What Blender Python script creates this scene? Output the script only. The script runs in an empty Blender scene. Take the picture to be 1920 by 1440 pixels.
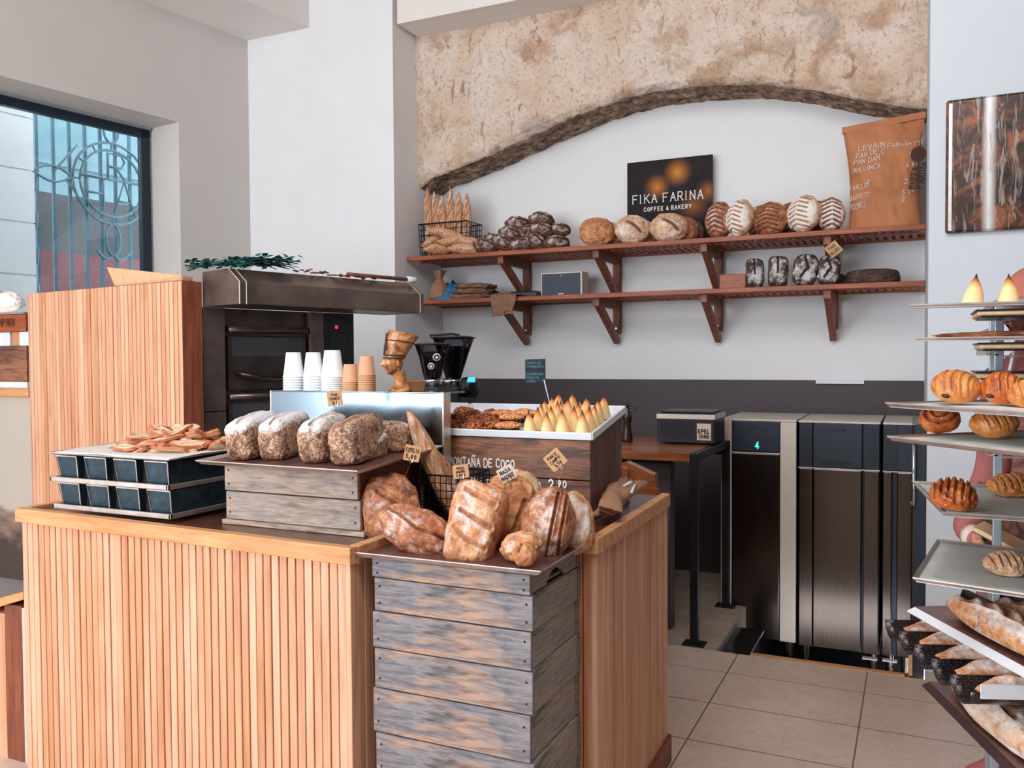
import bpy, bmesh, math, random
from mathutils import Vector, Matrix, noise
random.seed(7)
R_ = random.Random(11)
SC = bpy.context.scene
COL = SC.collection
# ---------------------------------------------------------------- camera
CH = 1.6; FPX = 1620.0
YAW = math.radians(25.1); PITCH = math.radians(1.7); ROLL = 0.006
FW = Vector((-math.sin(YAW)*math.cos(PITCH), math.cos(YAW)*math.cos(PITCH), -math.sin(PITCH)))
_r = Vector((math.cos(YAW), math.sin(YAW), 0)); _u = _r.cross(FW)
RT = math.cos(ROLL)*_r - math.sin(ROLL)*_u
UP = math.sin(ROLL)*_r + math.cos(ROLL)*_u
CP = Vector((0, 0, CH))
cd = bpy.data.cameras.new('camera'); cam = bpy.data.objects.new('camera', cd); COL.objects.link(cam)
cd.sensor_width = 36; cd.lens = 36*FPX/1920; cd.clip_start = 0.05; cd.clip_end = 200
M = Matrix((( RT.x, UP.x, -FW.x, 0), (RT.y, UP.y, -FW.y, 0), (RT.z, UP.z, -FW.z, CH), (0, 0, 0, 1)))
cam.matrix_world = M
SC.camera = cam
# ---------------------------------------------------------------- world and light
W = bpy.data.worlds.new('world'); SC.world = W; W.use_nodes = True
bg = W.node_tree.nodes['Background']; bg.inputs[0].default_value = (0.88, 0.94, 1.0, 1); bg.inputs[1].default_value = 4.6
def area(name, loc, target, sx, sy, power, col):
    l = bpy.data.lights.new(name, 'AREA'); l.shape = 'RECTANGLE'; l.size = sx; l.size_y = sy; l.energy = power; l.color = col
    o = bpy.data.objects.new(name, l); COL.objects.link(o); o.location = loc
    o.rotation_euler = (Vector(target)-Vector(loc)).to_track_quat('-Z', 'Y').to_euler()
    return o
area('shop_window_daylight', (-3.4, -2.35, 2.2), (-2.2, 4.0, 1.2), 4.6, 2.8, 112, (0.94, 0.97, 1.0))
area('ceiling_fill', (-3.0, 1.2, 4.7), (-2.4, 2.6, 0), 3.4, 3.0, 15, (1.0, 0.98, 0.96))  # added fill light near the ceiling, not a fitting of the room
area('back_wall_fill', (-0.5, 0.4, 4.4), (-1.3, 6.4, 0.8), 2.4, 1.6, 92, (0.99, 0.98, 0.98))  # added fill aimed at the back wall to lift it and the floor
SC.view_settings.view_transform = 'Standard'; SC.view_settings.look = 'None'
SC.view_settings.gamma = 1.0; SC.view_settings.use_curve_mapping = False
SC.view_settings.exposure = 0.16
# ---------------------------------------------------------------- pixel helpers (1920 x 1440 frame)
def ray(x, y): return FW*FPX + RT*(x-960) - UP*(y-720)
def at(x, y, X=None, Y=None, Z=None):
    d = ray(x, y)
    t = X/d.x if X is not None else (Y/d.y if Y is not None else (Z-CH)/d.z)
    return CP + d*t
def ppm(Y, x=960):              # pixels per metre at depth plane Y near column x
    d = ray(x, 690); return FPX/(d.normalized().dot(FW)*(d*(Y/d.y)).length)
# ---------------------------------------------------------------- objects
def tag(o, label=None, cat=None, group=None, kind=None):
    if label: o['label'] = label
    if cat: o['category'] = cat
    if group: o['group'] = group
    if kind: o['kind'] = kind
    return o
def empty(name, loc=(0, 0, 0), rz=0.0, label=None, cat=None, group=None):
    o = bpy.data.objects.new(name, None); COL.objects.link(o); o.location = loc; o.rotation_euler = (0, 0, rz)
    o.empty_display_size = 0.05
    return tag(o, label, cat, group)
def clone(o, parent=None):
    c = o.copy(); COL.objects.link(c)
    if parent: c.parent = parent
    for ch in list(o.children): clone(ch, c)
    return c
SPLIT = {'leg', 'side_board', 'end_board', 'post', 'foot', 'foot_plate', 'pillar', 'side_panel', 'eye', 'ear', 'pilot_light', 'front_plank', 'end_plank', 'tin', 'rail', 'frame_rail', 'hoop', 'bar', 'sticker', 'nail'}
class MB:
    def __init__(s): s.v = []; s.f = []; s.m = Matrix.Identity(4)
    def add(s, vs, fs):
        n = len(s.v); s.v += [tuple(s.m @ Vector(p)) for p in vs]; s.f += [tuple(i+n for i in f) for f in fs]; return s
    def box(s, a, b):
        x0, y0, z0 = a; x1, y1, z1 = b
        x0, x1 = min(x0, x1), max(x0, x1); y0, y1 = min(y0, y1), max(y0, y1); z0, z1 = min(z0, z1), max(z0, z1)
        return s.add([(x0,y0,z0),(x1,y0,z0),(x1,y1,z0),(x0,y1,z0),(x0,y0,z1),(x1,y0,z1),(x1,y1,z1),(x0,y1,z1)],
                     [(0,3,2,1),(4,5,6,7),(0,1,5,4),(1,2,6,5),(2,3,7,6),(3,0,4,7)])
    def cbox(s, c, d): return s.box([c[i]-d[i]/2 for i in range(3)], [c[i]+d[i]/2 for i in range(3)])
    def hexa(s, p):  # 8 points: bottom 4 ccw, top 4
        return s.add(p, [(0,3,2,1),(4,5,6,7),(0,1,5,4),(1,2,6,5),(2,3,7,6),(3,0,4,7)])
    def prism(s, poly, d):  # poly of 3d points, extruded by vector d
        n = len(poly); d = Vector(d)
        vs = [tuple(Vector(p)) for p in poly] + [tuple(Vector(p)+d) for p in poly]
        return s.add(vs, [tuple(range(n))[::-1], tuple(range(n, 2*n))] + [(i, (i+1) % n, (i+1) % n+n, i+n) for i in range(n)])
    def bar(s, a, b, w, h, up=(0, 0, 1)):
        a = Vector(a); b = Vector(b); t = (b-a)
        if t.length < 1e-7: return s
        t.normalize(); up = Vector(up)
        if abs(t.dot(up)) > .99: up = Vector((0, 1, 0)) if abs(t.y) < .9 else Vector((1, 0, 0))
        sd = t.cross(up).normalized()*w/2; u = sd.cross(t).normalized()*h/2
        p = [a-sd-u, a+sd-u, b+sd-u, b-sd-u, a-sd+u, a+sd+u, b+sd+u, b-sd+u]
        return s.hexa(p)
    def tube(s, pts, r, n=8, closed=False, cap=True):
        pts = [Vector(p) for p in pts]; k = len(pts); rs = r if isinstance(r, (list, tuple)) else [r]*k
        vs = []; prev = None
        for i, p in enumerate(pts):
            if closed: t = pts[(i+1) % k]-pts[i-1]
            else: t = pts[min(i+1, k-1)]-pts[max(i-1, 0)]
            t.normalize()
            if prev is None:
                a = Vector((0, 0, 1)) if abs(t.z) < .9 else Vector((1, 0, 0)); nrm = t.cross(a).normalized()
            else:
                nrm = (prev - t*prev.dot(t))
                nrm = nrm.normalized() if nrm.length > 1e-6 else t.orthogonal().normalized()
            prev = nrm; bn = t.cross(nrm)
            for j in range(n):
                a = 2*math.pi*j/n; vs.append(tuple(p + (nrm*math.cos(a)+bn*math.sin(a))*rs[i]))
        fs = []
        for i in range(k if closed else k-1):
            for j in range(n):
                a = i*n+j; b = i*n+(j+1) % n; c = ((i+1) % k)*n+(j+1) % n; d = ((i+1) % k)*n+j
                fs.append((a, b, c, d))
        if cap and not closed:
            fs.append(tuple(range(n))[::-1]); fs.append(tuple((k-1)*n+j for j in range(n)))
        return s.add(vs, fs)
    def lathe(s, prof, n=24, c=(0, 0, 0), cap=True, sx=1, sy=1):
        vs = []; k = len(prof)
        for r, z in prof:
            for j in range(n):
                a = 2*math.pi*j/n; vs.append((c[0]+r*sx*math.cos(a), c[1]+r*sy*math.sin(a), c[2]+z))
        fs = [(i*n+j, i*n+(j+1) % n, (i+1)*n+(j+1) % n, (i+1)*n+j) for i in range(k-1) for j in range(n)]
        if cap: fs += [tuple(range(n))[::-1], tuple((k-1)*n+j for j in range(n))]
        return s.add(vs, fs)
    def grid(s, fn, nu, nv):
        vs = [tuple(fn(i/nu, j/nv)) for i in range(nu+1) for j in range(nv+1)]
        return s.add(vs, [(i*(nv+1)+j, (i+1)*(nv+1)+j, (i+1)*(nv+1)+j+1, i*(nv+1)+j+1) for i in range(nu) for j in range(nv)])
    def data(s, name, m=None, smooth=False):
        me = bpy.data.meshes.new(name); me.from_pydata(s.v, [], s.f); me.update()
        if m: me.materials.append(m)
        if smooth:
            for p in me.polygons: p.use_smooth = True
        return me
    def islands(s):
        up = list(range(len(s.v)))
        def fd(i):
            while up[i] != i: up[i] = up[up[i]]; i = up[i]
            return i
        for q in s.f:
            r = fd(q[0])
            for i in q[1:]: up[fd(i)] = r
        g = {}
        for q in s.f: g.setdefault(fd(q[0]), []).append(q)
        return list(g.values())
    def build(s, name, m, parent=None, smooth=False, bevel=0, sub=0, solid=0, seg=2):
        if name in SPLIT:
            isl = s.islands()
            if 1 < len(isl) <= 40:
                first = None; allv, allf = s.v, s.f
                for g in isl:
                    ids = sorted({i for q in g for i in q}); mp = {x: j for j, x in enumerate(ids)}
                    s.v = [allv[i] for i in ids]; s.f = [tuple(mp[i] for i in q) for q in g]
                    o = s._build(name, m, parent, smooth, bevel, sub, solid, seg); first = first or o
                s.v, s.f = allv, allf
                return first
        return s._build(name, m, parent, smooth, bevel, sub, solid, seg)
    def _build(s, name, m, parent=None, smooth=False, bevel=0, sub=0, solid=0, seg=2):
        o = bpy.data.objects.new(name, s.data(name, m, smooth)); COL.objects.link(o)
        if parent: o.parent = parent
        if solid:
            q = o.modifiers.new('solid', 'SOLIDIFY'); q.thickness = solid; q.offset = 0
        if bevel:
            q = o.modifiers.new('bevel', 'BEVEL'); q.width = bevel; q.segments = seg; q.limit_method = 'ANGLE'; q.angle_limit = math.radians(40)
        if sub:
            q = o.modifiers.new('sub', 'SUBSURF'); q.levels = sub; q.render_levels = sub
        return o
def struct(name, mb, m, **k):
    return tag(mb.build(name, m, **k), kind='structure')
# ---------------------------------------------------------------- materials
def srgb(r, g, b):
    f = lambda c: (c/255/12.92) if c/255 <= .04045 else (((c/255)+.055)/1.055)**2.4
    return (f(r), f(g), f(b), 1)
class N:
    def __init__(s, name, rough=.5, metal=0.0):
        s.m = bpy.data.materials.new(name); s.m.use_nodes = True; s.t = s.m.node_tree; s.b = s.t.nodes['Principled BSDF']
        s.b.inputs['Roughness'].default_value = rough; s.b.inputs['Metallic'].default_value = metal
        s.tc = s.t.nodes.new('ShaderNodeTexCoord')
    def n(s, typ, ins=None, **kw):
        q = s.t.nodes.new('ShaderNode'+typ)
        for k, v in kw.items(): setattr(q, k, v)
        for k, v in (ins or {}).items():
            i = q.inputs[k]
            if hasattr(v, 'is_output') or isinstance(v, bpy.types.NodeSocket): s.t.links.new(v, i)
            else: i.default_value = v
        return q
    def set(s, k, v):
        if isinstance(v, bpy.types.NodeSocket): s.t.links.new(v, s.b.inputs[k])
        else: s.b.inputs[k].default_value = v
    def mapped(s, scale=(1, 1, 1), src='Object', rot=(0, 0, 0), loc=(0, 0, 0)):
        return s.n('Mapping', {'Vector': s.tc.outputs[src], 'Scale': scale, 'Rotation': rot, 'Location': loc}).outputs[0]
    def noise(s, scale=5, det=4, rough=.55, vec=None, dist=0.0):
        d = {'Scale': scale, 'Detail': det, 'Roughness': rough, 'Distortion': dist, 'Vector': vec or s.tc.outputs['Object']}
        return s.n('TexNoise', d).outputs[0]
    def ramp(s, fac, stops, interp='LINEAR'):
        q = s.n('ValToRGB', {'Fac': fac}); e = q.color_ramp; e.interpolation = interp
        while len(e.elements) < len(stops): e.elements.new(.5)
        for el, (p, c) in zip(e.elements, stops): el.position = p; el.color = c if len(c) == 4 else (*c, 1)
        return q.outputs[0]
    def mix(s, fac, a, b, mode='MIX'):
        q = s.n('Mix', data_type='RGBA', blend_type=mode)
        for i, v in ((0, fac), (6, a), (7, b)):
            if isinstance(v, bpy.types.NodeSocket): s.t.links.new(v, q.inputs[i])
            else: q.inputs[i].default_value = v
        return q.outputs[2]
    def math(s, op, a, b=0.0, clamp=False):
        q = s.n('Math', {0: a, 1: b}, operation=op, use_clamp=clamp); return q.outputs[0]
    def attr(s, name): return s.n('Attribute', attribute_name=name).outputs['Fac']
    def bump(s, h, strength=.3, dist=.01):
        s.set('Normal', s.n('Bump', {'Height': h, 'Strength': strength, 'Distance': dist}).outputs[0])
BW = lambda v: (v, v, v, 1)
def plain(name, c, rough=.5, metal=0.0, var=.08, sc=20, bump=0.0, spec=None):
    k = N(name, rough, metal)
    nz = k.noise(sc, 3)
    a = tuple(max(0, x*(1-var)) for x in c[:3])+(1,); b = tuple(min(1, x*(1+var)) for x in c[:3])+(1,)
    k.set('Base Color', k.ramp(nz, [(.3, a), (.7, b)]))
    if bump: k.bump(nz, bump, .004)
    if spec is not None: k.set('Specular IOR Level', spec)
    return k.m
def wood(name, c1, c2, c3, sc=(12, 12, 1.2), rough=.45, island=.35, bump=.15):
    k = N(name, rough)
    geo = k.n('NewGeometry'); rnd = geo.outputs['Random Per Island']
    off = k.n('CombineXYZ', {'X': k.math('MULTIPLY', rnd, 37.0), 'Y': k.math('MULTIPLY', rnd, 91.0), 'Z': k.math('MULTIPLY', rnd, 53.0)}).outputs[0]
    v = k.n('VectorMath', {0: k.mapped(sc), 1: off}, operation='ADD').outputs[0]
    n1 = k.noise(2.5, 6, .6, v, .6); n2 = k.noise(11, 3, .5, v)
    c = k.ramp(n1, [(.25, c3), (.5, c2), (.72, c1)])
    c = k.mix(k.math('MULTIPLY', n2, .35), c, c3)
    hsv = k.n('HueSaturation', {'Color': c, 'Value': k.math('ADD', k.math('MULTIPLY', rnd, island), 1-island/2), 'Saturation': k.math('ADD', k.math('MULTIPLY', rnd, -.2), 1.1)}).outputs[0]
    k.set('Base Color', hsv); k.bump(n2, bump, .003)
    return k.m
def weathered(name, tan, grey, dark, blue, axis=0, rough=.75):
    k = N(name, rough)
    rnd = k.n('NewGeometry').outputs['Random Per Island']
    off = k.n('CombineXYZ', {'X': k.math('MULTIPLY', rnd, 37.0), 'Y': k.math('MULTIPLY', rnd, 91.0), 'Z': k.math('MULTIPLY', rnd, 53.0)}).outputs[0]
    sc = [14, 14, 14]; sc[axis] = 1.6
    v = k.n('VectorMath', {0: k.mapped(tuple(sc)), 1: off}, operation='ADD').outputs[0]
    sc2 = [5, 5, 5]; sc2[axis] = 2.2
    v2 = k.n('VectorMath', {0: k.mapped(tuple(sc2)), 1: off}, operation='ADD').outputs[0]
    g = k.noise(2.2, 8, .7, v, 1.2); p = k.noise(1.4, 4, .6, v2, .4); q = k.noise(1.9, 4, .6, v2, .8); f = k.noise(9, 4, .6, v)
    c = k.mix(k.ramp(p, [(.40, BW(0)), (.60, BW(1))]), tan, grey)
    c = k.mix(k.ramp(q, [(.52, BW(0)), (.68, BW(.9))]), c, blue)
    c = k.mix(k.ramp(g, [(.30, BW(.9)), (.5, BW(0))]), c, dark)
    c = k.mix(k.ramp(f, [(.35, BW(.45)), (.55, BW(0))]), c, dark)
    k.set('Base Color', c); k.bump(k.math('ADD', g, f), .5, .004)
    return k.m
MT = {}
MT['wall'] = plain('white_plaster', srgb(236, 237, 239), .75, var=.02, sc=3, bump=.05)
MT['ceil'] = plain('ceiling_plaster', srgb(236, 230, 225), .8, var=.02, sc=3)
MT['unseen'] = plain('unseen_dark_wall', srgb(62, 52, 50), .8)  # unseen walls, coloured dark to weaken bounce light and fridge reflections
MT['wall_r'] = plain('toned_down_plaster', srgb(208, 214, 221), .75, var=.02, sc=3)  # same plaster toned darker to offset the strong light on the right wall
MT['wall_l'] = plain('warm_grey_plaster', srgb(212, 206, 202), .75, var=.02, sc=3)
MT['ceil2'] = plain('darkened_ceiling_plaster', srgb(176, 166, 158), .8, var=.02, sc=3)  # unseen ceiling, coloured darker to cut its bounce light
MT['jamb'] = plain('window_plaster', srgb(238, 241, 245), .7, var=.02, sc=3)
MT['dark_wall'] = plain('dark_grey_paint', srgb(72, 62, 66), .55, var=.10, sc=2)
MT['oak'] = wood('oak_slats', srgb(234, 184, 150), srgb(218, 162, 126), srgb(182, 124, 88), (10, 10, .8), .5, .28, .05)
MT['oakx'] = wood('oak_edge', srgb(236, 186, 138), srgb(220, 162, 114), srgb(182, 122, 80), (1.0, 14, 14), island=.1)
MT['walnut'] = wood('brown_counter_top', srgb(120, 76, 60), srgb(96, 58, 46), srgb(58, 34, 28), (1.2, 14, 14), .25, .1)
MT['teak'] = wood('red_brown_shelf_wood', srgb(190, 108, 66), srgb(160, 82, 48), srgb(112, 54, 30), (1.2, 14, 14), .45, .12)
MT['teakz'] = wood('red_brown_bracket_wood', srgb(164, 92, 58), srgb(134, 68, 42), srgb(86, 42, 26), (14, 14, 1.4), .5, .2)
MT['tablewood'] = wood('table_top_wood', srgb(196, 128, 88), srgb(168, 100, 66), srgb(110, 62, 40), (1.4, 12, 12), .25, .4)
MT['crate'] = weathered('weathered_crate_wood', srgb(204, 158, 124), srgb(140, 136, 140), srgb(30, 28, 38), srgb(58, 88, 112), 0)
MT['crate_y'] = weathered('weathered_crate_end', srgb(176, 160, 146), srgb(160, 154, 150), srgb(88, 82, 80), srgb(138, 138, 140), 1)
MT['crate_l'] = weathered('pale_crate_wood', srgb(200, 172, 148), srgb(176, 160, 148), srgb(96, 84, 80), srgb(112, 128, 142), 0)
MT['crate_d'] = weathered('dark_display_wood', srgb(166, 108, 76), srgb(116, 78, 60), srgb(40, 26, 26), srgb(92, 72, 66), 0, .55)
MT['crate_dy'] = weathered('dark_display_end', srgb(120, 76, 60), srgb(88, 58, 50), srgb(40, 26, 26), srgb(80, 62, 60), 2, .6)
MT['tray'] = plain('brown_baked_steel', srgb(128, 92, 86), .35, .55, var=.35, sc=14)
MT['rim'] = plain('worn_tray_rim', srgb(205, 195, 190), .35, .8, var=.15, sc=30)
MT['alu'] = plain('pale_aluminium_tray', srgb(206, 204, 204), .4, .55, var=.12, sc=12)
MT['white'] = plain('white_enamel', srgb(226, 230, 236), .3, var=.03)
MT['paper'] = plain('baking_parchment', srgb(226, 222, 218), .7, var=.06, sc=18, bump=.2)
MT['greypaper'] = plain('used_parchment', srgb(186, 188, 184), .65, var=.12, sc=9, bump=.3)
MT['steel'] = plain('polished_steel', srgb(132, 148, 160), .18, 1, var=.03, sc=2)
k = N('oven_steel', .34, .85); nz = k.noise(4, 5, .6); k.set('Base Color', k.ramp(nz, [(.3, srgb(96, 84, 80)), (.6, srgb(138, 120, 112)), (.8, srgb(158, 136, 124))])); k.set('Roughness', k.ramp(k.noise(9, 4), [(.3, BW(.28)), (.7, BW(.5))])); MT['oven'] = k.m
MT['ovend'] = plain('sooty_oven_steel', srgb(82, 70, 66), .32, .75, var=.35, sc=6)
MT['black'] = plain('black_metal', srgb(26, 28, 34), .4, .3, var=.2)
MT['plastic'] = plain('black_plastic', srgb(24, 24, 28), .35, var=.1)
MT['blackblue'] = plain('blue_black_baking_steel', srgb(56, 78, 92), .36, .6, var=.4, sc=25)
MT['wire'] = plain('black_wire', srgb(22, 24, 30), .35, .6)
k = N('fridge_steel', .27, 1.0); v = k.mapped((60, 60, 2)); nz = k.noise(3, 2, .5, v); k.set('Base Color', k.ramp(nz, [(.3, srgb(88, 77, 72)), (.7, srgb(92, 81, 76))])); k.set('Roughness', k.ramp(nz, [(.3, BW(.20)), (.7, BW(.25))])); MT['fridge'] = k.m
MT['strip'] = plain('satin_edge_steel', srgb(216, 202, 190), .45, .3, var=.04)
MT['fpanel'] = plain('fridge_panel', srgb(50, 56, 68), .35, .4, var=.06)
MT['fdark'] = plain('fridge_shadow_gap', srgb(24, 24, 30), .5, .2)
MT['lampred'] = None
def emis(name, c, s):
    k = N(name, .5); k.set('Base Color', c); k.set('Emission Color', c); k.set('Emission Strength', s); return k.m
MT['cyan'] = emis('cyan_digits', srgb(60, 220, 210), 2.0)
MT['red'] = emis('red_pilot_light', srgb(240, 30, 60), 2.5)
MT['bluescreen'] = emis('blue_display', srgb(60, 170, 230), 1.2)
MT['ink'] = plain('black_ink', srgb(28, 22, 22), .7)
MT['chalk'] = plain('white_chalk_paint', srgb(240, 236, 232), .7, var=.03)
MT['kraft'] = plain('kraft_card', srgb(206, 160, 118), .8, var=.06, sc=30)
MT['palecard'] = plain('pale_card', srgb(222, 204, 190), .8, var=.05, sc=30)
MT['kraftbag'] = plain('kraft_flour_sack', srgb(182, 118, 78), .75, var=.12, sc=6, bump=.4)
MT['sack'] = plain('jute_sacking', srgb(142, 108, 88), .95, var=.25, sc=60, bump=.6)
MT['bagpaper'] = plain('brown_paper_bag', srgb(168, 124, 96), .8, var=.15, sc=20, bump=.3)
MT['blue'] = plain('blue_plastic', srgb(24, 120, 160), .45, var=.1)
MT['darkblue'] = plain('dark_teal_cloth', srgb(30, 70, 92), .7, var=.2)
MT['cupw'] = plain('white_paper_cup', srgb(240, 243, 247), .45, var=.02)
MT['cupb'] = plain('kraft_paper_cup', srgb(216, 160, 122), .6, var=.03)
k = N('ripple_leaf', .35); k.set('Base Color', k.ramp(k.noise(30, 2), [(.35, srgb(14, 52, 56)), (.65, srgb(60, 128, 124))])); MT['leaf'] = k.m
MT['redleaf'] = plain('dry_red_leaf', srgb(128, 62, 66), .7, var=.3, sc=30)
k = N('carved_bronzed_wood', .32); nz = k.noise(16, 5, .65, dist=1.0); k.set('Base Color', k.ramp(nz, [(.34, srgb(60, 36, 24)), (.5, srgb(176, 112, 66)), (.66, srgb(226, 172, 116))])); k.bump(nz, .35, .003); MT['bust'] = k.m
MT['bustdark'] = plain('dark_carving', srgb(66, 40, 28), .5, var=.3)
MT['terracotta'] = plain('kraft_bowl', srgb(206, 142, 92), .6, var=.06)
MT['coffee'] = plain('coffee_beans', srgb(44, 26, 22), .4, var=.4, sc=120, bump=.5)
MT['smoke'] = plain('smoked_hopper', srgb(58, 58, 64), .12, var=.05)
MT['chrome'] = plain('chrome', srgb(210, 212, 216), .12, 1)
MT['bristle'] = plain('straw_bristle', srgb(216, 170, 132), .85, var=.15, sc=60, bump=.4)
MT['sign'] = None
def glass(name, c=(1, 1, 1, 1), rough=0.0):
    k = N(name, rough); t = k.t
    gl = k.n('BsdfGlossy', {'Color': (1, 1, 1, 1), 'Roughness': 0.02}); tr = k.n('BsdfTransparent', {'Color': c})
    fr = k.n('Fresnel', {'IOR': 1.45}); mx = k.n('MixShader', {0: k.math('MULTIPLY', fr.outputs[0], .9), 1: tr.outputs[0], 2: gl.outputs[0]})
    t.links.new(mx.outputs[0], t.nodes['Material Output'].inputs[0]); return k.m
MT['glass'] = glass('window_glass', (.92, .97, .98, 1))
MT['hopper'] = glass('hopper_glass', (.45, .45, .5, 1))
# stone
k = N('rough_sandstone', .9); o_ = k.tc.outputs['Object']
a = k.noise(2.2, 7, .65, dist=.8); b = k.noise(3.4, 5, .6, k.mapped(loc=(7, 3, 1)), dist=.5); c_ = k.noise(9, 6, .7, k.mapped((1, 1, .45), loc=(3, 9, 4)), dist=1.2); d_ = k.noise(38, 5, .7); e_ = k.noise(1.7, 3, .6, k.mapped(loc=(11, 5, 9)), dist=.3)
c = k.ramp(a, [(.3, srgb(222, 190, 164)), (.48, srgb(236, 212, 192)), (.62, srgb(242, 226, 214)), (.8, srgb(228, 202, 178))])
c = k.mix(k.ramp(b, [(.52, BW(0)), (.64, BW(.85))]), c, srgb(198, 160, 130))
c = k.mix(k.ramp(c_, [(.58, BW(0)), (.68, BW(.85))]), c, srgb(170, 126, 98))
c = k.mix(k.ramp(e_, [(.60, BW(0)), (.64, BW(.7))]), c, srgb(196, 180, 170))
c = k.mix(k.ramp(d_, [(.36, BW(.5)), (.46, BW(0))]), c, srgb(150, 104, 74))
c = k.mix(k.attr('rock'), c, k.ramp(k.noise(14, 6, .7), [(.36, srgb(78, 60, 58)), (.50, srgb(156, 126, 106)), (.62, srgb(214, 184, 156))]))
k.set('Base Color', c); k.bump(k.math('ADD', k.math('ADD', c_, b), k.math('MULTIPLY', d_, .6)), .9, .03); MT['stone'] = k.m
# floor tiles
k = N('limestone_floor_tiles', .42)
v = k.mapped((1, 1, 1), loc=(0.86+.645*20, -3.967+.42*40, 0))
br = k.n('TexBrick', {'Vector': v, 'Color1': BW(1), 'Color2': BW(.96), 'Mortar': BW(0), 'Scale': 1.0, 'Mortar Size': .0035, 'Mortar Smooth': .1, 'Brick Width': .645, 'Row Height': .42}, offset=0.0, squash=1.0)
a = k.noise(1.3, 6, .6, dist=.5); b = k.noise(3.2, 7, .75, k.mapped(loc=(5, 2, 0)), dist=2.5); sp = k.noise(6, 6, .8, dist=2.0)
c = k.ramp(a, [(.3, srgb(206, 180, 162)), (.7, srgb(224, 202, 186))])
c = k.mix(k.ramp(b, [(.485, BW(0)), (.5, BW(.45)), (.515, BW(0))]), c, srgb(150, 120, 104))
c = k.mix(k.ramp(sp, [(.30, BW(.8)), (.335, BW(0))]), c, srgb(88, 68, 60))
c = k.mix(br.outputs['Fac'], c, srgb(122, 100, 86))
k.set('Base Color', c); k.set('Roughness', k.ramp(a, [(.3, BW(.3)), (.7, BW(.5))])); MT['floor'] = k.m
# breads
def crust(name, light, mid, dark, flour=(.93, .88, .84, 1), rough=.6, sc=22, sp=1.0, floursc=34):
    k = N(name, rough)
    a = k.noise(sc, 6, .65, dist=.6); b = k.noise(sc*3.2, 5, .7)
    c = k.ramp(a, [(.3, dark), (.48, mid), (.68, light)])
    c = k.mix(k.ramp(b, [(.34, BW(.55*sp)), (.48, BW(0))]), c, dark)
    c = k.mix(k.attr('dark'), c, tuple(x*.28 for x in dark[:3])+(1,))
    c = k.mix(k.attr('crumb'), c, k.mix(.35, light, (.9, .72, .5, 1)))
    fn = k.noise(floursc, 6, .75, k.mapped(loc=(4, 4, 4)))
    ff = k.math('MULTIPLY', k.ramp(k.math('ADD', k.math('MULTIPLY', k.attr('flour'), .62), k.math('MULTIPLY', fn, .8)), [(.63, BW(0)), (.88, BW(1))]), .9)
    c = k.mix(ff, c, flour)
    k.set('Base Color', c); k.bump(k.math('ADD', a, k.math('MULTIPLY', b, .5)), .55, .006)
    return k.m
MT['crust'] = crust('golden_crust', srgb(234, 180, 130), srgb(206, 138, 90), srgb(128, 70, 44))
MT['crust_b'] = crust('brown_crust', srgb(214, 152, 108), srgb(172, 106, 72), srgb(90, 48, 36))
MT['crust_d'] = crust('dark_crust', srgb(140, 92, 72), srgb(96, 58, 46), srgb(48, 28, 26))
MT['crust_p'] = crust('pale_floury_crust', srgb(236, 200, 168), srgb(216, 168, 130), srgb(158, 98, 66), sp=.6)
MT['pastry'] = crust('glazed_pastry', srgb(238, 176, 106), srgb(212, 132, 66), srgb(140, 66, 30), rough=.32, sc=9, sp=.35)
MT['twist'] = crust('glossy_orange_pastry', srgb(228, 146, 76), srgb(196, 100, 44), srgb(112, 48, 24), rough=.3, sc=9, sp=.4)
MT['baguette'] = crust('baguette_crust', srgb(228, 178, 134), srgb(198, 134, 90), srgb(132, 76, 48), sc=18, sp=.6)
k = N('seeded_crust', .8)
v1 = k.n('TexVoronoi', {'Scale': 230.0, 'Vector': k.mapped((1, 1, .7))}); a = k.noise(40, 5, .7); b = k.noise(7, 4)
c = k.mix(k.ramp(v1.outputs['Color'], [(.3, BW(0)), (.7, BW(1))]), srgb(150, 108, 84), srgb(214, 184, 158))
c = k.mix(k.ramp(a, [(.40, BW(.85)), (.50, BW(0))]), c, srgb(92, 58, 44))
c = k.mix(k.ramp(b, [(.45, BW(0)), (.7, BW(.4))]), c, srgb(196, 132, 92))
ff = k.ramp(k.math('ADD', k.math('MULTIPLY', k.attr('flour'), .45), k.math('MULTIPLY', k.noise(30, 6, .75), .9)), [(.70, BW(0)), (.84, BW(.92))])
c = k.mix(ff, c, (.88, .86, .88, 1)); c = k.mix(k.attr('dark'), c, srgb(60, 34, 28))
k.set('Base Color', c); k.bump(v1.outputs['Distance'], .6, .004); MT['seed'] = k.m
k = N('dark_rye_crust', .7)
a = k.noise(26, 6, .75, dist=.5); b = k.noise(60, 4)
c = k.ramp(a, [(.35, srgb(38, 28, 30)), (.55, srgb(84, 60, 52)), (.7, srgb(130, 98, 82))])
ff = k.ramp(k.math('ADD', k.math('MULTIPLY', k.attr('flour'), .5), k.math('MULTIPLY', k.noise(30, 6, .8), .8)), [(.62, BW(0)), (.74, BW(.8))])
c = k.mix(ff, c, (.80, .76, .76, 1)); c = k.mix(k.attr('dark'), c, srgb(26, 18, 20))
k.set('Base Color', c); k.bump(a, .8, .008); MT['rye'] = k.m
k = N('toasted_slice', .7); a = k.noise(30, 5, .7)
c = k.ramp(a, [(.3, srgb(206, 150, 108)), (.5, srgb(236, 200, 168)), (.7, srgb(246, 226, 206))]); c = k.mix(k.attr('dark'), c, k.ramp(a, [(.3, srgb(150, 74, 42)), (.7, srgb(214, 134, 88))]))
k.set('Base Color', c); MT['slice'] = k.m
k = N('coconut_cone', .6); sep = k.n('SeparateXYZ', {0: k.tc.outputs['Generated']}).outputs[2]; a = k.noise(30, 4)
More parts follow.
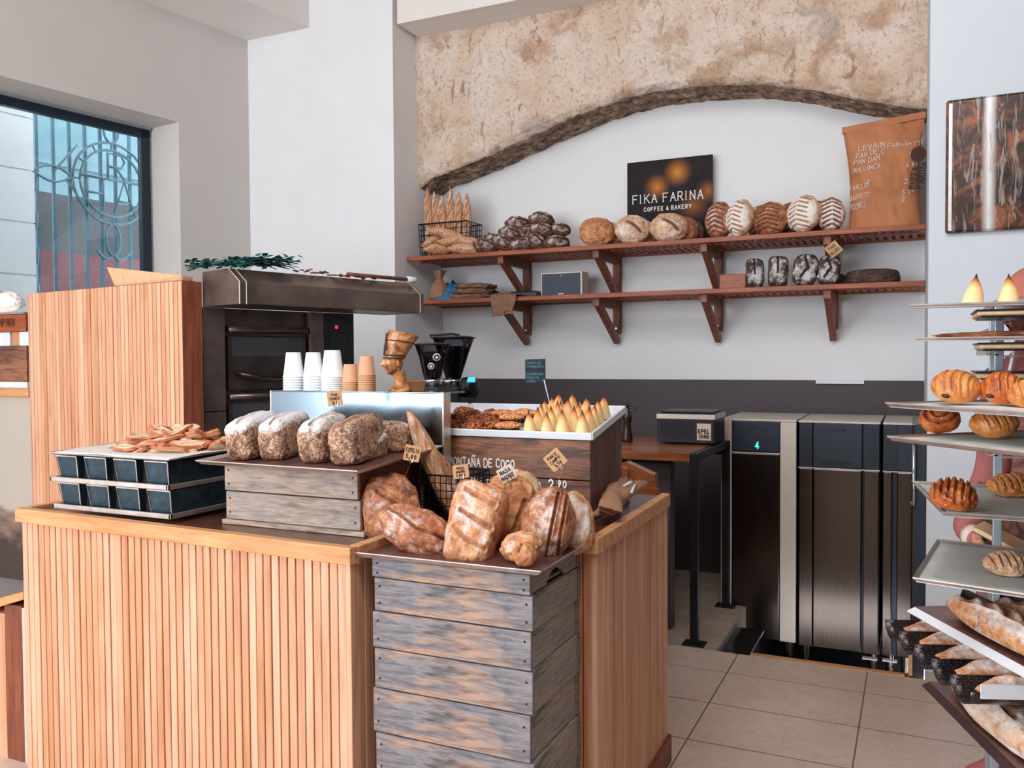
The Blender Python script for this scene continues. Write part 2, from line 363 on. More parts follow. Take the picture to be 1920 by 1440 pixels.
c = k.ramp(k.math('ADD', sep, k.math('MULTIPLY', k.math('SUBTRACT', a, .5), .25)), [(0, srgb(242, 212, 166)), (.5, srgb(242, 200, 138)), (.70, srgb(226, 146, 76)), (.82, srgb(150, 74, 34)), (.90, srgb(40, 22, 18))])
k.set('Base Color', c); k.bump(a, .3, .004); MT['cone'] = k.m
k = N('toffee_nuts', .35); a = k.noise(34, 5, .7, dist=.6); k.set('Base Color', k.ramp(a, [(.34, srgb(58, 24, 18)), (.5, srgb(150, 74, 40)), (.66, srgb(226, 146, 84))])); k.bump(a, .8, .008); MT['nuts'] = k.m
MT['choc'] = plain('dark_chocolate_case', srgb(36, 22, 22), .5, var=.3)
MT['tart'] = crust('tart_pastry', srgb(240, 186, 128), srgb(216, 140, 84), srgb(140, 70, 40), sc=20, sp=.5)
# ---------------------------------------------------------------- breads
_ico = {}
def ico(s):
    if s not in _ico:
        bm = bmesh.new(); bmesh.ops.create_icosphere(bm, subdivisions=s, radius=1)
        _ico[s] = ([v.co.normalized() for v in bm.verts], [tuple(v.index for v in f.verts) for f in bm.faces]); bm.free()
    return _ico[s]
def segd(px, py, a, b):
    dx = b[0]-a[0]; dy = b[1]-a[1]; L = dx*dx+dy*dy
    t = max(0, min(1, ((px-a[0])*dx+(py-a[1])*dy)/L)) if L else 0
    return math.hypot(px-a[0]-t*dx, py-a[1]-t*dy)
def bread_mesh(name, L, Wd, H, m, n=2.2, nz=2.0, flat=.55, sub=5, bump=.03, bf=3.0, scores=(), sw=.09, sg=.10, ridge=.06,
               flour=0.0, flour_top=0.0, taper=0.0, bend=0.0, seed=0, ends=0.0, underdark=False, sdark=1.0, crumb=0.0):
    vs, fs = ico(sub); out = []; fl = []; dk = []; cr = []
    so = Vector((seed*3.17, seed*1.7, seed*.9))
    for d in vs:
        ax, ay, az = abs(d.x), abs(d.y), abs(d.z)
        rr = 1/((ax**n+ay**n)**(nz/n)+az**nz)**(1/nz)
        p = Vector((d.x*rr, d.y*rr, d.z*rr))
        k = 1+bump*noise.noise(p*bf+so)*1.6+bump*.5*noise.noise(p*bf*3+so)
        p = p*k
        x, y, z = p
        if z < -flat: z = -flat-.04*(z+flat)
        y *= 1+taper*x; z0 = z
        if ends: y *= 1-ends*abs(x)**3; z *= 1-ends*.5*abs(x)**3
        s = 0.0; e = 0.0
        if z > -.05:
            for line in scores:
                dd = min(segd(x, y, line[i], line[i+1]) for i in range(len(line)-1))
                q = math.exp(-(dd/sw)**2); s = max(s, q)
                q2 = math.exp(-((dd-sw*1.9)/(sw*.8))**2); e = max(e, q2)
            z += (-sg*s+ridge*e*(1-s))*min(1, (z+.05)*4)
        y += bend*(x*x-.4)
        out.append((x*L/2, y*Wd/2, (z+flat)*H/(1+flat)))
        top = max(0, d.z)
        f = flour+flour_top*top + .25*noise.noise(p*1.7+so)*(flour+flour_top > 0)
        fl.append(max(0, min(1.4, f*(1-1.0*s)))); dk.append(max(0, min(1, s*sdark))); cr.append(min(1, s*crumb+e*crumb*.3))
    me = bpy.data.meshes.new(name); me.from_pydata(out, [], fs); me.update(); me.materials.append(m)
    for nm, arr in (('flour', fl), ('dark', dk), ('crumb', cr)):
        at_ = me.attributes.new(nm, 'FLOAT', 'POINT'); at_.data.foreach_set('value', arr)
    for p in me.polygons: p.use_smooth = True
    return me
def put(name, me, loc, long=(1, 0, 0), up=(0, 0, 1), label=None, cat=None, group=None, parent=None, center=False, s=1.0):
    o = bpy.data.objects.new(name, me); COL.objects.link(o)
    z = Vector(up).normalized(); x = Vector(long); x = (x-z*x.dot(z)).normalized(); y = z.cross(x)
    R = Matrix((x, y, z)).transposed().to_4x4()
    loc = Vector(loc)
    if center:
        zs = [v.co.z for v in me.vertices]; h = (min(zs)+max(zs))/2; loc = loc - z*h*s
    o.matrix_world = Matrix.Translation(loc) @ R @ Matrix.Scale(s, 4)
    if parent: o.parent = parent
    return tag(o, label, cat, group)
def rest(o, z):      # lower or lift the object so that its lowest vertex stands at height z
    mw = o.matrix_basis; lo = min((mw @ v.co).z for v in o.data.vertices); o.location.z += z-lo; return o
def ang(a, el=0.0, tilt=0.0):
    """long axis in the view plane at angle a (degrees from image right)"""
    a = math.radians(a); return _r*math.cos(a)+Vector((0, 0, 1))*math.sin(a)
def tocam(p, el=0.25):
    d = (CP-Vector(p)); d.z = 0; d.normalize(); return (d+Vector((0, 0, el))).normalized()
BZ = lambda y0, n=7, w=.75, x0=-.75, x1=.75: [[(x0+(x1-x0)*i/(n-1)-.12, -w), (x0+(x1-x0)*i/(n-1)+.06, -.05)] for i in range(n)]+[[(x0+(x1-x0)*i/(n-1)-.12, w), (x0+(x1-x0)*i/(n-1)+.06, .05)] for i in range(n)]
# ---------------------------------------------------------------- lettering as thin strokes
G = {
'A': [[(0,0),(.5,1),(1,0)],[(.2,.38),(.8,.38)]], 'B': [[(0,0),(0,1),(.7,1),(.85,.78),(.7,.53),(0,.53)],[(.7,.53),(.95,.28),(.75,0),(0,0)]],
'C': [[(.95,.82),(.7,1),(.3,1),(0,.7),(0,.3),(.3,0),(.7,0),(.95,.18)]], 'D': [[(0,0),(0,1),(.6,1),(.95,.7),(.95,.3),(.6,0),(0,0)]],
'E': [[(.85,1),(0,1),(0,0),(.85,0)],[(0,.52),(.7,.52)]], 'F': [[(.85,1),(0,1),(0,0)],[(0,.52),(.7,.52)]],
'G': [[(.95,.82),(.7,1),(.3,1),(0,.7),(0,.3),(.3,0),(.7,0),(.95,.2),(.95,.45),(.6,.45)]], 'H': [[(0,0),(0,1)],[(.9,0),(.9,1)],[(0,.5),(.9,.5)]],
'I': [[(.2,0),(.2,1)]], 'J': [[(.7,1),(.7,.2),(.5,0),(.15,.05)]], 'K': [[(0,0),(0,1)],[(.9,1),(0,.42)],[(.3,.6),(.95,0)]], 'L': [[(0,1),(0,0),(.8,0)]],
'M': [[(0,0),(.08,1),(.5,.25),(.92,1),(1,0)]], 'N': [[(0,0),(0,1),(.9,0),(.9,1)]], 'O': [[(.5,0),(.12,.18),(0,.5),(.12,.82),(.5,1),(.88,.82),(1,.5),(.88,.18),(.5,0)]],
'P': [[(0,0),(0,1),(.7,1),(.88,.76),(.7,.5),(0,.5)]], 'Q': [[(.5,0),(.1,.2),(0,.5),(.12,.82),(.5,1),(.88,.82),(1,.5),(.88,.18),(.5,0)],[(.6,.25),(1,-.1)]],
'R': [[(0,0),(0,1),(.7,1),(.88,.76),(.7,.5),(0,.5)],[(.4,.5),(.95,0)]], 'S': [[(.85,.85),(.6,1),(.2,.98),(.05,.75),(.3,.55),(.7,.42),(.88,.2),(.6,0),(.2,0),(0,.15)]],
'T': [[(0,1),(.95,1)],[(.47,1),(.47,0)]], 'U': [[(0,1),(0,.25),(.25,0),(.65,0),(.9,.25),(.9,1)]], 'V': [[(0,1),(.47,0),(.95,1)]], 'X': [[(0,0),(.9,1)],[(0,1),(.9,0)]],
'Y': [[(0,1),(.45,.5),(.9,1)],[(.45,.5),(.45,0)]], 'Z': [[(0,1),(.9,1),(0,0),(.9,0)]], '&': [[(.95,0),(.25,.75),(.4,1),(.65,.8),(.1,.35),(.15,.05),(.55,0),(.9,.4)]],
'.': [[(.1,0),(.16,.06)]], "'": [[(.1,1),(.05,.8)]], '-': [[(0,.5),(.6,.5)]], '0': [[(.4,0),(.05,.3),(.05,.7),(.4,1),(.75,.7),(.75,.3),(.4,0)]], '1': [[(.1,.8),(.35,1),(.35,0)]],
'2': [[(.05,.8),(.3,1),(.65,.9),(.7,.65),(0,0),(.8,0)]], '3': [[(.05,.95),(.7,1),(.3,.58),(.7,.4),(.65,.08),(.05,0)]], '4': [[(.55,0),(.55,1),(0,.3),(.8,.3)]],
'5': [[(.75,1),(.1,1),(.08,.55),(.5,.6),(.75,.35),(.5,0),(.05,.05)]], '6': [[(.65,1),(.15,.6),(.05,.2),(.4,0),(.7,.25),(.4,.5),(.08,.3)]], '7': [[(0,1),(.8,1),(.25,0)]],
'9': [[(.1,0),(.65,.5),(.7,.85),(.4,1),(.08,.75),(.3,.5),(.68,.65)]], '8': [[(.4,.52),(.08,.75),(.4,1),(.7,.75),(.4,.52),(.05,.25),(.4,0),(.75,.25),(.4,.52)]],
'~': [[(.0,1.2),(.3,1.32),(.6,1.2),(.9,1.32)]], 'c': [[(.8,.65),(.4,.8),(0,.4),(.4,0),(.8,.15)]], 'o': [[(.4,0),(0,.35),(.4,.7),(.8,.35),(.4,0)]], 'e': [[(.05,.38),(.7,.42),(.4,.75),(0,.4),(.35,0),(.75,.15)]], ' ': []}
q_n = [0]
def letters(mb, text, org, right, up, h, th=.12, w=.62, gap=.22, serif=False, jit=0.0, depth=.0012, seed=1):
    """thin raised strokes; org = lower left; returns end"""
    rr = random.Random(seed); right = Vector(right).normalized(); up = Vector(up).normalized(); nrm = right.cross(up)
    x = 0.0; org = Vector(org)
    for ch in text:
        tilde = ch == 'Ñ'; gl = G.get('N' if tilde else ch, [])
        cw = w*(.45 if ch in "I.'" else 1)
        j1 = rr.uniform(-jit, jit); js = 1+rr.uniform(-jit, jit)
        if tilde: gl = gl+G['~']
        for li in gl:
            pts = [org+right*(x+px*cw*h*(1 if ch not in "I" else 1.0))+up*((py*js+j1)*h)+nrm*depth*.5 for px, py in li]
            for i in range(len(pts)-1):
                q_n[0] += 1; kk = nrm*((q_n[0] % 9)*.00006)
                a, b = pts[i]+kk, pts[i+1]+kk; t = (b-a).normalized()*th*h*.35
                mb.bar(a-t, b+t, th*h, depth, nrm)
            if serif:
                for q, (px, py) in ((pts[0], li[0]), (pts[-1], li[-1])):
                    if py in (0, 1): mb.bar(q-right*h*.11, q+right*h*.11, th*h*.55, depth, nrm)
        x += (cw+gap)*h if ch != ' ' else .5*h
    return x
# ---------------------------------------------------------------- the room
YW = 6.4; YS = 6.0; YP = 5.68; XS = -3.64; ZC = 5.0
f = MB()
f.box((-8, -2.6, -.12), (3.2, 4.69, 0))
struct('floor', f, MT['floor'])
f = MB(); f.box((-8, 4.69, -.5), (-.98, 6.5, 0)); struct('floor_ledge', f, plain('concrete_ledge', srgb(168, 150, 136), .7, var=.15, sc=8))
f = MB(); f.box((-.98, 4.69, -.5), (.05, 6.5, -.36)); struct('floor_pit', f, MT['fdark'])
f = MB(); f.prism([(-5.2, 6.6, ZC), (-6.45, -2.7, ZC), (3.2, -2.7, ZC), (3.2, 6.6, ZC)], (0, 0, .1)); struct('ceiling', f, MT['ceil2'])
f = MB(); f.box((XS-.4, YW, -.5), (.4, YW+.15, ZC)); struct('wall_back', f, MT['wall'])
f = MB(); f.box((XS, YW-.006, -.4), (.05, YW, 1.434)); o = struct('wall_back_dado', f, MT['dark_wall'])
f = MB(); f.box((-5.6, YP, 0), (XS, YW+.15, ZC)); f.box((at(650, 300, Y=YP).x, YP-.02, 0), (XS, YP, ZC)); struct('wall_back_left', f, MT['wall'])
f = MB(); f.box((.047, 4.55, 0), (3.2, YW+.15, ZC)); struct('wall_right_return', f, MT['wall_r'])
f = MB(); f.box((3.1, -2.6, 0), (3.2, 4.55, ZC)); struct('wall_right', f, MT['unseen'])
f = MB(); f.box((-1.2, -2.7, 0), (3.2, -2.6, ZC)); f.box((-8, -2.7, 3.6), (-1.2, -2.6, ZC)); f.box((-8, -2.7, 0), (-1.2, -2.6, .5)); f.box((-8, -2.7, .5), (-6.0, -2.6, 3.6)); struct('wall_front', f, MT['unseen'])  # unseen front wall, added so the fridges mirror something dark
f = MB(); f.box((.047, 4.53, 0), (3.1, 4.55, .09)); struct('baseboard_right', f, plain('grey_skirting', srgb(170, 160, 150), .6))
# left wall: oblique, with the deep window
AZ = math.radians(8); CL = Vector((-5.08, YP, 0)); SD = Vector((-math.sin(AZ), -math.cos(AZ), 0)); ND = Vector((math.cos(AZ), -math.sin(AZ), 0))
Lw = Matrix(((SD.x, ND.x, 0, CL.x), (SD.y, ND.y, 0, CL.y), (0, 0, 1, 0), (0, 0, 0, 1)))   # local: x along wall towards the camera, y into the room
def hitL(x, y, off=0.0):
    p0 = CL+ND*off; d = ray(x, y); t = (p0-CP).dot(ND)/d.dot(ND); p = CP+d*t; q = Lw.inverted() @ p; return q
wt = hitL(335, 228.5); WS0 = wt.x; WZ1 = wt.z; WS1 = WS0+2.6; WZ0 = .9
f = MB(); f.m = Lw
WD = .34
f.box((-.1, -.5, 0), (WS0, 0, ZC)); f.box((WS1, -.5, 0), (8.5, 0, ZC)); f.box((WS0, -.5, WZ1), (WS1, 0, ZC)); f.box((WS0, -.5, 0), (WS1, 0, WZ0))
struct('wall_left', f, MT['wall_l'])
fi = hitL(272, 253, -WD)
f = MB(); f.m = Lw
a0, a1, z1 = WS0+.02, WS1-.02, WZ1-.01
ft = .075
f.box((a0, -WD-.05, WZ0), (a0+ft, -WD, z1)); f.box((a1-ft, -WD-.05, WZ0), (a1, -WD, z1)); f.box((a0, -WD-.05, z1-ft), (a1, -WD, z1)); f.box((a0, -WD-.05, WZ0), (a1, -WD, WZ0+ft))
wf = struct('window_1', f, plain('dark_teal_window_frame', srgb(30, 48, 60), .35, .3))
f = MB(); f.m = Lw; f.box((a0+ft, -WD-.03, WZ0+ft), (a1-ft, -WD-.024, z1-ft)); f.build('pane', MT['glass'], wf)
f = MB(); f.m = Lw; f.box((a0+.0, -WD, z1-.012), (a1, -WD+.02, z1+.01)); f.build('top_bead', plain('grey_bead', srgb(150, 158, 162), .5), wf)
# outside: pale masonry, grille with monogram, glazed door behind
GO = -1.5
gl_ = hitL(45, 230, GO); gr_ = hitL(262, 262, GO); gb = hitL(58, 548, GO)
f = MB(); f.m = Lw
for i in range(9):
    f.box((gl_.x+.06, GO-.15, .2+i*.42), (gl_.x+3.4, GO+.25, .2+i*.42+.408))
f.box((gl_.x+.07, GO-.12, 0), (gl_.x+3.38, GO+.235, 4.2))
struct('wall_outside_masonry', f, MT['jamb'])
zd_ = hitL(160, 372, GO-1.2).z; zr_ = hitL(160, 478, GO-1.19).z
f = MB(); f.m = Lw; f.box((gr_.x-1.2, GO-1.3, 0), (gl_.x+.5, GO-1.2, zd_)); 
f2 = MB(); f2.m = Lw; f2.box((gr_.x-1.2, GO-1.3, zd_), (gl_.x+.5, GO-1.2, 5)); f2.box((gr_.x-1.2, GO-1.19, zd_+.28), (gl_.x+.5, GO-1.17, zd_+.34))
k = N('dark_shop_window_across', .15); sep = k.n('SeparateXYZ', {0: k.mapped((1, 1, 1))}).outputs[2]
k.set('Base Color', k.ramp(k.math('ADD', sep, k.math('MULTIPLY', k.noise(2.2, 3), .5)), [(.0, srgb(120, 44, 52)), (1.0, srgb(110, 40, 50))])); MT['redpanel'] = k.m
f3 = MB(); f3.m = Lw; f3.box((gr_.x-1.2, GO-1.195, 0), (gl_.x+.5, GO-1.18, zr_))
struct('wall_outside_dark', f, plain('dark_glazing', srgb(26, 26, 34), .2, .1))
struct('wall_outside_teal', f2, plain('teal_frontage', srgb(88, 122, 132), .5, var=.15, sc=3))
struct('wall_outside_reflection', f3, plain('red_glass_reflection', srgb(84, 26, 34), .5, var=.15, sc=3))  # red sheet painted in place of a reflection in the glazing
gate = empty('iron_gate', (0, 0, 0), 0, 'teal wrought iron grille with ringed letter monogram seen through the left window', 'gate')
iron = plain('teal_painted_iron', srgb(66, 102, 116), .35, .3, var=.15)
f = MB(); f.m = Lw
for i in range(9):
    x = gr_.x-.18+i*(gl_.x-.10-gr_.x+.18)/8; f.box((x-.013, GO-.02, .6), (x+.013, GO, 4.3))
f.build('bars', iron, gate)
f = MB(); f.m = Lw
mc = hitL(210, 345, GO+.03)
rad = (hitL(150, 335, GO+.03)-mc).length
def circ(c, r, n=28, a0=0, a1=2*math.pi): return [(c[0]+r*math.cos(a0+(a1-a0)*i/n), c[1], c[2]+r*math.sin(a0+(a1-a0)*i/n)) for i in range(n+1)]
f.tube(circ(mc, rad), .012, 8); f.tube(circ(mc, rad*1.22), .012, 8)
for i in range(12): a = i*math.pi/6; f.tube([(mc.x+rad*math.cos(a), mc.y, mc.z+rad*math.sin(a)), (mc.x+rad*1.22*math.cos(a), mc.y, mc.z+rad*1.22*math.sin(a))], .008, 6)
f.build('ring', iron, gate, smooth=True)
f = MB(); f.m = Lw
def gly(ch, x, z, w, h):   # x measured to the right as seen from the room (minus local x)
    for li in G[ch]: f.tube([(mc.x-(x+px*w), mc.y, mc.z+z+py*h) for px, py in li], .012, 6)
r_ = rad
gly('R', -.12*r_, .12*r_, .62*r_, .78*r_); gly('H', -.78*r_, -.80*r_, .55*r_, .92*r_); gly('A', .05*r_, -.88*r_, .7*r_, 1.0*r_)
f.tube([(mc.x+r_, mc.y, mc.z+.12*r_), (mc.x-r_, mc.y, mc.z+.12*r_)], .012, 6)
f.build('monogram', iron, gate, smooth=True)
f = MB(); f.m = Lw
for s1 in (1,):
    # teardrop finial on the left, hanging one below and one above
    f.tube([(mc.x+rad*1.25+t*.34, mc.y, mc.z+math.sin(t*math.pi)*.075*(1-t*.2)) for t in [i/12 for i in range(13)]], .011, 6)
    f.tube([(mc.x+rad*1.25+t*.34, mc.y, mc.z-math.sin(t*math.pi)*.075*(1-t*.2)) for t in [i/12 for i in range(13)]], .011, 6)
    for sg in (1, -1):
        f.tube([(mc.x+rad*1.25+.34+.12*t, mc.y, mc.z+sg*(.02+.17*t*t)) for t in [i/6 for i in range(7)]]+[(mc.x+rad*1.25+.42, mc.y, mc.z+sg*.16)], .010, 6)
    f.tube([(mc.x-.07*math.sin(t*2*math.pi), mc.y, mc.z-rad*1.22-.14+.14*math.cos(t*2*math.pi)) for t in [i/16 for i in range(17)]], .011, 6)
    f.tube([(mc.x-.07*math.sin(t*2*math.pi), mc.y, mc.z+rad*1.22+.10+.10*math.cos(t*2*math.pi)) for t in [i/16 for i in range(17)]], .011, 6)
    for sg in (1, -1):
        f.tube([(mc.x+sg*.16*t, mc.y, mc.z-rad*1.22-.28-.05*math.sin(t*math.pi)+.04*t) for t in [i/8 for i in range(9)]], .011, 6)
        f.tube([(mc.x+rad*.9+.05*sg+.2*t, mc.y, mc.z+sg*(rad*.95-.25*t)) for t in [i/6 for i in range(7)]], .010, 6)
f.build('scrolls', iron, gate, smooth=True)
f = MB(); f.m = Lw
for i in range(8):
    z = 3.2-i*.30; x = gl_.x-.02
    f.tube(circ((x, GO+.02, z), .035, 14), .009, 6)
    f.tube([(x-.06*math.cos(t*math.pi), GO+.02, z-.05-.17*math.sin(t*math.pi)**.5*(1)) for t in [j/12 for j in range(13)]], .010, 6)
f.build('edge_scrolls', iron, gate, smooth=True)
# soffit over the left side and beam in front of the stone arch
s0 = at(580, 52, Y=YP); s1 = at(460, 0, Z=s0.z); dd = (s1-s0); e1 = s0+dd*3.5
f = MB(); zb = s0.z
f.prism([(s0.x, YP, zb), (-5.3, YP, zb), (-6.8, e1.y, zb), (e1.x, e1.y, zb)], (0, 0, ZC-zb)); struct('ceiling_soffit', f, MT['ceil'])
b0 = at(750, 44, Y=YP); f = MB(); f.box((XS+.03, YP, b0.z), (.05, YS+.02, ZC)); struct('ceiling_beam', f, MT['ceil'])
# stone arch
AP = [(784, 352), (800, 338), (895, 300), (1005, 248), (1120, 199), (1220, 170), (1330, 159), (1430, 155), (1505, 164), (1605, 184), (1738, 203), (1760, 207)]
AW = [at(x, y, Y=YS) for x, y in AP]; AW[0].x = XS
def arch(x):
    if x <= AW[0].x: return AW[0].z
    for a, b in zip(AW, AW[1:]):
        if x <= b.x:
            t = (x-a.x)/(b.x-a.x); return a.z+(b.z-a.z)*t
    return AW[-1].z
zt = b0.z+.05; X0, X1 = XS, .06
def sf(u, v):
    x = X0+(X1-X0)*u; za = arch(x)+.012*noise.noise(Vector((x*9, 0, 3)))+.006*noise.noise(Vector((x*31, 0, 3)))
    z = za+(zt-za)*v
    d = .035*noise.noise(Vector((x*1.8, 5, z*1.8)))+.022*noise.noise(Vector((x*6, 2, z*6)))+.010*noise.noise(Vector((x*22, 1, z*22)))
    e = max(0, 1-v*18)
    return (x, YS-d*1.1-.012+e*.04, z)
def su(u, v):
    x = X0+(X1-X0)*u; p = sf(u, 0); z = p[2]+.03*noise.noise(Vector((x*7, v*4, 9)))*math.sin(v*math.pi)+.018*noise.noise(Vector((x*24, v*9, 9)))*math.sin(v*math.pi)
    return (x, p[1]+(YW+.0-p[1])*v, z-.0)
f = MB(); f.grid(sf, 300, 130); n1 = len(f.v); f.grid(su, 300, 22)
st = struct('wall_stone_arch', f, MT['stone'], smooth=True)
a_ = st.data.attributes.new('rock', 'FLOAT', 'POINT')
a_.data.foreach_set('value', [(.55 if (p[2]-arch(p[0])) < .012+.03*noise.noise(Vector((p[0]*8, 3, 1))) else 0) if i < n1 else 1.0 for i, p in enumerate(f.v)])
# ---------------------------------------------------------------- slatted counter
CT = 1.065
def slats(mb, a, b, z0, z1, nrm, pitch=.031, w=.0275, d=.014):
    a = Vector(a); b = Vector(b); L = (b-a).length; t = (b-a)/L; n = int(L/pitch); nv = Vector(nrm)
    for i in range(n):
        c = a+t*(pitch*(i+.5)*L/(n*pitch)); j = R_.uniform(-.0015, .0015)
        p0 = c-t*w/2; p1 = c+t*w/2; q = nv*(d+j)
        mb.prism([(p0.x, p0.y, z0), (p1.x, p1.y, z0), (p1.x+q.x, p1.y+q.y, z0), (p0.x+q.x, p0.y+q.y, z0)], (0, 0, z1-z0))
FL = Vector((-2.955, 2.095, 0)); FR = Vector((-1.47, 2.03, 0)); FB = Vector((-1.47, 2.44, 0)); EF = Vector((-.875, 2.44, 0)); EB = Vector((-.90, 3.33, 0)); LB = Vector((-2.99, 2.86, 0))
cnt = empty('counter', (-2.2, 2.5, 0), 0, 'L-shaped service counter clad in vertical oak slats with a flat oak rim', 'counter')
cinv = Matrix.Translation((2.2, -2.5, 0))
def cb(mb, name, m, **k): mb.m = Matrix.Identity(4); o = mb.build(name, m, cnt, **k); o.matrix_parent_inverse = cinv; return o
f = MB()
f.prism([(FL.x+.01, FL.y+.02, .08), (FR.x-.02, FR.y+.02, .08), (FR.x-.02, EF.y+.02, .08), (EF.x-.02, EF.y+.02, .08), (EB.x-.02, EB.y-.02, .08), (-1.66, EB.y-.02, .08), (-1.66, 2.86, .08), (FL.x, 2.86, .08)], (0, 0, CT-.08-.045))
cb(f, 'body', plain('dark_counter_core', srgb(50, 28, 22), .7))
f = MB(); slats(f, FL, FR, .0, CT-.05, (0, -1, 0)); cb(f, 'front_cladding', MT['oak'], bevel=.0015, seg=1)
for sl_ in ((FR+Vector((0, .02, 0)), FB, .0, (1, 0, 0)), (FB, EF, 0, (0, -1, 0)), (EF+Vector((0, .02, 0)), EB, .10, (1, 0, 0)), (FL+Vector((0, .8, 0)), FL, .0, (-1, 0, 0))):
    f = MB(); slats(f, sl_[0], sl_[1], sl_[2], CT-.05, sl_[3]); cb(f, 'side_cladding', MT['oak'], bevel=.0015, seg=1)
f = MB(); f.box((FR.x-.004, FR.y-.014, 0), (FR.x+.014, FR.y+.021, CT-.05)); cb(f, 'corner_post', MT['oak'], bevel=.0015, seg=1)
f = MB(); f.box((EF.x-.004, EF.y-.014, 0), (EF.x+.014, EF.y+.021, CT-.05)); cb(f, 'corner_post', MT['oak'], bevel=.0015, seg=1)
f = MB()
def rim(a, b, w=.035, h=.05, dx=(0, 0)):
    f.bar((a[0]+dx[0], a[1]+dx[1], CT-h/2), (b[0]+dx[0], b[1]+dx[1], CT-h/2), w, h)
rim((FL.x-.02, FL.y-.008), (FR.x+.022, FR.y-.008)); rim((FR.x+.008, FR.y+.01), (FR.x+.008, FB.y-.02)); rim((FR.x+.01, FB.y-.008), (EF.x+.022, EF.y-.008)); rim((EF.x+.008, EF.y+.01), (EB.x+.008, EB.y)); rim((FL.x-.005, FL.y+.01), (FL.x-.03, FL.y+.8))
cb(f, 'rim', MT['oakx'], bevel=.003)
f = MB(); zt_ = CT-.012
f.prism([(FL.x+.01, FL.y+.01, zt_-.03), (FR.x-.005, FR.y+.01, zt_-.03), (FR.x-.005, EF.y+.01, zt_-.03), (EF.x-.005, EF.y+.01, zt_-.03), (EB.x-.005, EB.y, zt_-.03), (-1.68, EB.y, zt_-.03), (-1.68, 2.88, zt_-.03), (FL.x-.02, 2.88, zt_-.03)], (0, 0, .03)); cb(f, 'top', MT['walnut'])
f = MB(); f.box((EB.x-.3, EB.y-.005, 0), (EB.x+.025, EB.y+.012, .10)); f.bar((EF.x+.02, EF.y, .05), (EB.x+.02, EB.y, .05), .02, .10); cb(f, 'skirting', MT['teakz'])
# ---------------------------------------------------------------- weathered crates
def crate(x0, x1, y0, y1, z0, z1, rz=0, label='', group=None, mats=('crate', 'crate_y'), scoop=False, dz=.0015, name='wooden_crate', planks=1):
    cx, cy = (x0+x1)/2, (y0+y1)/2
    e = empty(name, (cx, cy, z0), rz, label, 'crate', group); hx, hy, h = (x1-x0)/2, (y1-y0)/2, z1-z0-dz
    f = MB(); t = .014
    for p in range(planks):
        a, b = h*p/planks+.001, h*(p+1)/planks-.001
        f.box((-hx, -hy, a), (hx, -hy+t, b)); f.box((-hx, hy-t, a), (hx, hy, b))
    f.build('side_board', MT[mats[0]], e, bevel=.0025)
    f = MB(); q = .003
    for sx in (-1, 1):
        xa, xb = (sx*(hx-q), sx*(hx-q-t))
        if scoop and sx > 0:
            n = 14; poly = [(xa, -hy+t+q, 0), (xa, hy-t-q, 0), (xa, hy-t-q, h)]
            # scooped hand hole towards the bottom rear
            prof = [(xa, -hy+t+q, h)]
            f.prism([(xa, -hy+t+q, h), (xa, -hy+t+q, 0), (xa, -hy*.35, 0)]+[(xa, -hy*.35+(hy*.75)*i/n, h*.62*math.sin(math.pi*i/n)**.7) for i in range(1, n)]+[(xa, hy*.40, 0), (xa, hy-t-q, 0), (xa, hy-t-q, h)], (-t, 0, 0))
        else:
            f.box((xa, -hy+t+q, 0), (xb, hy-t-q, h))
    f.build('end_board', MT[mats[1]], e, bevel=.002)
    f = MB(); f.box((-hx+t, -hy+t, .004), (hx-t, hy-t, .012)); f.build('bottom_board', MT[mats[1]], e)
    f = MB()
    for sx in (-1, 1):
        for zz in (.25, .75): f.lathe([(.0035, -.001), (.0035, .0012)], 8, c=(0, 0, 0)); f.v[-16:] = [(sx*(hx-.018)+v[0], -hy-v[2], h*zz+v[1]) for v in f.v[-16:]]
    f.build('nail', MT['ink'], e)
    return e
bounds = [1.032, .975, .878, .772, .655, .525, .395, .265, .135, .0]
# widths settle outwards a little lower down, as each crate sits slightly turned on the next
for i in range(len(bounds)-1):
    j = [0, .004, -.002, .003, -.003, .004, 0, .003, -.002][i]
    nm = ['topmost, thin and with a scooped hand hole', 'second from the top', 'third from the top', 'fourth from the top', 'fifth from the top', 'sixth from the top', 'seventh from the top', 'eighth from the top', 'at the bottom'][i]
    crate(-1.412+j, -.915+j, 2.06+abs(j), 2.42, bounds[i+1], bounds[i], R_.uniform(-.008, .008), 'weathered wooden crate in the tall stack, %s' % nm, 'stacked crates before the counter', scoop=(i == 0))
crate(-2.09, -1.55, 2.20, 2.58, 1.07, 1.165, 0, 'pale weathered wooden crate on the counter, lower of two under the seeded loaves', 'two pale crates on the counter', ('crate_l', 'crate_d'))
crate(-2.09, -1.555, 2.195, 2.58, 1.166, 1.258, 0, 'pale weathered wooden crate on the counter, upper of two under the seeded loaves', 'two pale crates on the counter', ('crate_l', 'crate_d'))
f = MB(); f.box((-2.10, 2.19, 1.054), (-1.53, 2.6, 1.069)); tag(f.build('wooden_board', MT['crate_l'], None, bevel=.002), 'thin grey board lying under the two pale crates', 'board')
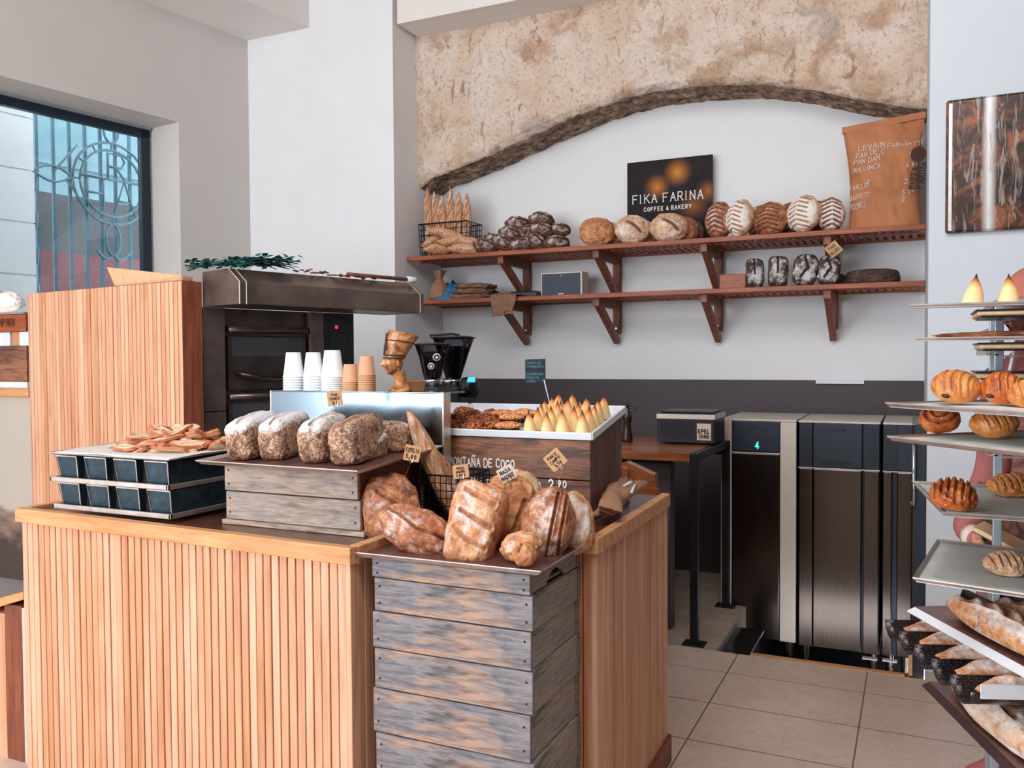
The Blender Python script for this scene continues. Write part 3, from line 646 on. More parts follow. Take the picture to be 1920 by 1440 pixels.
# flat baking sheets with a raised lip
def sheet(name, p00, p10, p11, p01, mat, rimmat, lip=.012, h=.006, label='', cat='tray', group=None, flare=.012, parchment=None):
    """corner points, lower left, lower right, upper right, upper left (world)"""
    P = [Vector(p) for p in (p00, p10, p11, p01)]; c = sum(P, Vector())/4
    e = empty(name, c, 0, label, cat, group)
    U = (P[1]-P[0]).normalized(); V = (P[3]-P[0]).normalized(); Nn = U.cross(V).normalized()
    Q = [p-c for p in P]
    f = MB(); f.prism([q-Nn*.0015 for q in Q], Nn*.003); f.build('base', mat, e)
    f = MB()
    O = [Q[0]-U*flare-V*flare, Q[1]+U*flare-V*flare, Q[2]+U*flare+V*flare, Q[3]-U*flare+V*flare]
    for i in range(4):
        a, b = Q[i], Q[(i+1) % 4]; c1, d1 = O[i]+Nn*lip, O[(i+1) % 4]+Nn*lip
        k = Nn*.003
        f.hexa([a, b, d1, c1, a+k, b+k, d1+k, c1+k])
    f.build('lip', rimmat, e)
    if parchment:
        s_ = .93; f = MB()
        def pf(u, v):
            p = Q[0].lerp(Q[1], u).lerp(Q[3].lerp(Q[2], u), v)*parchment[1]
            return p+Nn*(.004+.003*noise.noise(Vector((u*6, v*5, c.x)))+.002)
        f.grid(pf, 20, 14); f.build('parchment', parchment[0], e, smooth=True, solid=.0008)
    return e
sheet('baking_tray', (-1.452, 2.035, 1.037), (-.886, 2.045, 1.037), (-.886, 2.43, 1.044), (-1.452, 2.43, 1.044), MT['tray'], MT['rim'], label='brown baking tray of country loaves on the tall crate stack')
sheet('baking_tray', (-2.12, 2.12, 1.262), (-1.49, 2.10, 1.262), (-1.50, 2.60, 1.285), (-2.12, 2.60, 1.285), MT['tray'], MT['rim'], lip=.010, label='brown baking tray of seeded tin loaves on the pale crates')
# bread tin racks (strapped loaf tins, seen as deep ribbed black pans), two stacked
def tin_rack(z, label, dx=0.0):
    e = empty('strapped_loaf_tins', (-2.54+dx, 2.32, z), 0, label, 'loaf tin', 'stacked strapped loaf tins')
    Wt, D, h = .54, .40, .092; n = 4
    f = MB()
    for i in range(n):
        cx = -Wt/2+.055+i*(Wt-.10)/(n-1)*1.0; w0, w1 = .046, .052
        f.hexa([(cx-w0, -D/2+.012, .012), (cx+w0, -D/2+.012, .012), (cx+w0, D/2-.012, .012), (cx-w0, D/2-.012, .012), (cx-w1, -D/2, h), (cx+w1, -D/2, h), (cx+w1, D/2, h), (cx-w1, D/2, h)])
    f.build('tin', MT['blackblue'], e, bevel=.004)
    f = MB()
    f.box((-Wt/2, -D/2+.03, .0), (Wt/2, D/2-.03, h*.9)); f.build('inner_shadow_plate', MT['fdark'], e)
    f = MB()
    for y in (-D/2-.012, D/2):
        f.box((-Wt/2-.02, y, -.002), (Wt/2+.02, y+.012, .016))
    for x in (-Wt/2-.02, Wt/2+.008): f.box((x, -D/2-.012, -.002), (x+.012, D/2+.012, .016))
    f.build('strap', MT['rim'], e, bevel=.003)
    f = MB()
    for i in range(n):
        cx = -Wt/2+.055+i*(Wt-.10)/(n-1)
        for s in (-1, 1): f.bar((cx+s*.046, -D/2+.010, .014), (cx+s*.053, -D/2-.002, h), .003, .003)
        f.bar((cx-.052, -D/2-.002, h-.001), (cx+.052, -D/2-.002, h-.001), .003, .004)
    f.build('tin_edge', MT['rim'], e)
    return e
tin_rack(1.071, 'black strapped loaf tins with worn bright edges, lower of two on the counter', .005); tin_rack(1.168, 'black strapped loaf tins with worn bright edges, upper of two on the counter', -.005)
sheet('baking_tray', (-2.82, 2.11, 1.266), (-2.25, 2.11, 1.266), (-2.20, 2.56, 1.280), (-2.82, 2.56, 1.280), MT['blackblue'], MT['rim'], lip=.004, label='dark baking tray lined with white parchment on the loaf tins', parchment=(MT['paper'], 1.0))
# ---------------------------------------------------------------- tall slatted panel beside the oven
Yp = 3.0; pr = at(345, 527, Y=Yp); pl = at(58, 551, Z=pr.z); pl = pr+(pl-pr)
pz = pr.z
pan = empty('slatted_partition', (pl.x, pl.y, 0), 0, 'tall oak slatted partition standing beside the bread oven', 'partition')
f = MB(); dv = (pr-pl).normalized(); nv = Vector((dv.y, -dv.x, 0))  # nv towards camera
A0 = Vector((0, 0, 0)); B0 = Vector((pr.x-pl.x, pr.y-pl.y, 0))
f.prism([A0, B0, B0-nv*.05, A0-nv*.05], (0, 0, pz-.004)); f.build('backing', plain('dark_partition_core', srgb(44, 24, 18), .7), pan)
f = MB(); slats(f, A0, B0, 0, pz, nv, pitch=.0315, w=.0272, d=.013); f.build('slats', MT['oak'], pan, bevel=.0015, seg=1)
f = MB(); c0 = B0+nv*.013; rr_ = at(378, 529, Z=pz)-pl; rr_.z = 0
f.prism([c0, Vector((rr_.x, rr_.y+.0, 0)), B0-nv*.045, B0-nv*.02], (0, 0, pz)); f.build('end_board', MT['teakz'], pan)
f = MB(); f.prism([A0+nv*.013, A0-dv*.035+nv*.0, A0-dv*.035-nv*.12, A0-nv*.05], (0, 0, pz)); f.build('side_board', MT['oak'], pan)
# ---------------------------------------------------------------- deck oven with hood
hz = 1.85
h0 = at(380, 572, Z=hz); h1 = at(449, 570, Y=Yp+.01); hz = h1.z; h2 = at(795, 587, Z=hz); h0 = at(382, 571, Z=hz)
od = (h2-h1); od.z = 0; oL = od.length; od.normalize(); on = Vector((od.y, -od.x, 0))       # on: out of the oven front
ov = empty('deck_oven', (h1.x, h1.y, 0), 0, 'brown stained steel deck oven with a projecting hood', 'oven')
def OP(s, n, z): return od*s+on*n+Vector((0, 0, z))
ht = at(449, 527, Y=h1.y).z; hm = at(345/345*430, 505, Y=h1.y).z
f = MB(); dpt = .80; hd = .05
def prx(p): d = p-CP; return 960+FPX*d.dot(RT)/d.dot(FW)
while prx(h1-on*hd) > 381 and hd < 1.2: hd += .005
hs = hd*.28
top_ = at(430, 503, X=(h1-on*hs).x, Y=None).z if 0 else at(430, 503, Y=(h1-on*hs).y).z
f.prism([OP(0, 0, hz), OP(0, 0, ht), OP(0, -hs, top_), OP(0, -hd, top_), OP(0, -hd, hz)], od*oL); f.build('hood', MT['oven'], ov, bevel=.004)
f = MB()
for s in (0.0, .035, oL-.03): f.tube([OP(s, .003, hz), OP(s, .003, ht), OP(s, -hs, top_+.001)], .0022, 6)
f.build('hood_seam', MT['strip'], ov)
f = MB(); bn = -hd-.03; bw0, bw1 = 0.0, oL*.80
f.prism([OP(bw0, bn, 0), OP(bw1, bn, 0), OP(bw1, -dpt, 0), OP(bw0, -dpt, 0)], (0, 0, hz)); f.build('body', MT['ovend'], ov)
f = MB(); pw = .115
for a, b in ((bw0, bw0+pw), (bw1-.30, bw1-.21)):
    for z0, z1 in ((0, 1.35), (1.355, hz-.0)):
        f.prism([OP(a, bn, z0), OP(b, bn, z0), OP(b, bn+.03, z0), OP(a, bn+.03, z0)], (0, 0, z1-z0))
f.build('pillar', MT['oven'], ov, bevel=.002)
for k_, (z0, z1) in enumerate(((1.20, 1.47), (.88, 1.13))):
    pass
def deck(zc, hgt):
    a, b = bw0+pw+.02, bw1-.32; f = MB()
    f.prism([OP(a, bn+.005, zc-hgt/2), OP(b, bn+.005, zc-hgt/2), OP(b, bn+.022, zc-hgt/2), OP(a, bn+.022, zc-hgt/2)], (0, 0, hgt)); d = f.build('oven_door', MT['ovend'], ov, bevel=.004)
    f = MB(); hz_ = zc-hgt*.28
    f.tube([OP(a+.05, bn+.02, hz_+.03), OP(a+.06, bn+.06, hz_+.02), OP(a+.16, bn+.085, hz_-.005), OP((a+b)/2, bn+.09, hz_-.01), OP(b-.16, bn+.085, hz_-.005), OP(b-.06, bn+.06, hz_+.02), OP(b-.05, bn+.02, hz_+.03)], .012, 8)
    h = f.build('handle', MT['ovend'], ov, smooth=True); 
    f = MB(); zz = zc+hgt/2
    f.prism([OP(a+.02, bn+.02, zz-.10), OP(b-.02, bn+.02, zz-.10), OP(b-.02, bn+.024, zz-.10), OP(a+.02, bn+.024, zz-.10)], (0, 0, .09)); f.build('door_window', MT['smoke'], ov)
    f = MB(); f.tube([OP(a, bn+.03, zz+.03), OP(b, bn+.03, zz+.03)], .016, 8); f.build('roller_bar', MT['oven'], ov, smooth=True)
deck(1.585, .27); deck(1.26, .26); deck(.93, .25)
f = MB(); a, b = bw1-.20, bw1-.0
f.prism([OP(a, bn+.0, 1.0), OP(b, bn+.0, 1.0), OP(b, bn+.02, 1.0), OP(a, bn+.02, 1.0)], (0, 0, hz-1.0)); cp = f.build('control_panel', MT['plastic'], ov)
def disc(mb, c, nrm, r, d, n=16):
    nrm = Vector(nrm).normalized(); a = nrm.orthogonal().normalized(); b = nrm.cross(a); c = Vector(c)
    mb.prism([c+(a*math.cos(2*math.pi*i/n)+b*math.sin(2*math.pi*i/n))*r for i in range(n)], nrm*d)
f = MB()
q = at(710, 612, Y=h1.y+od.y*(a+b)/2+on.y*bn)
disc(f, OP((a+b)/2-.02, bn+.02, q.z), on, .009, .004)
for s in (-.03, .0): disc(f, OP((a+b)/2+s, bn+.02, at(712, 724, Y=h1.y+od.y*(a+b)/2).z), on, .008, .004)
f.build('pilot_light', MT['red'], cp)
f = MB(); f.tube([OP(a+.03, bn+.022, 1.45), OP(b-.04, bn+.022, 1.45), OP(b-.04, bn+.022, q.z+.05), OP(a+.03, bn+.022, q.z+.05)], .002, 4, closed=True); f.build('panel_outline', MT['blackblue'], cp)
ovtop = top_
HB = Vector((h1.x, h1.y, 0))
# ---------------------------------------------------------------- wall shelves
ZU = at(1300, 447.3, Y=5.82).z; ZL = at(1300, 542.7, Y=5.82).z; YF = 5.82
brx = [at(x, y, Y=6.36).x for x, y in ((988, 560), (1157, 560), (1347, 560), (1563, 560))]
def shelf(z, ztop, drop, label, x0=-3.63, th=.032, zb=None):
    e = empty('wall_shelf', (-1.8, YW, z), 0, label, 'shelf', 'long slatted wall shelves'); o = Vector((1.8, -YW, -z))
    f = MB(); f.m = Matrix.Translation(o); f.box((x0, YF, z-th), (.046, YF+.045, z)); f.box((x0, YW-.05, z-th), (.046, YW-.008, z)); f.box((x0, YF+.2, z-th*.0-.028), (.046, YF+.24, z-.012)); f.build('rail', MT['teak'], e, bevel=.003)
    f = MB(); f.m = Matrix.Translation(o); n = 72
    for i in range(n):
        x = x0+.02+(3.63)*i/n; f.box((x, YF+.04, z-.022), (x+.030, YW-.045, z-.002))
    f.build('slats', MT['teak'], e)
    for x in brx:
        zb_ = zb if zb else ztop
        f = MB(); f.m = Matrix.Translation(o)
        f.box((x-.028, YW-.06, zb_), (x+.028, YW-.008, z-th)); f.box((x-.024, YF+.05, z-th-.055), (x+.024, YW-.05, z-th))
        zz = z-th-.03
        f.bar((x, YF+.09, zz), (x, YW-.04, zz-drop), .044, .05)
        b = f.build('bracket', MT['teakz'], e, bevel=.003)
        f = MB(); f.m = Matrix.Translation(o); disc(f, (x, YW-.06, zb_+.035), (0, -1, 0), .008, .004, 10); f.build('screw', MT['chrome'], b)
    return e
shelf(ZU, ZL+.03, .27, 'upper red brown slatted wall shelf carrying the flour sack and loaves')
shelf(ZL, None, .27, 'lower red brown slatted wall shelf carrying dark rye loaves and sacking', zb=at(1347, 621, Y=6.36).z)
# small socket plate on the dado top at right
f = MB(); p = at(1530, 716, Y=YW-.02); q = at(1620, 716, Y=YW-.02); f.box((p.x, YW-.03, p.z-.012), (q.x, YW-.006, p.z+.012)); tag(f.build('wall_plate', MT['white'], None), 'thin white strip fixed at the top edge of the dark dado', 'plate')
# ---------------------------------------------------------------- upright fridges
FY = 5.62
def fx(x, y=900): return at(x, y, Y=FY).x
def fz(x, y): return at(x, y, Y=FY).z
def fridge(x0, x1, ztop, zbot, label, strips, panel, badge=None, zsplit=None, vents=()):
    e = empty('upright_fridge', ((x0+x1)/2, FY, zbot), 0, label, 'fridge', 'row of steel upright fridges'); o = Vector((-(x0+x1)/2, -FY, -zbot)); T = Matrix.Translation(o)
    f = MB(); f.m = T; f.box((x0, FY+.03, zbot), (x1, FY+.68, ztop-.015)); f.build('cabinet', MT['fpanel'], e, bevel=.004)
    f = MB(); f.m = T; f.box((x0, FY+.0, ztop-.012), (x1, FY+.70, ztop)); f.build('top_plate', MT['strip'], e)
    zs = zsplit
    f = MB(); f.m = T; f.box((panel[0], FY-.005, zs+.012), (panel[1], FY+.03, ztop-.015)); cpn = f.build('control_panel', MT['fpanel'], e, bevel=.003)
    f = MB(); f.m = T; f.box((panel[0], FY-.01, zbot+.01), (panel[1], FY+.03, zs)); f.build('door', MT['fridge'], e, bevel=.006)
    f = MB(); f.m = T; f.box((x0, FY-.006, zs), (x1, FY+.0, zs+.006)); f.build('door_seam', MT['strip'], e)
    for a, b, mt in strips:
        f = MB(); f.m = T; f.box((a, FY-.008, zbot+.01), (b, FY+.03, zs-.002 if mt != 'strip' else ztop-.015)); f.build('side_strip', MT[mt], e, bevel=.003)
    for a, b in vents:
        f = MB(); f.m = T; f.box((a, FY-.006, zs+.01), (b, FY+.03, ztop-.015)); v = f.build('vent_panel', MT['fpanel'], e)
        f = MB(); f.m = T; nx = 8; nz_ = 22
        for i in range(nx):
            for j in range(nz_):
                cx = a+(b-a)*(i+.8)/(nx+.6); cz = zs+.02+(ztop-zs-.05)*(j+.5)/nz_; f.box((cx-.0022, FY-.0075, cz-.003), (cx+.0022, FY-.005, cz+.003))
        f.build('perforation', MT['strip'] if 0 else MT['fdark'], v)
    f = MB(); f.m = T
    for x in (x0+.04, x1-.04): f.lathe([(.020, zbot-.095), (.020, zbot-.06), (.026, zbot-.06), (.026, zbot+.005)], 14, c=(x, FY+.05, 0)); f.lathe([(.020, zbot-.095), (.026, zbot+.005)], 14, c=(x, FY+.6, 0))
    f.build('foot', MT['fridge'], e, smooth=False)
    f = MB(); f.m = T; f.bar((x0+.06, FY-.006, ztop+.004), (x1-.05, FY+.02, ztop+.004), .0, .0)
    return e, T, cpn
zt1 = fz(1420, 786); zb1 = fz(1490, 1208)
e, T, cpn = fridge(fx(1352), fx(1493), zt1, zb1, 'left steel upright fridge with a cyan number on its panel', [(fx(1352), fx(1372), 'strip'), (fx(1463), fx(1493), 'strip')], (fx(1373), fx(1462)), zsplit=fz(1420, 850))
f = MB(); f.m = T; p = at(1420, 836, Y=FY-.008); letters(f, '4', (p.x-.012, FY-.007, p.z-.018), (1, 0, 0), (0, 0, 1), .042, .14); f.build('digit', MT['cyan'], cpn)
f = MB(); f.m = T; p = at(1406, 804, Y=FY-.008); letters(f, 'GRAM', (p.x, FY-.0065, p.z), (1, 0, 0), (0, 0, 1), .014, .16, gap=.4); f.build('badge', MT['fdark'], cpn)
e, T, cpn = fridge(fx(1497), fx(1650), fz(1570, 790), fz(1600, 1225), 'middle steel upright fridge with perforated vents beside its panel', [(fx(1499), fx(1524), 'fridge'), (fx(1620), fx(1648), 'fridge')], (fx(1525), fx(1616)), zsplit=fz(1570, 880), vents=((fx(1499), fx(1522)), (fx(1623), fx(1648))))
f = MB(); f.m = T; p = at(1558, 810, Y=FY-.008); letters(f, 'GRAM', (p.x, FY-.0065, p.z), (1, 0, 0), (0, 0, 1), .022, .18, gap=.4); f.build('badge', MT['fdark'], cpn)
f = MB(); f.m = T; a = at(1538, 872, Y=FY-.008); b = at(1602, 872, Y=FY-.008); f.box((a.x, FY-.007, a.z), (b.x, FY-.004, a.z+.03)); f.build('display', MT['plastic'], cpn)
f = MB(); f.m = T; letters(f, 'T', (a.x+.10, FY-.008, a.z-.032), (1, 0, 0), (0, 0, 1), .016, .2); f.build('lock_mark', MT['chalk'], cpn)
f = MB(); f.m = T; a = at(1617, 1232, Y=FY); b = at(1645, 1232, Y=FY); f.box((a.x, FY-.04, a.z), (b.x, FY-.0, a.z+.008)); f.build('hinge', MT['strip'], e)
e, T, cpn = fridge(fx(1655), fx(1712), fz(1690, 793), fz(1690, 1235), 'rightmost steel upright fridge half hidden by the handled cabinet', [(fx(1656), fx(1672), 'fridge')], (fx(1682), fx(1711)), zsplit=fz(1690, 886), vents=((fx(1656), fx(1682)),))
f = MB(); f.m = T; a = at(1655, 1236, Y=FY); b = at(1682, 1236, Y=FY); f.box((a.x, FY-.04, a.z), (b.x, FY-.0, a.z+.008)); f.build('hinge', MT['strip'], e)
# narrow cabinet with a handle at the floor's edge
c0 = at(1703, 1270, Y=4.73); c1 = at(1737, 1270, Y=4.73); ct = at(1720, 796, Y=4.73).z
e = empty('steel_cabinet', (c0.x, 4.73, 0), 0, 'narrow dark steel cabinet with a long bar handle against the right wall', 'cabinet'); T = Matrix.Translation((-c0.x, -4.73, 0))
f = MB(); f.m = T; f.box((c0.x+.01, 4.75, -.30), (.044, 5.4, ct)); f.build('body', MT['fridge'], e, bevel=.004)
f = MB(); f.m = T; f.box((c0.x+.022, 4.735, .0), (.044, 4.75, ct)); f.build('door', MT['fpanel'], e)
f = MB(); f.m = T; hx_ = at(1713, 900, Y=4.70).x; za = at(1713, 950, Y=4.70).z; zb_ = at(1713, 838, Y=4.7).z
f.tube([(hx_-.012, 4.735, za+.015), (hx_, 4.70, za), (hx_+.0, 4.695, za+.05), (hx_, 4.695, zb_), (hx_, 4.735, zb_+.01)], .008, 8); f.build('handle', MT['chrome'], e, smooth=True)
f = MB(); f.m = T; f.box((c0.x, 4.72, -.0), (c0.x+.018, 4.75, ct*.17)); f.build('edge_trim', MT['oakx'], e)
# wooden edge of the sunken bay and the low thing beside the platform
f = MB(); f.box((-.80, 4.69, -.06), (-.045, 4.735, .004)); tag(f.build('edge_board', MT['oakx'], None, bevel=.003), kind='structure')
bpy.data.objects[-1 if 0 else 'edge_board'].name = 'trim_1'
e = empty('metal_pan_box', (-.92, 4.98, -.3), 0, 'low metal basin on a dark box between platform and left fridge', 'basin')
f = MB(); f.box((-.055, -.24, 0), (.075, .3, .24)); f.build('box', MT['plastic'], e)
f = MB(); f.prism([(-.06, -.27, .24), (.10, -.27, .24), (.10, .33, .24), (-.06, .33, .24)], (0, 0, .015)); f.build('basin', MT['steel'], e, bevel=.004)
f = MB(); f.lathe([(.03, 0), (.032, .1), (.02, .13), (.012, .15)], 14, c=(.09, -.22, .06)); f.build('blue_bottle', MT['blue'], e, smooth=True)
# ---------------------------------------------------------------- high table with steel frame, scale on it
tz = 1.067
tb = empty('high_table', (-1.12, 4.75, 0), 0, 'high red brown plank table on a square black steel frame', 'table'); T = Matrix.Translation((1.12, -4.75, 0))
f = MB(); f.m = T; x0 = -2.6; x1 = -1.135
for i in range(7): f.box((x0, 4.735+i*.122, tz-.045), (x1, 4.735+(i+1)*.122-.001, tz))
f.build('top', MT['tablewood'], tb, bevel=.0015)
f = MB(); f.m = T
for x, y in ((-1.112, 4.755), (-1.10, 5.57), (-2.58, 4.755), (-2.58, 5.57)): f.box((x-.022, y-.022, .005), (x+.022, y+.022, tz))
f.build('leg', MT['black'], tb, bevel=.003)
f = MB(); f.m = T; f.bar((-1.112, 4.74, tz-.02), (-1.10, 5.58, tz-.02), .044, .044); f.bar((-2.58, 5.57, tz-.07), (-1.1, 5.57, tz-.07), .04, .04); f.build('frame_rail', MT['black'], tb, bevel=.003)
f = MB(); f.m = T
for x, y in ((-1.112, 4.755), (-1.10, 5.57)): f.box((x-.06, y-.05, 0), (x+.06, y+.05, .008))
f.build('foot_plate', MT['black'], tb)
f = MB(); f.box((-3.6, 4.95, 0), (-1.30, 5.05, .98)); struct('wall_low_partition', f, MT['dark_wall'])
# scale
s0_ = at(1232, 818, Y=5.2); s1_ = at(1340, 818, Y=5.2); sc = empty('counter_scale', ((s0_.x+s1_.x)/2, 5.2, tz), 0, 'dark counter scale with a small white sticker on the high table', 'scale')
w_ = (s1_.x-s0_.x)/2; zt3 = at(1286, 775, Y=5.2).z-tz
f = MB(); f.box((-w_, 0, .01), (w_, .30, zt3)); f.build('housing', MT['plastic'], sc, bevel=.006)
f = MB(); f.box((-w_-.003, -.006, zt3-.036), (w_+.003, .31, zt3-.006)); f.build('platform_rim', MT['strip'], sc, bevel=.003)
f = MB(); f.box((-w_*.9, .02, zt3), (w_*.9, .29, zt3+.012)); f.build('weighing_plate', MT['plastic'], sc, bevel=.004)
f = MB(); f.box((-w_*.88, -.004, .03), (w_*.22, 0, zt3-.045)); f.build('display', MT['smoke'], sc)
f = MB(); f.box((w_*.40, -.004, .032), (w_*.88, -.001, zt3-.06)); st_ = f.build('sticker', MT['palecard'], sc)
f = MB(); letters(f, 'EPEL', (w_*.45, -.006, .075), (1, 0, 0), (0, 0, 1), .022, .22); letters(f, 'DING', (w_*.50, -.006, .045), (1, 0, 0), (0, 0, 1), .020, .22); f.build('lettering', MT['ink'], st_)
# picture on the right wall
pp = [at(x, y, Y=4.55-.03) for x, y in ((1772, 438), (1777, 188))]
px0, pz0, pz1 = pp[0].x, pp[0].z, pp[1].z
k = N('rusted_metal_artwork', .35, .25)
a = k.noise(7, 7, .7, dist=1.0); b = k.noise(6, 7, .75, k.mapped((3.5, 1, .35)), dist=.8); g = k.noise(16, 5, .7, k.mapped((2.4, 1, .3), loc=(4, 0, 2)), dist=1.0)
c = k.ramp(a, [(.36, srgb(22, 18, 20)), (.5, srgb(70, 44, 36)), (.62, srgb(150, 88, 56)), (.75, srgb(60, 44, 40))])
c = k.mix(k.ramp(g, [(.52, BW(0)), (.60, BW(.6))]), c, srgb(178, 166, 156))
xs = k.n('SeparateXYZ', {0: k.tc.outputs['Generated']}).outputs[0]
c = k.mix(k.math('MULTIPLY', k.ramp(xs, [(.20, BW(0)), (.245, BW(1)), (.29, BW(0))]), k.ramp(b, [(.35, BW(.2)), (.5, BW(1))])), c, srgb(226, 224, 224))
c = k.mix(k.ramp(k.math('SUBTRACT', a, k.math('MULTIPLY', xs, 1.2)), [(.2, BW(0)), (.5, BW(.2))]), c, srgb(20, 18, 22))
k.set('Base Color', c); MT['art'] = k.m
e = empty('wall_picture', (px0, 4.55, pz0), 0, 'abstract rust and black panel picture with a white streak on the right wall', 'picture')
f = MB(); f.box((0, -.035, 0), (.72, -.004, pz1-pz0)); f.build('panel', MT['art'], e, bevel=.012)
f = MB(); f.box((.012, -.038, .01), (.026, -.034, pz1-pz0-.02)); f.build('edge_strip', MT['rim'], e)
# sign
sg = [at(1176, 306, Y=6.32), at(1336, 289, Y=6.32), at(1176, 400, Y=6.32)]
sw_ = sg[1].x-sg[0].x; zt4 = sg[0].z+.0
k = N('dark_sign_panel', .6); k.set('Specular IOR Level', .2)
obj = k.tc.outputs['Object']
def spot(cx, cz, r):
    return k.math('SUBTRACT', 1.0, k.math('DIVIDE', k.n('VectorMath', {0: obj, 1: (cx, -.012, cz)}, operation='DISTANCE').outputs['Value'], r), True)
sh = .62
tot = None
for cx, cz, r, w in ((.60*sw_, sh-.105, .12, .9), (.36*sw_, sh-.20, .11, .8), (.95*sw_, sh-.26, .10, .45), (.78*sw_, sh-.36, .13, .35)):
    q = k.math('MULTIPLY', k.math('POWER', spot(cx, cz, r), 1.6), w); tot = q if tot is None else k.math('ADD', tot, q)
c = k.mix(tot, k.ramp(k.noise(5, 3), [(.3, srgb(22, 19, 23)), (.7, srgb(40, 31, 32))]), srgb(232, 146, 66)); k.set('Base Color', c); MT['sign'] = k.m  # amber spots mixed into the panel colour, fading outwards
e = empty('shop_sign', (sg[0].x, 6.33, zt4-sh), 0, 'black shop sign reading FIKA FARINA COFFEE & BAKERY with soft-edged amber spots', 'sign')
f = MB(); f.box((0, -.012, 0), (sw_, .006, sh)); f.build('panel', MT['sign'], e, bevel=.002)
f = MB(); pa = at(1187, 383, Y=6.32)-Vector((sg[0].x, 6.33, zt4-sh)); hh = .062
wdt = letters(f, 'FIKA FARINA', (0, 0, 0), (1, 0, 0), (0, 0, 1), hh, .13, gap=.3, serif=True); s_ = (at(1323, 370, Y=6.32).x-sg[0].x-pa.x)/wdt
f = MB(); f.m = Matrix.Translation((pa.x, -.0135, pa.z)) @ Matrix.Diagonal((s_, 1, 1, 1)); letters(f, 'FIKA FARINA', (0, 0, 0), (1, 0, 0), (0, 0, 1), hh, .11, gap=.3, serif=True); f.build('lettering', MT['chalk'], e)
pa = at(1208, 397, Y=6.32)-Vector((sg[0].x, 6.33, zt4-sh)); f = MB(); f.m = Matrix.Translation((pa.x, -.0135, pa.z)) 
wdt = letters(MB(), 'COFFEE & BAKERY', (0, 0, 0), (1, 0, 0), (0, 0, 1), .028, .2, gap=.42); f.m = f.m @ Matrix.Diagonal(((at(1299, 389, Y=6.32).x-at(1208, 397, Y=6.32).x)/wdt, 1, 1, 1))
letters(f, 'COFFEE & BAKERY', (0, 0, 0), (1, 0, 0), (0, 0, 1), .028, .2, gap=.42); f.build('small_lettering', MT['chalk'], e)
# ================================================================ breads and goods
def ctr(x, y, Y): return at(x, y, Y=Y)
def face(name, me, px, py, Y, a, el, label, cat='bread', group=None, s=1.0, yaw=0, z=None):
    """a loaf propped up: crust towards the viewer, long axis at angle a in the upright plane"""
    p = at(px, py, Y=Y); up = tocam(p, el)
    up = Matrix.Rotation(math.radians(yaw), 3, 'Z') @ up
    hr = Vector((0, 0, 1)).cross(up).normalized()          # horizontal, to the viewer's right
    vt = up.cross(hr).normalized()
    A = math.radians(a); lg = hr*math.cos(A)+vt*math.sin(A)
    o = put(name, me, p, lg, up, label, cat, group, center=True, s=s)
    if z is not None: rest(o, z)
    return o
# ---- seeded tin loaves on the pale crates
def tinloaf(name, L, Wd, H, seed, flour, m='seed'):
    return bread_mesh(name, L, Wd, H, MT[m], n=5.5, nz=4.2, flat=.9, sub=6, bump=.035, bf=2.2, scores=[[(-.8, .05), (-.3, -.04), (.2, .06), (.8, 0)]], sw=.055, sg=.10, ridge=.07, flour=flour*.2, flour_top=flour, seed=seed, ends=.05)
SL = [((463, 868), (512, 792), 1.0, .0), ((537, 868), (592, 795), 1.0, .25), ((605, 878), (655, 795), .8, .5), ((674, 880), (714, 812), .25, .8)]
zt5 = 1.268
for i, (px0, w, fl, s_) in enumerate(((440, 1, 1.05, 1), (509, 1, .95, 2), (584, 1, .85, 3), (650, 1, .2, 4))):
    me = tinloaf('seeded_loaf', .275, .103, .134, i+1, fl)
    # front end foot and rear end direction
    a = at((446, 508, 583, 640)[i], (866, 866, 872, 876)[i], Z=zt5+.0)
    g = Vector((-.30, .95, 0)).normalized()
    if i == 3: g = Vector((-.20, .97, 0)).normalized()
    lg = (g+Vector((0, 0, .06))).normalized(); up = Vector((-.05, -.12, 1))
    o = put('seeded_loaf', me, a+g*.145+Vector((0, 0, .0)), -lg, up, ['seeded tin loaf dusted white, leftmost of the four leaning side by side', 'seeded tin loaf dusted white, second from left of the four leaning', 'seeded tin loaf with flour streaks, third from left of the four', 'browner seeded tin loaf with little flour, rightmost of the four leaning'][i], 'bread', 'seeded tin loaves on the baking tray')
    rest(o, zt5+.004*i*0)
me = tinloaf('seeded_loaf', .20, .105, .10, 9, .5); o = put('seeded_loaf', me, at(722, 835, Y=2.53), (1, .05, 0), (0, 0, 1), 'seeded tin loaf lying crosswise behind the four leaning loaves', 'bread'); rest(o, 1.282)
me = tinloaf('seeded_loaf', .19, .09, .085, 12, 1.3); o = put('seeded_loaf', me, at(686, 850, Y=2.36), (.10, -1, 0), (0, 0, 1), 'small dark seeded loaf end with white flour flakes behind the rightmost seeded loaf', 'bread'); rest(o, 1.275)
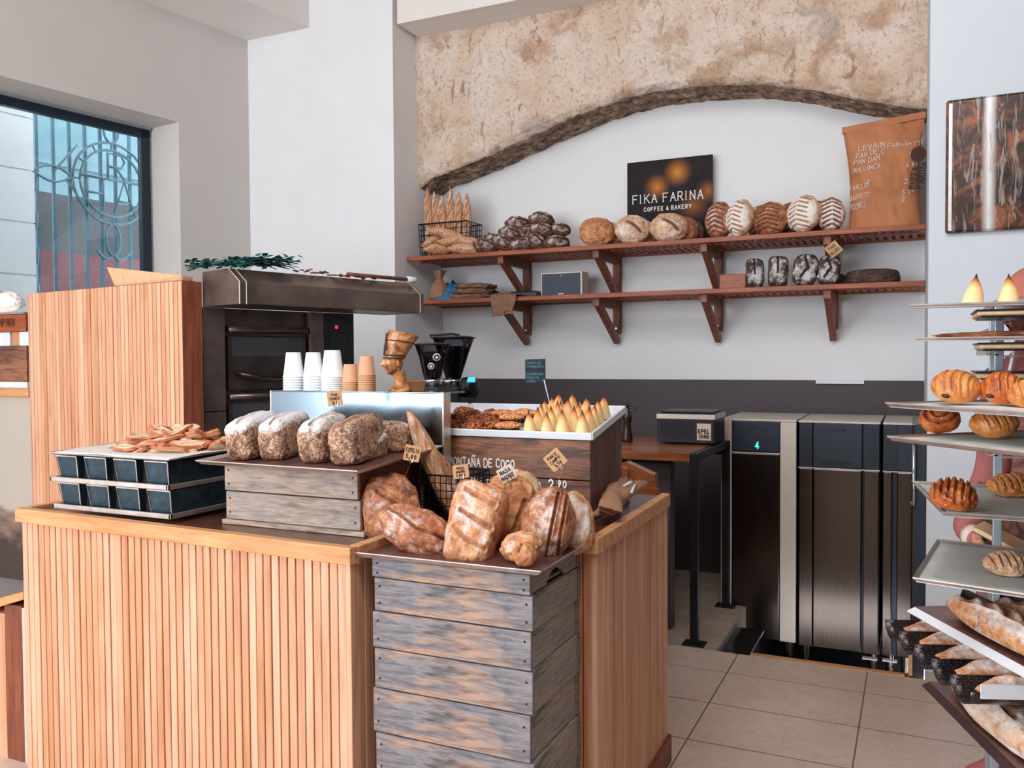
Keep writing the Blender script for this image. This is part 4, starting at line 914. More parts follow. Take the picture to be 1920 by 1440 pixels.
# ---- country loaves on the tall crate stack
zt6 = 1.043
CL_ = [[(-.7, -.2), (0, .1), (.7, 0)]]
specs = [
 ('country_loaf', 731, 957, 2.27, 98, .30, dict(L=.24, Wd=.19, H=.11, m=MT['crust_b'], seed=1, flour=.20, flour_top=.15, bump=.06, scores=[[(-.2, -.6), (.5, .3)]], sw=.05, sdark=.5), 'large brown round-topped country loaf at the left rear of the crate-stack tray'),
 ('country_loaf', 784, 994, 2.15, -28, .45, dict(L=.245, Wd=.135, H=.10, m=MT['crust_b'], seed=2, flour=.25, flour_top=.1, bump=.07, scores=[[(-.85, .3), (0, -.1), (.8, .1)]], sw=.06, sdark=.5, ends=.25), 'brown oval country loaf slumped slantwise at the front left of the tray'),
 ('country_loaf', 953, 958, 2.34, 80, .20, dict(L=.225, Wd=.175, H=.09, m=MT['crust'], seed=5, flour=.12, flour_top=.15, bump=.06, scores=[[(-.6, .4), (.6, .2)], [(-.5, -.3), (.3, -.5)]], sdark=.4, sw=.06), 'round golden country loaf behind the square floury pan loaf'),
 ('country_loaf', 965, 945, 2.395, 85, .15, dict(L=.21, Wd=.18, H=.07, m=MT['crust_p'], seed=6, flour=.3, flour_top=.1, bump=.05), 'pale floury loaf rearmost behind the square pan loaf, holding a card'),
 ('country_loaf', 1076, 980, 2.38, 100, .22, dict(L=.185, Wd=.12, H=.08, m=MT['crust'], seed=8, flour=.25, flour_top=.35, bump=.06), 'country loaf with a floury stripe at the right edge of the tray'),
 ('country_loaf', 1027, 983, 2.27, 77, .30, dict(L=.225, Wd=.15, H=.10, m=MT['crust_b'], seed=7, flour=.2, flour_top=.3, bump=.06, scores=[[(-.85, -.62), (0, -.55), (.85, -.5)], [(-.8, -.2), (.8, -.15)]], sw=.045, sdark=.6, sg=.14, ridge=.12, ends=.2), 'large oval country loaf with cracked ridge leaning near the right edge'),
]
for nm, px, py, Y, a, el, d, lab in specs:
    d = dict(d); L, Wd, H, m = d.pop('L'), d.pop('Wd'), d.pop('H'), d.pop('m')
    face(nm, bread_mesh(nm, L, Wd, H, m, sub=6, flat=.5, **d), px, py, Y, a, el, lab, group=None)
pan_me = bread_mesh('pan_loaf', .235, .150, .115, MT['crust'], n=5, nz=3.6, flat=.85, sub=6, bump=.035, scores=[[(-.55, -.75), (-.42, .1), (-.2, .6)], [(-.05, -.8), (.08, -.1), (.2, .5)], [(.5, -.75), (.62, 0), (.72, .55)]], sw=.05, sg=.05, ridge=.08, flour=.2, flour_top=.3, seed=4, taper=.10, sdark=.5)
o = face('pan_loaf', pan_me, 890, 982, 2.17, 78, .35, 'square-sided golden pan loaf with slashes and floury edge, front centre', yaw=-12)
o = put('bread_end', bread_mesh('bread_end', .115, .075, .06, MT['crust'], n=2.4, flat=.5, seed=11, flour=.3, flour_top=.1, bump=.09, scores=[[(-.9, .1), (.9, .0)]], sw=.12, sg=.2, crumb=.5), at(982, 1016, Y=2.15), (1, .2, .35), (-.25, -.35, 1), 'broken crusty piece leaning on the small roll at the tray front', 'bread'); 
rest(o, zt6+.004)
o = put('bread_roll', bread_mesh('bread_roll', .068, .060, .055, MT['crust'], flat=.6, seed=12, bump=.05, scores=[[(-.1, .9), (.1, 0), (-.1, -.6)]], sw=.10, sg=.16), at(989, 1040, Y=2.105), (1, 0, .2), (-.2, -.5, 1), 'small round golden roll at the very front of the crate-stack tray', 'bread'); rest(o, zt6)
# ---- steel stand with cups
X0s, X1s = -2.25, -1.49; YS_ = 2.685; zs1 = at(660, 734, Y=2.62).z
e = empty('steel_stand', (-1.87, 2.62, 1.056), 0, 'low polished steel stand reflecting the seeded loaves, cups on top', 'stand')
f = MB(); f.box((X0s+1.87, -.004, .10), (X1s+1.87, .0, zs1-1.056)); f.build('front_panel', MT['steel'], e)
f = MB(); f.box((X0s+1.87, -.004, zs1-1.062), (X1s+1.87, .16, zs1-1.056)); f.build('top_shelf', MT['steel'], e, bevel=.002)
f = MB(); f.box((X1s+1.866, -.005, .0), (X1s+1.872, .045, zs1-1.056)); f.box((X0s+1.866, -.005, .0), (X0s+1.872, .16, zs1-1.056)); f.build('side_panel', MT['rim'], e)
f = MB(); f.prism([(X0s+1.9, .0, .09), (X1s+1.86, .0, .09), (X1s+1.86, .0, .16), (X1s+1.66, .0, .155), (X0s+2.1, .0, .12)], (0, -.008, 0)); f.build('lower_edge', MT['tray'], e)
zc0 = zs1
cupw = MB(); cupw.lathe([(.040, 0), (.0415, .001), (.0415, .004), (.039, .005), (.0275, .094), (.0265, .095), (.024, .0935), (.0, .0935)], 32, cap=False); cw = cupw.data('paper_cup', MT['cupw'], True)
cupb = MB(); cupb.lathe([(.031, 0), (.0325, .001), (.0325, .004), (.030, .005), (.0235, .068), (.0225, .069), (.020, .0675), (.0, .0675)], 32, cap=False); cbm = cupb.data('paper_cup', MT['cupb'], True)
NTH = ['topmost', 'second from the top', 'third from the top', 'fourth from the top', 'fifth from the top', 'sixth from the top', 'seventh from the top', 'eighth from the top', 'ninth from the top']
for px, n, me, top, sc_, who in ((567, 6, cw, 661, 1.0, 'left white stack'), (590, 6, cw, 661, .97, 'middle white stack'), (625, 7, cw, 657, 1.08, 'tall right white stack'), (657, 5, cbm, 683, 1.0, 'short kraft stack'), (688, 8, cbm, 668, 1.05, 'tall kraft stack')):
    px = {567: 551, 590: 588, 625: 624, 657: 657, 688: 688}[px]
    base = at(px, 731, Y=2.73 if 0 else 2.665); topz = at(px, top, Y=2.665).z; hc = (.095 if me is cw else .069)*sc_
    step = (topz-hc-zc0)/(n-1)
    for i in range(n):
        o = put('paper_cup', me, (base.x, 2.665, zc0+.0005+step*(n-1-i)), (1, 0, 0), (0, 0, 1), '%s paper cup upside down, %s in the %s' % ('white' if me is cw else 'kraft brown', NTH[i], who), 'cup', 'upturned paper cups in stacks', s=sc_)
# ---- carved head
hb = at(738, 733, Y=2.68); hs_ = (at(744, 615, Y=2.68).z-zc0)/.235
e = empty('carved_head', (hb.x, 2.68, zc0), 0, 'carved bronze-brown bust of a queen in a tall flared crown on the steel stand', 'sculpture'); e.scale = (hs_*.92,)*3; e.rotation_euler = (0, 0, math.radians(48))
# profile faces local -Y... built facing -X; tilt of crown backwards (+X)
def ell(mb, c, r, n=24, m_=14, fn=None):
    vs = []
    for i in range(m_+1):
        t = math.pi*i/m_
        for j in range(n):
            a = 2*math.pi*j/n; p = [c[0]+r[0]*math.sin(t)*math.cos(a), c[1]+r[1]*math.sin(t)*math.sin(a), c[2]+r[2]*math.cos(t)]
            vs.append(p)
    mb.add(vs, [(i*n+j, (i+1)*n+j, (i+1)*n+(j+1) % n, i*n+(j+1) % n) for i in range(m_) for j in range(n)])
vs, fs = ico(6); out = []
for d in vs:
    x, y, z = d.x*.040, d.y*.030, d.z*.048
    if d.z < 0: x *= 1-.22*(-d.z); y *= 1-.35*(-d.z)
    if d.x < 0:
        fx_ = -d.x; sy = d.y; zz = d.z
        x -= .016*math.exp(-(sy/.16)**2)*math.exp(-((zz+.12)/.16)**2)      # nose
        x -= .006*math.exp(-(sy/.12)**2)*math.exp(-((zz-.15)/.25)**2)      # bridge
        x -= .008*math.exp(-(sy/.28)**2)*math.exp(-((zz+.42)/.045)**2)+.007*math.exp(-(sy/.25)**2)*math.exp(-((zz+.54)/.05)**2)   # lips
        x += .003*math.exp(-(sy/.3)**2)*math.exp(-((zz+.48)/.025)**2)
        x -= .009*math.exp(-(sy/.3)**2)*math.exp(-((zz+.80)/.12)**2)      # chin
        for s in (-1, 1):
            x += .010*math.exp(-((sy-s*.36)/.14)**2)*math.exp(-((zz-.12)/.10)**2)
            x -= .007*math.exp(-((sy-s*.36)/.10)**2)*math.exp(-((zz-.11)/.045)**2)
            x -= .004*math.exp(-((sy-s*.38)/.2)**2)*math.exp(-((zz-.28)/.04)**2)
            x -= .004*math.exp(-((sy-s*.5)/.2)**2)*math.exp(-((zz+.2)/.2)**2)
    out.append((x, y, z+.112))
me = bpy.data.meshes.new('face'); me.from_pydata(out, [], fs); me.materials.append(MT['bust'])
for p in me.polygons: p.use_smooth = True
o = bpy.data.objects.new('face', me); COL.objects.link(o); o.parent = e
f = MB(); n = 28
prof = []
for i in range(15):
    t = i/14; z = .128+.107*t; r = .037+.025*t; cx = .004+.040*t
    prof.append((cx, r, z+.0))
vs_ = []
for cx, r, z in prof:
    for j in range(n):
        a = 2*math.pi*j/n; k_ = 1+.03*noise.noise(Vector((math.cos(a)*2.2, math.sin(a)*2.2, z*60)))+.05*(abs(math.sin(a*5+z*110)) > .75)
        vs_.append((cx+r*k_*math.cos(a), r*.86*k_*math.sin(a), z+.16*(-math.cos(a))*-.0+ .012*(-math.cos(a))*((z-.128)/.107)))
f.add(vs_, [(i*n+j, i*n+(j+1) % n, (i+1)*n+(j+1) % n, (i+1)*n+j) for i in range(14) for j in range(n)]+[tuple(14*n+j for j in range(n)), tuple(range(n))[::-1]])
f.build('crown', MT['bust'], e, smooth=True)
f = MB()
for z, cx, r in ((.134, .003, .0425), (.145, .006, .0435)): f.tube([(cx+r*math.cos(t), r*.87*math.sin(t), z-.012*math.cos(t)*((z-.128)/.107)) for t in [i*2*math.pi/24 for i in range(24)]], .0035, 6, closed=True)
f.tube([(.031+.0545*math.cos(t), .0545*.87*math.sin(t), .200-.012*math.cos(t)*.6) for t in [i*2*math.pi/24 for i in range(24)]], .003, 6, closed=True)
f.tube([(-.038, 0, .150), (-.036, 0, .165), (-.034, 0, .18), (-.030, .0, .205), (-.026, 0, .235)], .004, 6)
f.tube([(-.033, .014*math.cos(t), .178+.010*math.sin(t)) for t in [i*math.pi/6 for i in range(12)]], .0025, 6, closed=True)
f.build('crown_band', MT['bustdark'], e, smooth=True)
f = MB(); ell(f, (.012, -.032, .112), (.006, .004, .016), 10, 8); ell(f, (.012, .032, .112), (.006, .004, .016), 10, 8); f.tube([(.012, -.036, .094), (.012, -.037, .086)], .004, 8); f.tube([(.012, .036, .094), (.012, .037, .086)], .004, 8); f.build('ear', MT['bust'], e, smooth=True)
f = MB(); vs_ = []
for i in range(11):
    t = i/10; z = .085*(1-t); cx = .018+.006*math.sin(t*3)+.010*t; rx = .024+.004*(1-t)+.034*max(0, t-.6)**1.2*2.2; ry = .021+.045*max(0, t-.6)**1.2*2.5
    for j in range(24):
        a = 2*math.pi*j/24; k_ = 1+.06*math.cos(a*8)*(1-t); vs_.append((cx+rx*k_*math.cos(a), ry*k_*math.sin(a), z))
f.add(vs_, [(i*24+j, (i+1)*24+j, (i+1)*24+(j+1) % 24, i*24+(j+1) % 24) for i in range(10) for j in range(24)]+[tuple(240+j for j in range(24))[::-1]]); f.build('neck', MT['bust'], e, smooth=True)
# bowl behind the head
bp = at(768, 724, Y=2.78); e = empty('kraft_bowl', (bp.x, 2.80, zs1-.03), 0, 'orange brown paper bowl behind the carved head', 'bowl')
f = MB(); f.lathe([(.0, .0), (.030, .0), (.044, .030), (.050, .062), (.052, .064), (.050, .066), (.047, .062), (.028, .004), (0, .004)], 28, cap=False); f.build('bowl', MT['terracotta'], e, smooth=True); f = MB(); f.lathe([(.050, .062), (.053, .064), (.050, .067)], 28, cap=False); f.build('rolled_rim', MT['terracotta'], e, smooth=True)
f = MB(); f.box((-.10, -.08, -(zs1-.03-1.056)), (.10, .08, 0)); f.build('support_box', MT['white'], e)
# ---- coffee grinders behind
def grinder(px, ptop, pbot, Y, label, tall):
    p = at(px, pbot, Y=Y); h = at(px, ptop, Y=Y).z-p.z; e = empty('coffee_grinder', (p.x, Y, CT-.0), 0, label, 'coffee grinder'); z0 = p.z-CT
    r = h*.50
    f = MB(); f.box((-.07, -.08, -.25), (.07, .10, z0-.03)); f.build('housing', MT['plastic'], e, bevel=.01)
    f = MB(); f.lathe([(.045, z0-.05), (.05, z0-.01), (.055, z0)], 24); f.build('collar', MT['chrome'], e, smooth=True)
    f = MB(); f.lathe([(.034, z0), (.040, z0+h*.12), (r*.72, z0+h*.6), (r*.95, z0+h*.93), (r, z0+h*.95)], 28, cap=False); f.build('hopper', MT['hopper'], e, smooth=True)
    f = MB(); f.lathe([(.030, z0+.003), (.036, z0+h*.12), (r*.68, z0+h*.6), (r*.80, z0+h*.76), (.0, z0+h*.77)], 28, cap=False); f.build('beans', MT['coffee'], e, smooth=True)
    f = MB(); f.lathe([(r*1.04, z0+h*.95), (r*1.08, z0+h*.965), (r*.7, z0+h*1.0), (0, z0+h*1.0)], 28); f.build('lid', MT['plastic'], e, smooth=True)
    return e, z0, h, r
e, z0, h, r = grinder(811, 643, 712, 3.15, 'front coffee grinder with two round stickers on its bean hopper', False)
dirc = tocam((e.location.x, 3.15, 1.5), 0); rg = Vector((0, 0, 1)).cross(dirc)
for s, zz, rr, inner in ((.30, .62, .016, 'plastic'), (-.12, .38, .014, 'redleaf')):
    rad_ = .036+(r*.72-.036)*((zz-.12)/.48) if zz < .6 else r*.74
    c = dirc*math.sqrt(max(0, 1-s*s))*rad_*1.02+rg*s*rad_+Vector((0, 0, z0+h*zz)); nn = (dirc+Vector((0, 0, -.45))+rg*s*.6).normalized()
    f = MB(); disc(f, c, nn, rr, .004, 24); st_ = f.build('sticker', MT['chalk'], e)
    f = MB(); disc(f, c+nn*.0042, nn, rr*.78, .0006, 24); f.build('sticker_ring', MT[inner], st_); f = MB(); disc(f, c+nn*.005, nn, rr*.42, .0006, 18); f.build('sticker_centre', MT['chalk'], st_)
e, z0, h, r = grinder(850, 630, 712, 3.42, 'rear coffee grinder with black lid and blue-lit display', True)
f = MB(); c = at(880, 725, Y=3.38)-e.location; f.lathe([(.0, -.045), (.035, -.045), (.045, -.02), (.045, .02), (.03, .04), (0, .045)], 20, c=(c.x, c.y, c.z)); dsp = f.build('dosing_head', MT['plastic'], e, smooth=True)
f = MB(); c2 = at(883, 713, Y=3.31)-e.location; f.prism([(c2.x-.020, c2.y, c2.z-.008), (c2.x+.020, c2.y, c2.z-.008), (c2.x+.014, c2.y+.012, c2.z+.014), (c2.x-.020, c2.y+.012, c2.z+.014)], (0, .002, .0)); f.build('display', MT['bluescreen'], dsp)
f = MB(); f.tube([(-.12, -.0, z0+h*1.02), (0, 0, z0+h*1.05), (.03, 0, z0+h*1.02)], .006, 6); f.build('lid_handle', MT['plastic'], e)
# ---- display box with chalk lettering and the inclined white tray
bx0, bx1, by = -1.62, -.982, 2.705; zb0 = CT-.01
zf = at(1108, 825, Y=by).z-.004; dep = .34; zbk = at(1166, 774, Y=by+dep).z-.004
e = empty('display_crate', ((bx0+bx1)/2, by, zb0), 0, 'dark stained wooden display box hand-lettered MONTAÑA DE COCO in white', 'crate'); w_ = (bx1-bx0)/2
hf = zf-zb0; hb_ = zbk-zb0
f = MB(); f.box((-w_, 0, .0), (w_, .018, hf*.50-.002)); f.box((-w_, 0, hf*.50+.002), (w_, .018, hf)); f.build('front_plank', MT['crate_d'], e, bevel=.002)
f = MB(); nb = 5
for i in range(nb):
    y0 = .018+(dep-.04)*i/nb; y1 = .018+(dep-.04)*(i+1)/nb-.003
    for sx in (-1, 1):
        f.hexa([(sx*w_-sx*.0, y0, 0), (sx*w_, y1, 0), (sx*(w_-.016), y1, 0), (sx*(w_-.016), y0, 0), (sx*w_, y0, hf+(hb_-hf)*y0/dep), (sx*w_, y1, hf+(hb_-hf)*y1/dep), (sx*(w_-.016), y1, hf+(hb_-hf)*y1/dep), (sx*(w_-.016), y0, hf+(hb_-hf)*y0/dep)])
f.build('end_plank', MT['crate_dy'], e, bevel=.0015)
f = MB(); f.box((-w_, dep-.02, 0), (w_, dep, hb_)); f.build('back_plank', MT['crate_d'], e)
f = MB(); Ob = Vector(((bx0+bx1)/2, by, zb0))
def fl_(px, py): return at(px, py, Y=by-.002)-Ob
p1 = fl_(848, 873); p2 = fl_(967, 880); h_ = fl_(850, 858).z-p1.z
wd = letters(MB(), 'MONTAÑA DE COCO', (0, 0, 0), (1, 0, 0), (0, 0, 1), h_, .16, w=.66)
p1 = fl_(842, 872); sc1 = (p2.x-p1.x)/wd
f.m = Matrix.Translation(p1) @ Matrix.Diagonal((sc1, 1, 1, 1)); letters(f, 'MONTAÑA DE COCO', (0, 0, 0), (1, 0, 0), (0, 0, 1), h_, .16, w=.66, jit=.06); f.build('lettering', MT['chalk'], e); f = MB()
p1 = fl_(860, 913); p2 = fl_(1004, 917); wd = letters(MB(), 'T. DE FRANQUESA.', (0, 0, 0), (1, 0, 0), (0, 0, 1), h_, .16, w=.66)
f.m = Matrix.Translation(p1) @ Matrix.Diagonal(((p2.x-p1.x)/wd, 1, 1, 1)); letters(f, 'T. DE FRANQUESA.', (0, 0, 0), (1, 0, 0), (0, 0, 1), h_*1.15, .15, w=.66, jit=.08); f.build('lettering', MT['chalk'], e); f = MB()
f.m = Matrix.Translation(fl_(1029, 918)); letters(f, '2.', (0, 0, 0), (1, 0, 0), (0, 0, 1), h_*1.2, .15); f.m = Matrix.Translation(fl_(1046, 914)); letters(f, '90', (0, 0, 0), (1, 0, 0), (0, 0, 1), h_*.8, .2)
f.build('lettering', MT['chalk'], e)
# tray
u_ = Vector((0, dep+.02, zbk-zf)).normalized(); nt = Vector((0, -u_.z, u_.y))
def TP(x, v, h=0): return Vector((x, by-.006, zf+.003))+u_*v+nt*h
tl = [(-1.61, -.972, 'white enamelled tray of coconut cones and tarts on the display box'), (-2.12, -1.625, 'white enamelled tray of nut pastries behind the steel stand')]
tr_len = (at(1166, 774, Y=by+dep+.0)-Vector((0, by-.006, zf))).yz.length if 0 else dep+.03
for a, b, lab in tl:
    yo = 0 if a > -1.7 else .03
    e = empty('enamel_tray', TP((a+b)/2, yo), 0, lab, 'tray', 'white enamelled pastry trays'); oo = TP((a+b)/2, yo)
    f = MB(); f.prism([TP(a, yo)-oo, TP(b, yo)-oo, TP(b, tr_len)-oo, TP(a, tr_len)-oo], nt*.004); f.build('base', MT['white'], e)
    f = MB(); hh = .026; t = .008
    for A_, B_ in (((a, yo), (b, yo)), ((b, yo), (b, tr_len)), ((b, tr_len), (a, tr_len)), ((a, tr_len), (a, yo))):
        p, q = TP(A_[0], A_[1], hh/2)-oo, TP(B_[0], B_[1], hh/2)-oo; f.bar(p, q, t, hh, nt)
    f.build('wall', MT['white'], e, bevel=.003)
# cones
cm = MB(); cm.lathe([(.0, 0), (.023, .0), (.0245, .006), (.022, .022), (.0165, .045), (.0095, .066), (.004, .076), (.0018, .084), (.0008, .088), (0, .089)], 20, cap=False)
cms = []
for i in range(3):
    me = cm.data('coconut_cone', MT['cone'], True)
    for v in me.vertices:
        k_ = 1+.10*noise.noise(v.co*60+Vector((i*5, 0, 0))); v.co.x *= k_; v.co.y *= k_; v.co.x += .004*(i-1)*(v.co.z/.08)**2
    cms.append(me)
rows = [[(912, 806), (952, 810)], []]
cones = [(933, 603, 413, 'f'), ] 
# (tip px, tip py, base py) measured from the photograph, front row first
CN = [[(995, 768, 806), (1027, 771, 806), (1056, 766, 808), (1093, 768, 810)], [(1010, 762, 798), (1036, 760, 800), (1077, 760, 800), (1106, 760, 800)], [(1016, 754, 790), (1046, 750, 795), (1086, 752, 790), (1115, 756, 792)], [(1024, 747, 786), (1053, 750, 784), (1066, 744, 780), (1100, 741, 778), (1122, 746, 786)], [(1037, 741, 776), (1048, 731, 770), (1074, 732, 770), (1088, 748, 772), (1134, 738, 780)]]
ORD = ['front row', 'second row', 'third row', 'fourth row', 'back row']; NU = ['leftmost', 'second from left', 'third from left', 'fourth from left', 'rightmost']
for r, row in enumerate(CN):
    v = (.026, .084, .142, .200, .255)[r]
    for j, (tx, ty, by_) in enumerate(row):
        p = None
        X = at(tx, ty, Y=by+v).x; b = TP(X, v, .004)
        hgt = max(.070, min(.100, at(tx, ty, Y=b.y).z-b.z))
        nm = 'rightmost' if j == len(row)-1 else NU[j]
        o = put('coconut_cone', cms[(r+j) % 3], b, (math.cos(j*2+r), math.sin(j*2+r), 0), (R_.uniform(-.05, .05), R_.uniform(-.05, .05), 1), 'coconut cone with scorched tip, %s in the %s of the tray' % (nm, ORD[r]), 'pastry', 'coconut cones on the display tray', s=hgt/.089)
# tarts and nut clusters
def cluster(seed, r=.034, h=.028, n=16):
    f = MB(); rr = random.Random(seed)
    me = bread_mesh('nut_pastry', r*2, r*1.8, h, MT['nuts'], sub=5, bump=.30, bf=4.5, flat=.4, seed=seed); return me
nm_ = [cluster(i) for i in range(4)]
for i, (px, py, Yv) in enumerate([(x_, y_, v_*.8) for x_, y_, v_ in [(835, 772, .10), (857, 765, .16), (880, 765, .22), (846, 776, .06), (868, 758, .28), (893, 776, .12), (905, 768, .18), (890, 783, .06), (918, 783, .10), (920, 765, .26), (885, 798, .02), (905, 792, .05), (932, 790, .08)]]):
    X = at(px, py, Y=by+Yv+.01).x; yo = .03 if X < -1.63 else 0
    o = put('nut_pastry', nm_[i % 4], TP(X, Yv+yo+.03, .006), (math.cos(i), math.sin(i), 0), (0, 0, 1), 'toffee nut cluster pastry, %s' % ['far left against the steel stand', 'second along the left rear', 'third along the left rear', 'front left beside the steel stand', 'rear left near the tray join', 'centre left of the tarts', 'directly behind the white paper cases', 'in front of the centre cluster', 'beside the front tart', 'rear centre near the tray back', 'frontmost near the paper discs', 'just left of the front fluted tart', 'tucked between the two fluted tarts'][i], 'pastry', 'toffee nut pastries on the white trays', s=1.0+.12*(i % 3))
def tart(X, v, s, lab, h0=0):
    e = empty('fluted_tart', TP(X, v, .006+h0), 0, lab, 'tart'); n = 48
    f = MB(); vs_ = []
    for z, r in ((0, .030), (.024, .040), (.024, .037), (.004, .028)):
        for j in range(n):
            k_ = 1+.04*(1 if (j//2) % 2 else -1); vs_.append((r*k_*s*math.cos(2*math.pi*j/n), r*k_*s*math.sin(2*math.pi*j/n), z*s))
    f.add(vs_, [(i*n+j, i*n+(j+1) % n, (i+1)*n+(j+1) % n, (i+1)*n+j) for i in range(3) for j in range(n)]+[tuple(range(n))[::-1], tuple(3*n+j for j in range(n))]); f.build('paper_case', MT['choc'], e)
    me = bread_mesh('filling', .082*s, .082*s, .020*s, MT['tart'], sub=5, bump=.12, bf=5, flat=.3, seed=int(X*100)); o = bpy.data.objects.new('filling', me); COL.objects.link(o); o.parent = e; o.location = (0, 0, .018*s)
    f = MB(); 
    for j in range(20): a = 2*math.pi*j/20; ell(f, (.040*s*math.cos(a), .040*s*math.sin(a), .026*s), (.0065*s, .0065*s, .006*s), 8, 6)
    f.build('fluted_edge', MT['tart'], e, smooth=True)
for px, v, s, lab, h0 in ((962, .11, 1.0, 'fluted tart in a dark case, raised on others at the middle of the tray', .012), (955, .035, 1.05, 'fluted tart at the front edge of the tray left of the cones', 0), (985, .20, 1.15, 'broad pale-topped tart at the rear beside the cones', 0), (945, .205, 1.0, 'brown fluted tart at the rear left of the broad pale one', 0)):
    tart(at(px, 780, Y=by+v).x, v, s, lab, h0)
for i, (px, py, v) in enumerate(((870, 792, .045), (878, 785, .08), (862, 799, .015), (832, 786, .04))):
    f = MB(); X = at(px, py, Y=by+v).x; ell(f, (0, 0, .003), (.026, .014, .0025), 18, 6); o = f.build('almond_biscuit', MT['white'], None, smooth=True); o.location = TP(X, v+(.02 if X < -1.63 else 0), .005); tag(o, 'flat oval white biscuit, %s' % ['middle of the three near the front', 'rearmost of the three', 'frontmost by the tray rim', 'alone against the steel stand'][i], 'biscuit', 'white oval biscuits')
# black tongs lying between the trays
f = MB(); f.bar(TP(at(828, 798, Y=by+.02).x, .02, .012), TP(at(892, 775, Y=by+.25).x, .22, .03), .012, .006); tag(f.build('tongs', MT['plastic'], None, bevel=.002), 'black serving tongs lying slantwise across the pastry trays', 'tongs')
# ---- wire basket with baguettes on the counter
def wire_basket(name, x0, x1, y0, y1, z0, z1, nx, ny, nz_, label, flare=.0, r=.0016):
    e = empty(name, ((x0+x1)/2, (y0+y1)/2, z0), 0, label, 'basket'); hx, hy, h = (x1-x0)/2, (y1-y0)/2, z1-z0
    f = MB()
    def ring(z, rr): k_ = 1+flare*z/h; f.tube([(-hx*k_, -hy*k_, z), (hx*k_, -hy*k_, z), (hx*k_, hy*k_, z), (-hx*k_, hy*k_, z)], rr, 6, closed=True)
    for i in range(nz_+1): ring(h*i/nz_, r*(2 if i == nz_ else 1))
    f.build('hoop', MT['wire'], e)
    f = MB(); k_ = 1+flare
    for i in range(nx+1):
        x = -hx+2*hx*i/nx
        f.tube([(x*k_, -hy*k_, h), (x, -hy, 0), (x, hy, 0), (x*k_, hy*k_, h)], r, 5)
    for j in range(ny+1):
        y = -hy+2*hy*j/ny
        f.tube([(-hx*k_, y*k_, h), (-hx, y, 0), (hx, y, 0), (hx*k_, y*k_, h)], r, 5)
    f.build('upright_wire', MT['wire'], e)
wire_basket('wire_basket', -1.525, -1.335, 2.47, 2.66, CT, 1.215, 9, 8, 6, 'black wire basket on the counter between pale crates and display box')
def bag_mesh(L, seed, r=.030, m='baguette'): return bread_mesh('baguette', L, r*2, r*1.7, MT[m], n=2.2, flat=.6, sub=6, bump=.025, bf=2, ends=.55, scores=[[(x-.10, .30), (x+.14, -.30)] for x in (-.7, -.4, -.1, .2, .5)], sw=.10, sg=.16, ridge=.10, flour=.25, flour_top=.25, seed=seed, crumb=.4, sdark=.25, bend=.06)
def lean(name, me, top, bot, Yt, Yb, label, group=None):
    a = at(*top, Y=Yt); b = at(*bot, Y=Yb); c = (a+b)/2; lg = (a-b); L = lg.length
    return put(name, me, c, lg, tocam(c, .1), label, 'bread', group, center=True)
a = at(768, 775, Y=2.55); b = at(862, 985, Y=2.50); L = (a-b).length
lean('baguette', bag_mesh(L*1.04, 3, .036), (768, 775), (862, 985), 2.60, 2.50, 'long curved baguette leaning out of the black wire basket on the counter')
lean('baguette', bag_mesh(L*.6, 5, .032, 'crust_b'), (812, 830), (868, 985), 2.62, 2.56, 'darker shorter baguette behind the leaning one in the wire basket')
# ---- biscuit slices heap
sv = []
for sd in range(4):
    n = 20; f = MB(); rr = random.Random(sd); L, Wd, t = .058+.008*rr.random(), .024+.004*rr.random(), .010
    pr_ = [(L*math.copysign(abs(math.cos(a))**.75, math.cos(a))*(1+.06*rr.uniform(-1, 1)), Wd*math.copysign(abs(math.sin(a))**.75, math.sin(a))*(1+.08*rr.uniform(-1, 1))) for a in [2*math.pi*i/n for i in range(n)]]
    vs_ = [(x, y, -t/2+.002*math.sin(x*60)) for x, y in pr_]+[(x*.99, y*.97, t/2+.002*math.sin(x*60)) for x, y in pr_]+[(x*.86, y*.78, t/2+.002*math.sin(x*60)) for x, y in pr_]+[(x*.86, y*.78, -t/2-.0005) for x, y in pr_]
    fs_ = [(i, (i+1) % n, n+(i+1) % n, n+i) for i in range(n)]+[(n+i, n+(i+1) % n, 2*n+(i+1) % n, 2*n+i) for i in range(n)]+[tuple(range(2*n, 3*n))]+[((i+1) % n, i, 3*n+i, 3*n+(i+1) % n) for i in range(n)]+[tuple(range(3*n, 4*n))[::-1]]
    f.add(vs_, fs_); me = f.data('toasted_slice', MT['slice']); at_ = me.attributes.new('dark', 'FLOAT', 'POINT'); at_.data.foreach_set('value', [1.0]*(2*n)+[0.0]*(2*n)); sv.append(me)
rg_ = random.Random(5); zone_count = {}
zh = 1.278
ns = 0
for layer, (cnt_, rx, ry, zz) in enumerate(((28, .24, .17, .006), (20, .20, .13, .022), (15, .15, .10, .040), (8, .09, .06, .058))):
    for i in range(cnt_):
        a = 2*math.pi*(i*.618034); rad_ = math.sqrt((i+.5)/cnt_)
        x = rx*rad_*math.cos(a); y = ry*rad_*math.sin(a)
        me = sv[ns % 4]; ns += 1; th = rg_.uniform(0, math.pi)
        o = put('toasted_slice', me, (-2.475+x, 2.36+y, zh+zz+rg_.uniform(0, .006)), (math.cos(th), math.sin(th), rg_.uniform(-.12, .2)), (rg_.uniform(-.45, .45), rg_.uniform(-.45, .3), 1), None, None)
        zx = 'left' if x < -.07 else ('right' if x > .07 else 'middle'); zy = 'front' if y < -.02 else 'rear'
        lv = ['bottom layer', 'second layer', 'third layer', 'very top'][layer]
        tag(o, 'toasted brown bread slice at the %s %s of the heap, %s' % (zy, zx, lv), 'bread slice', 'toasted slices, %s %s %s' % (zy, zx, lv))
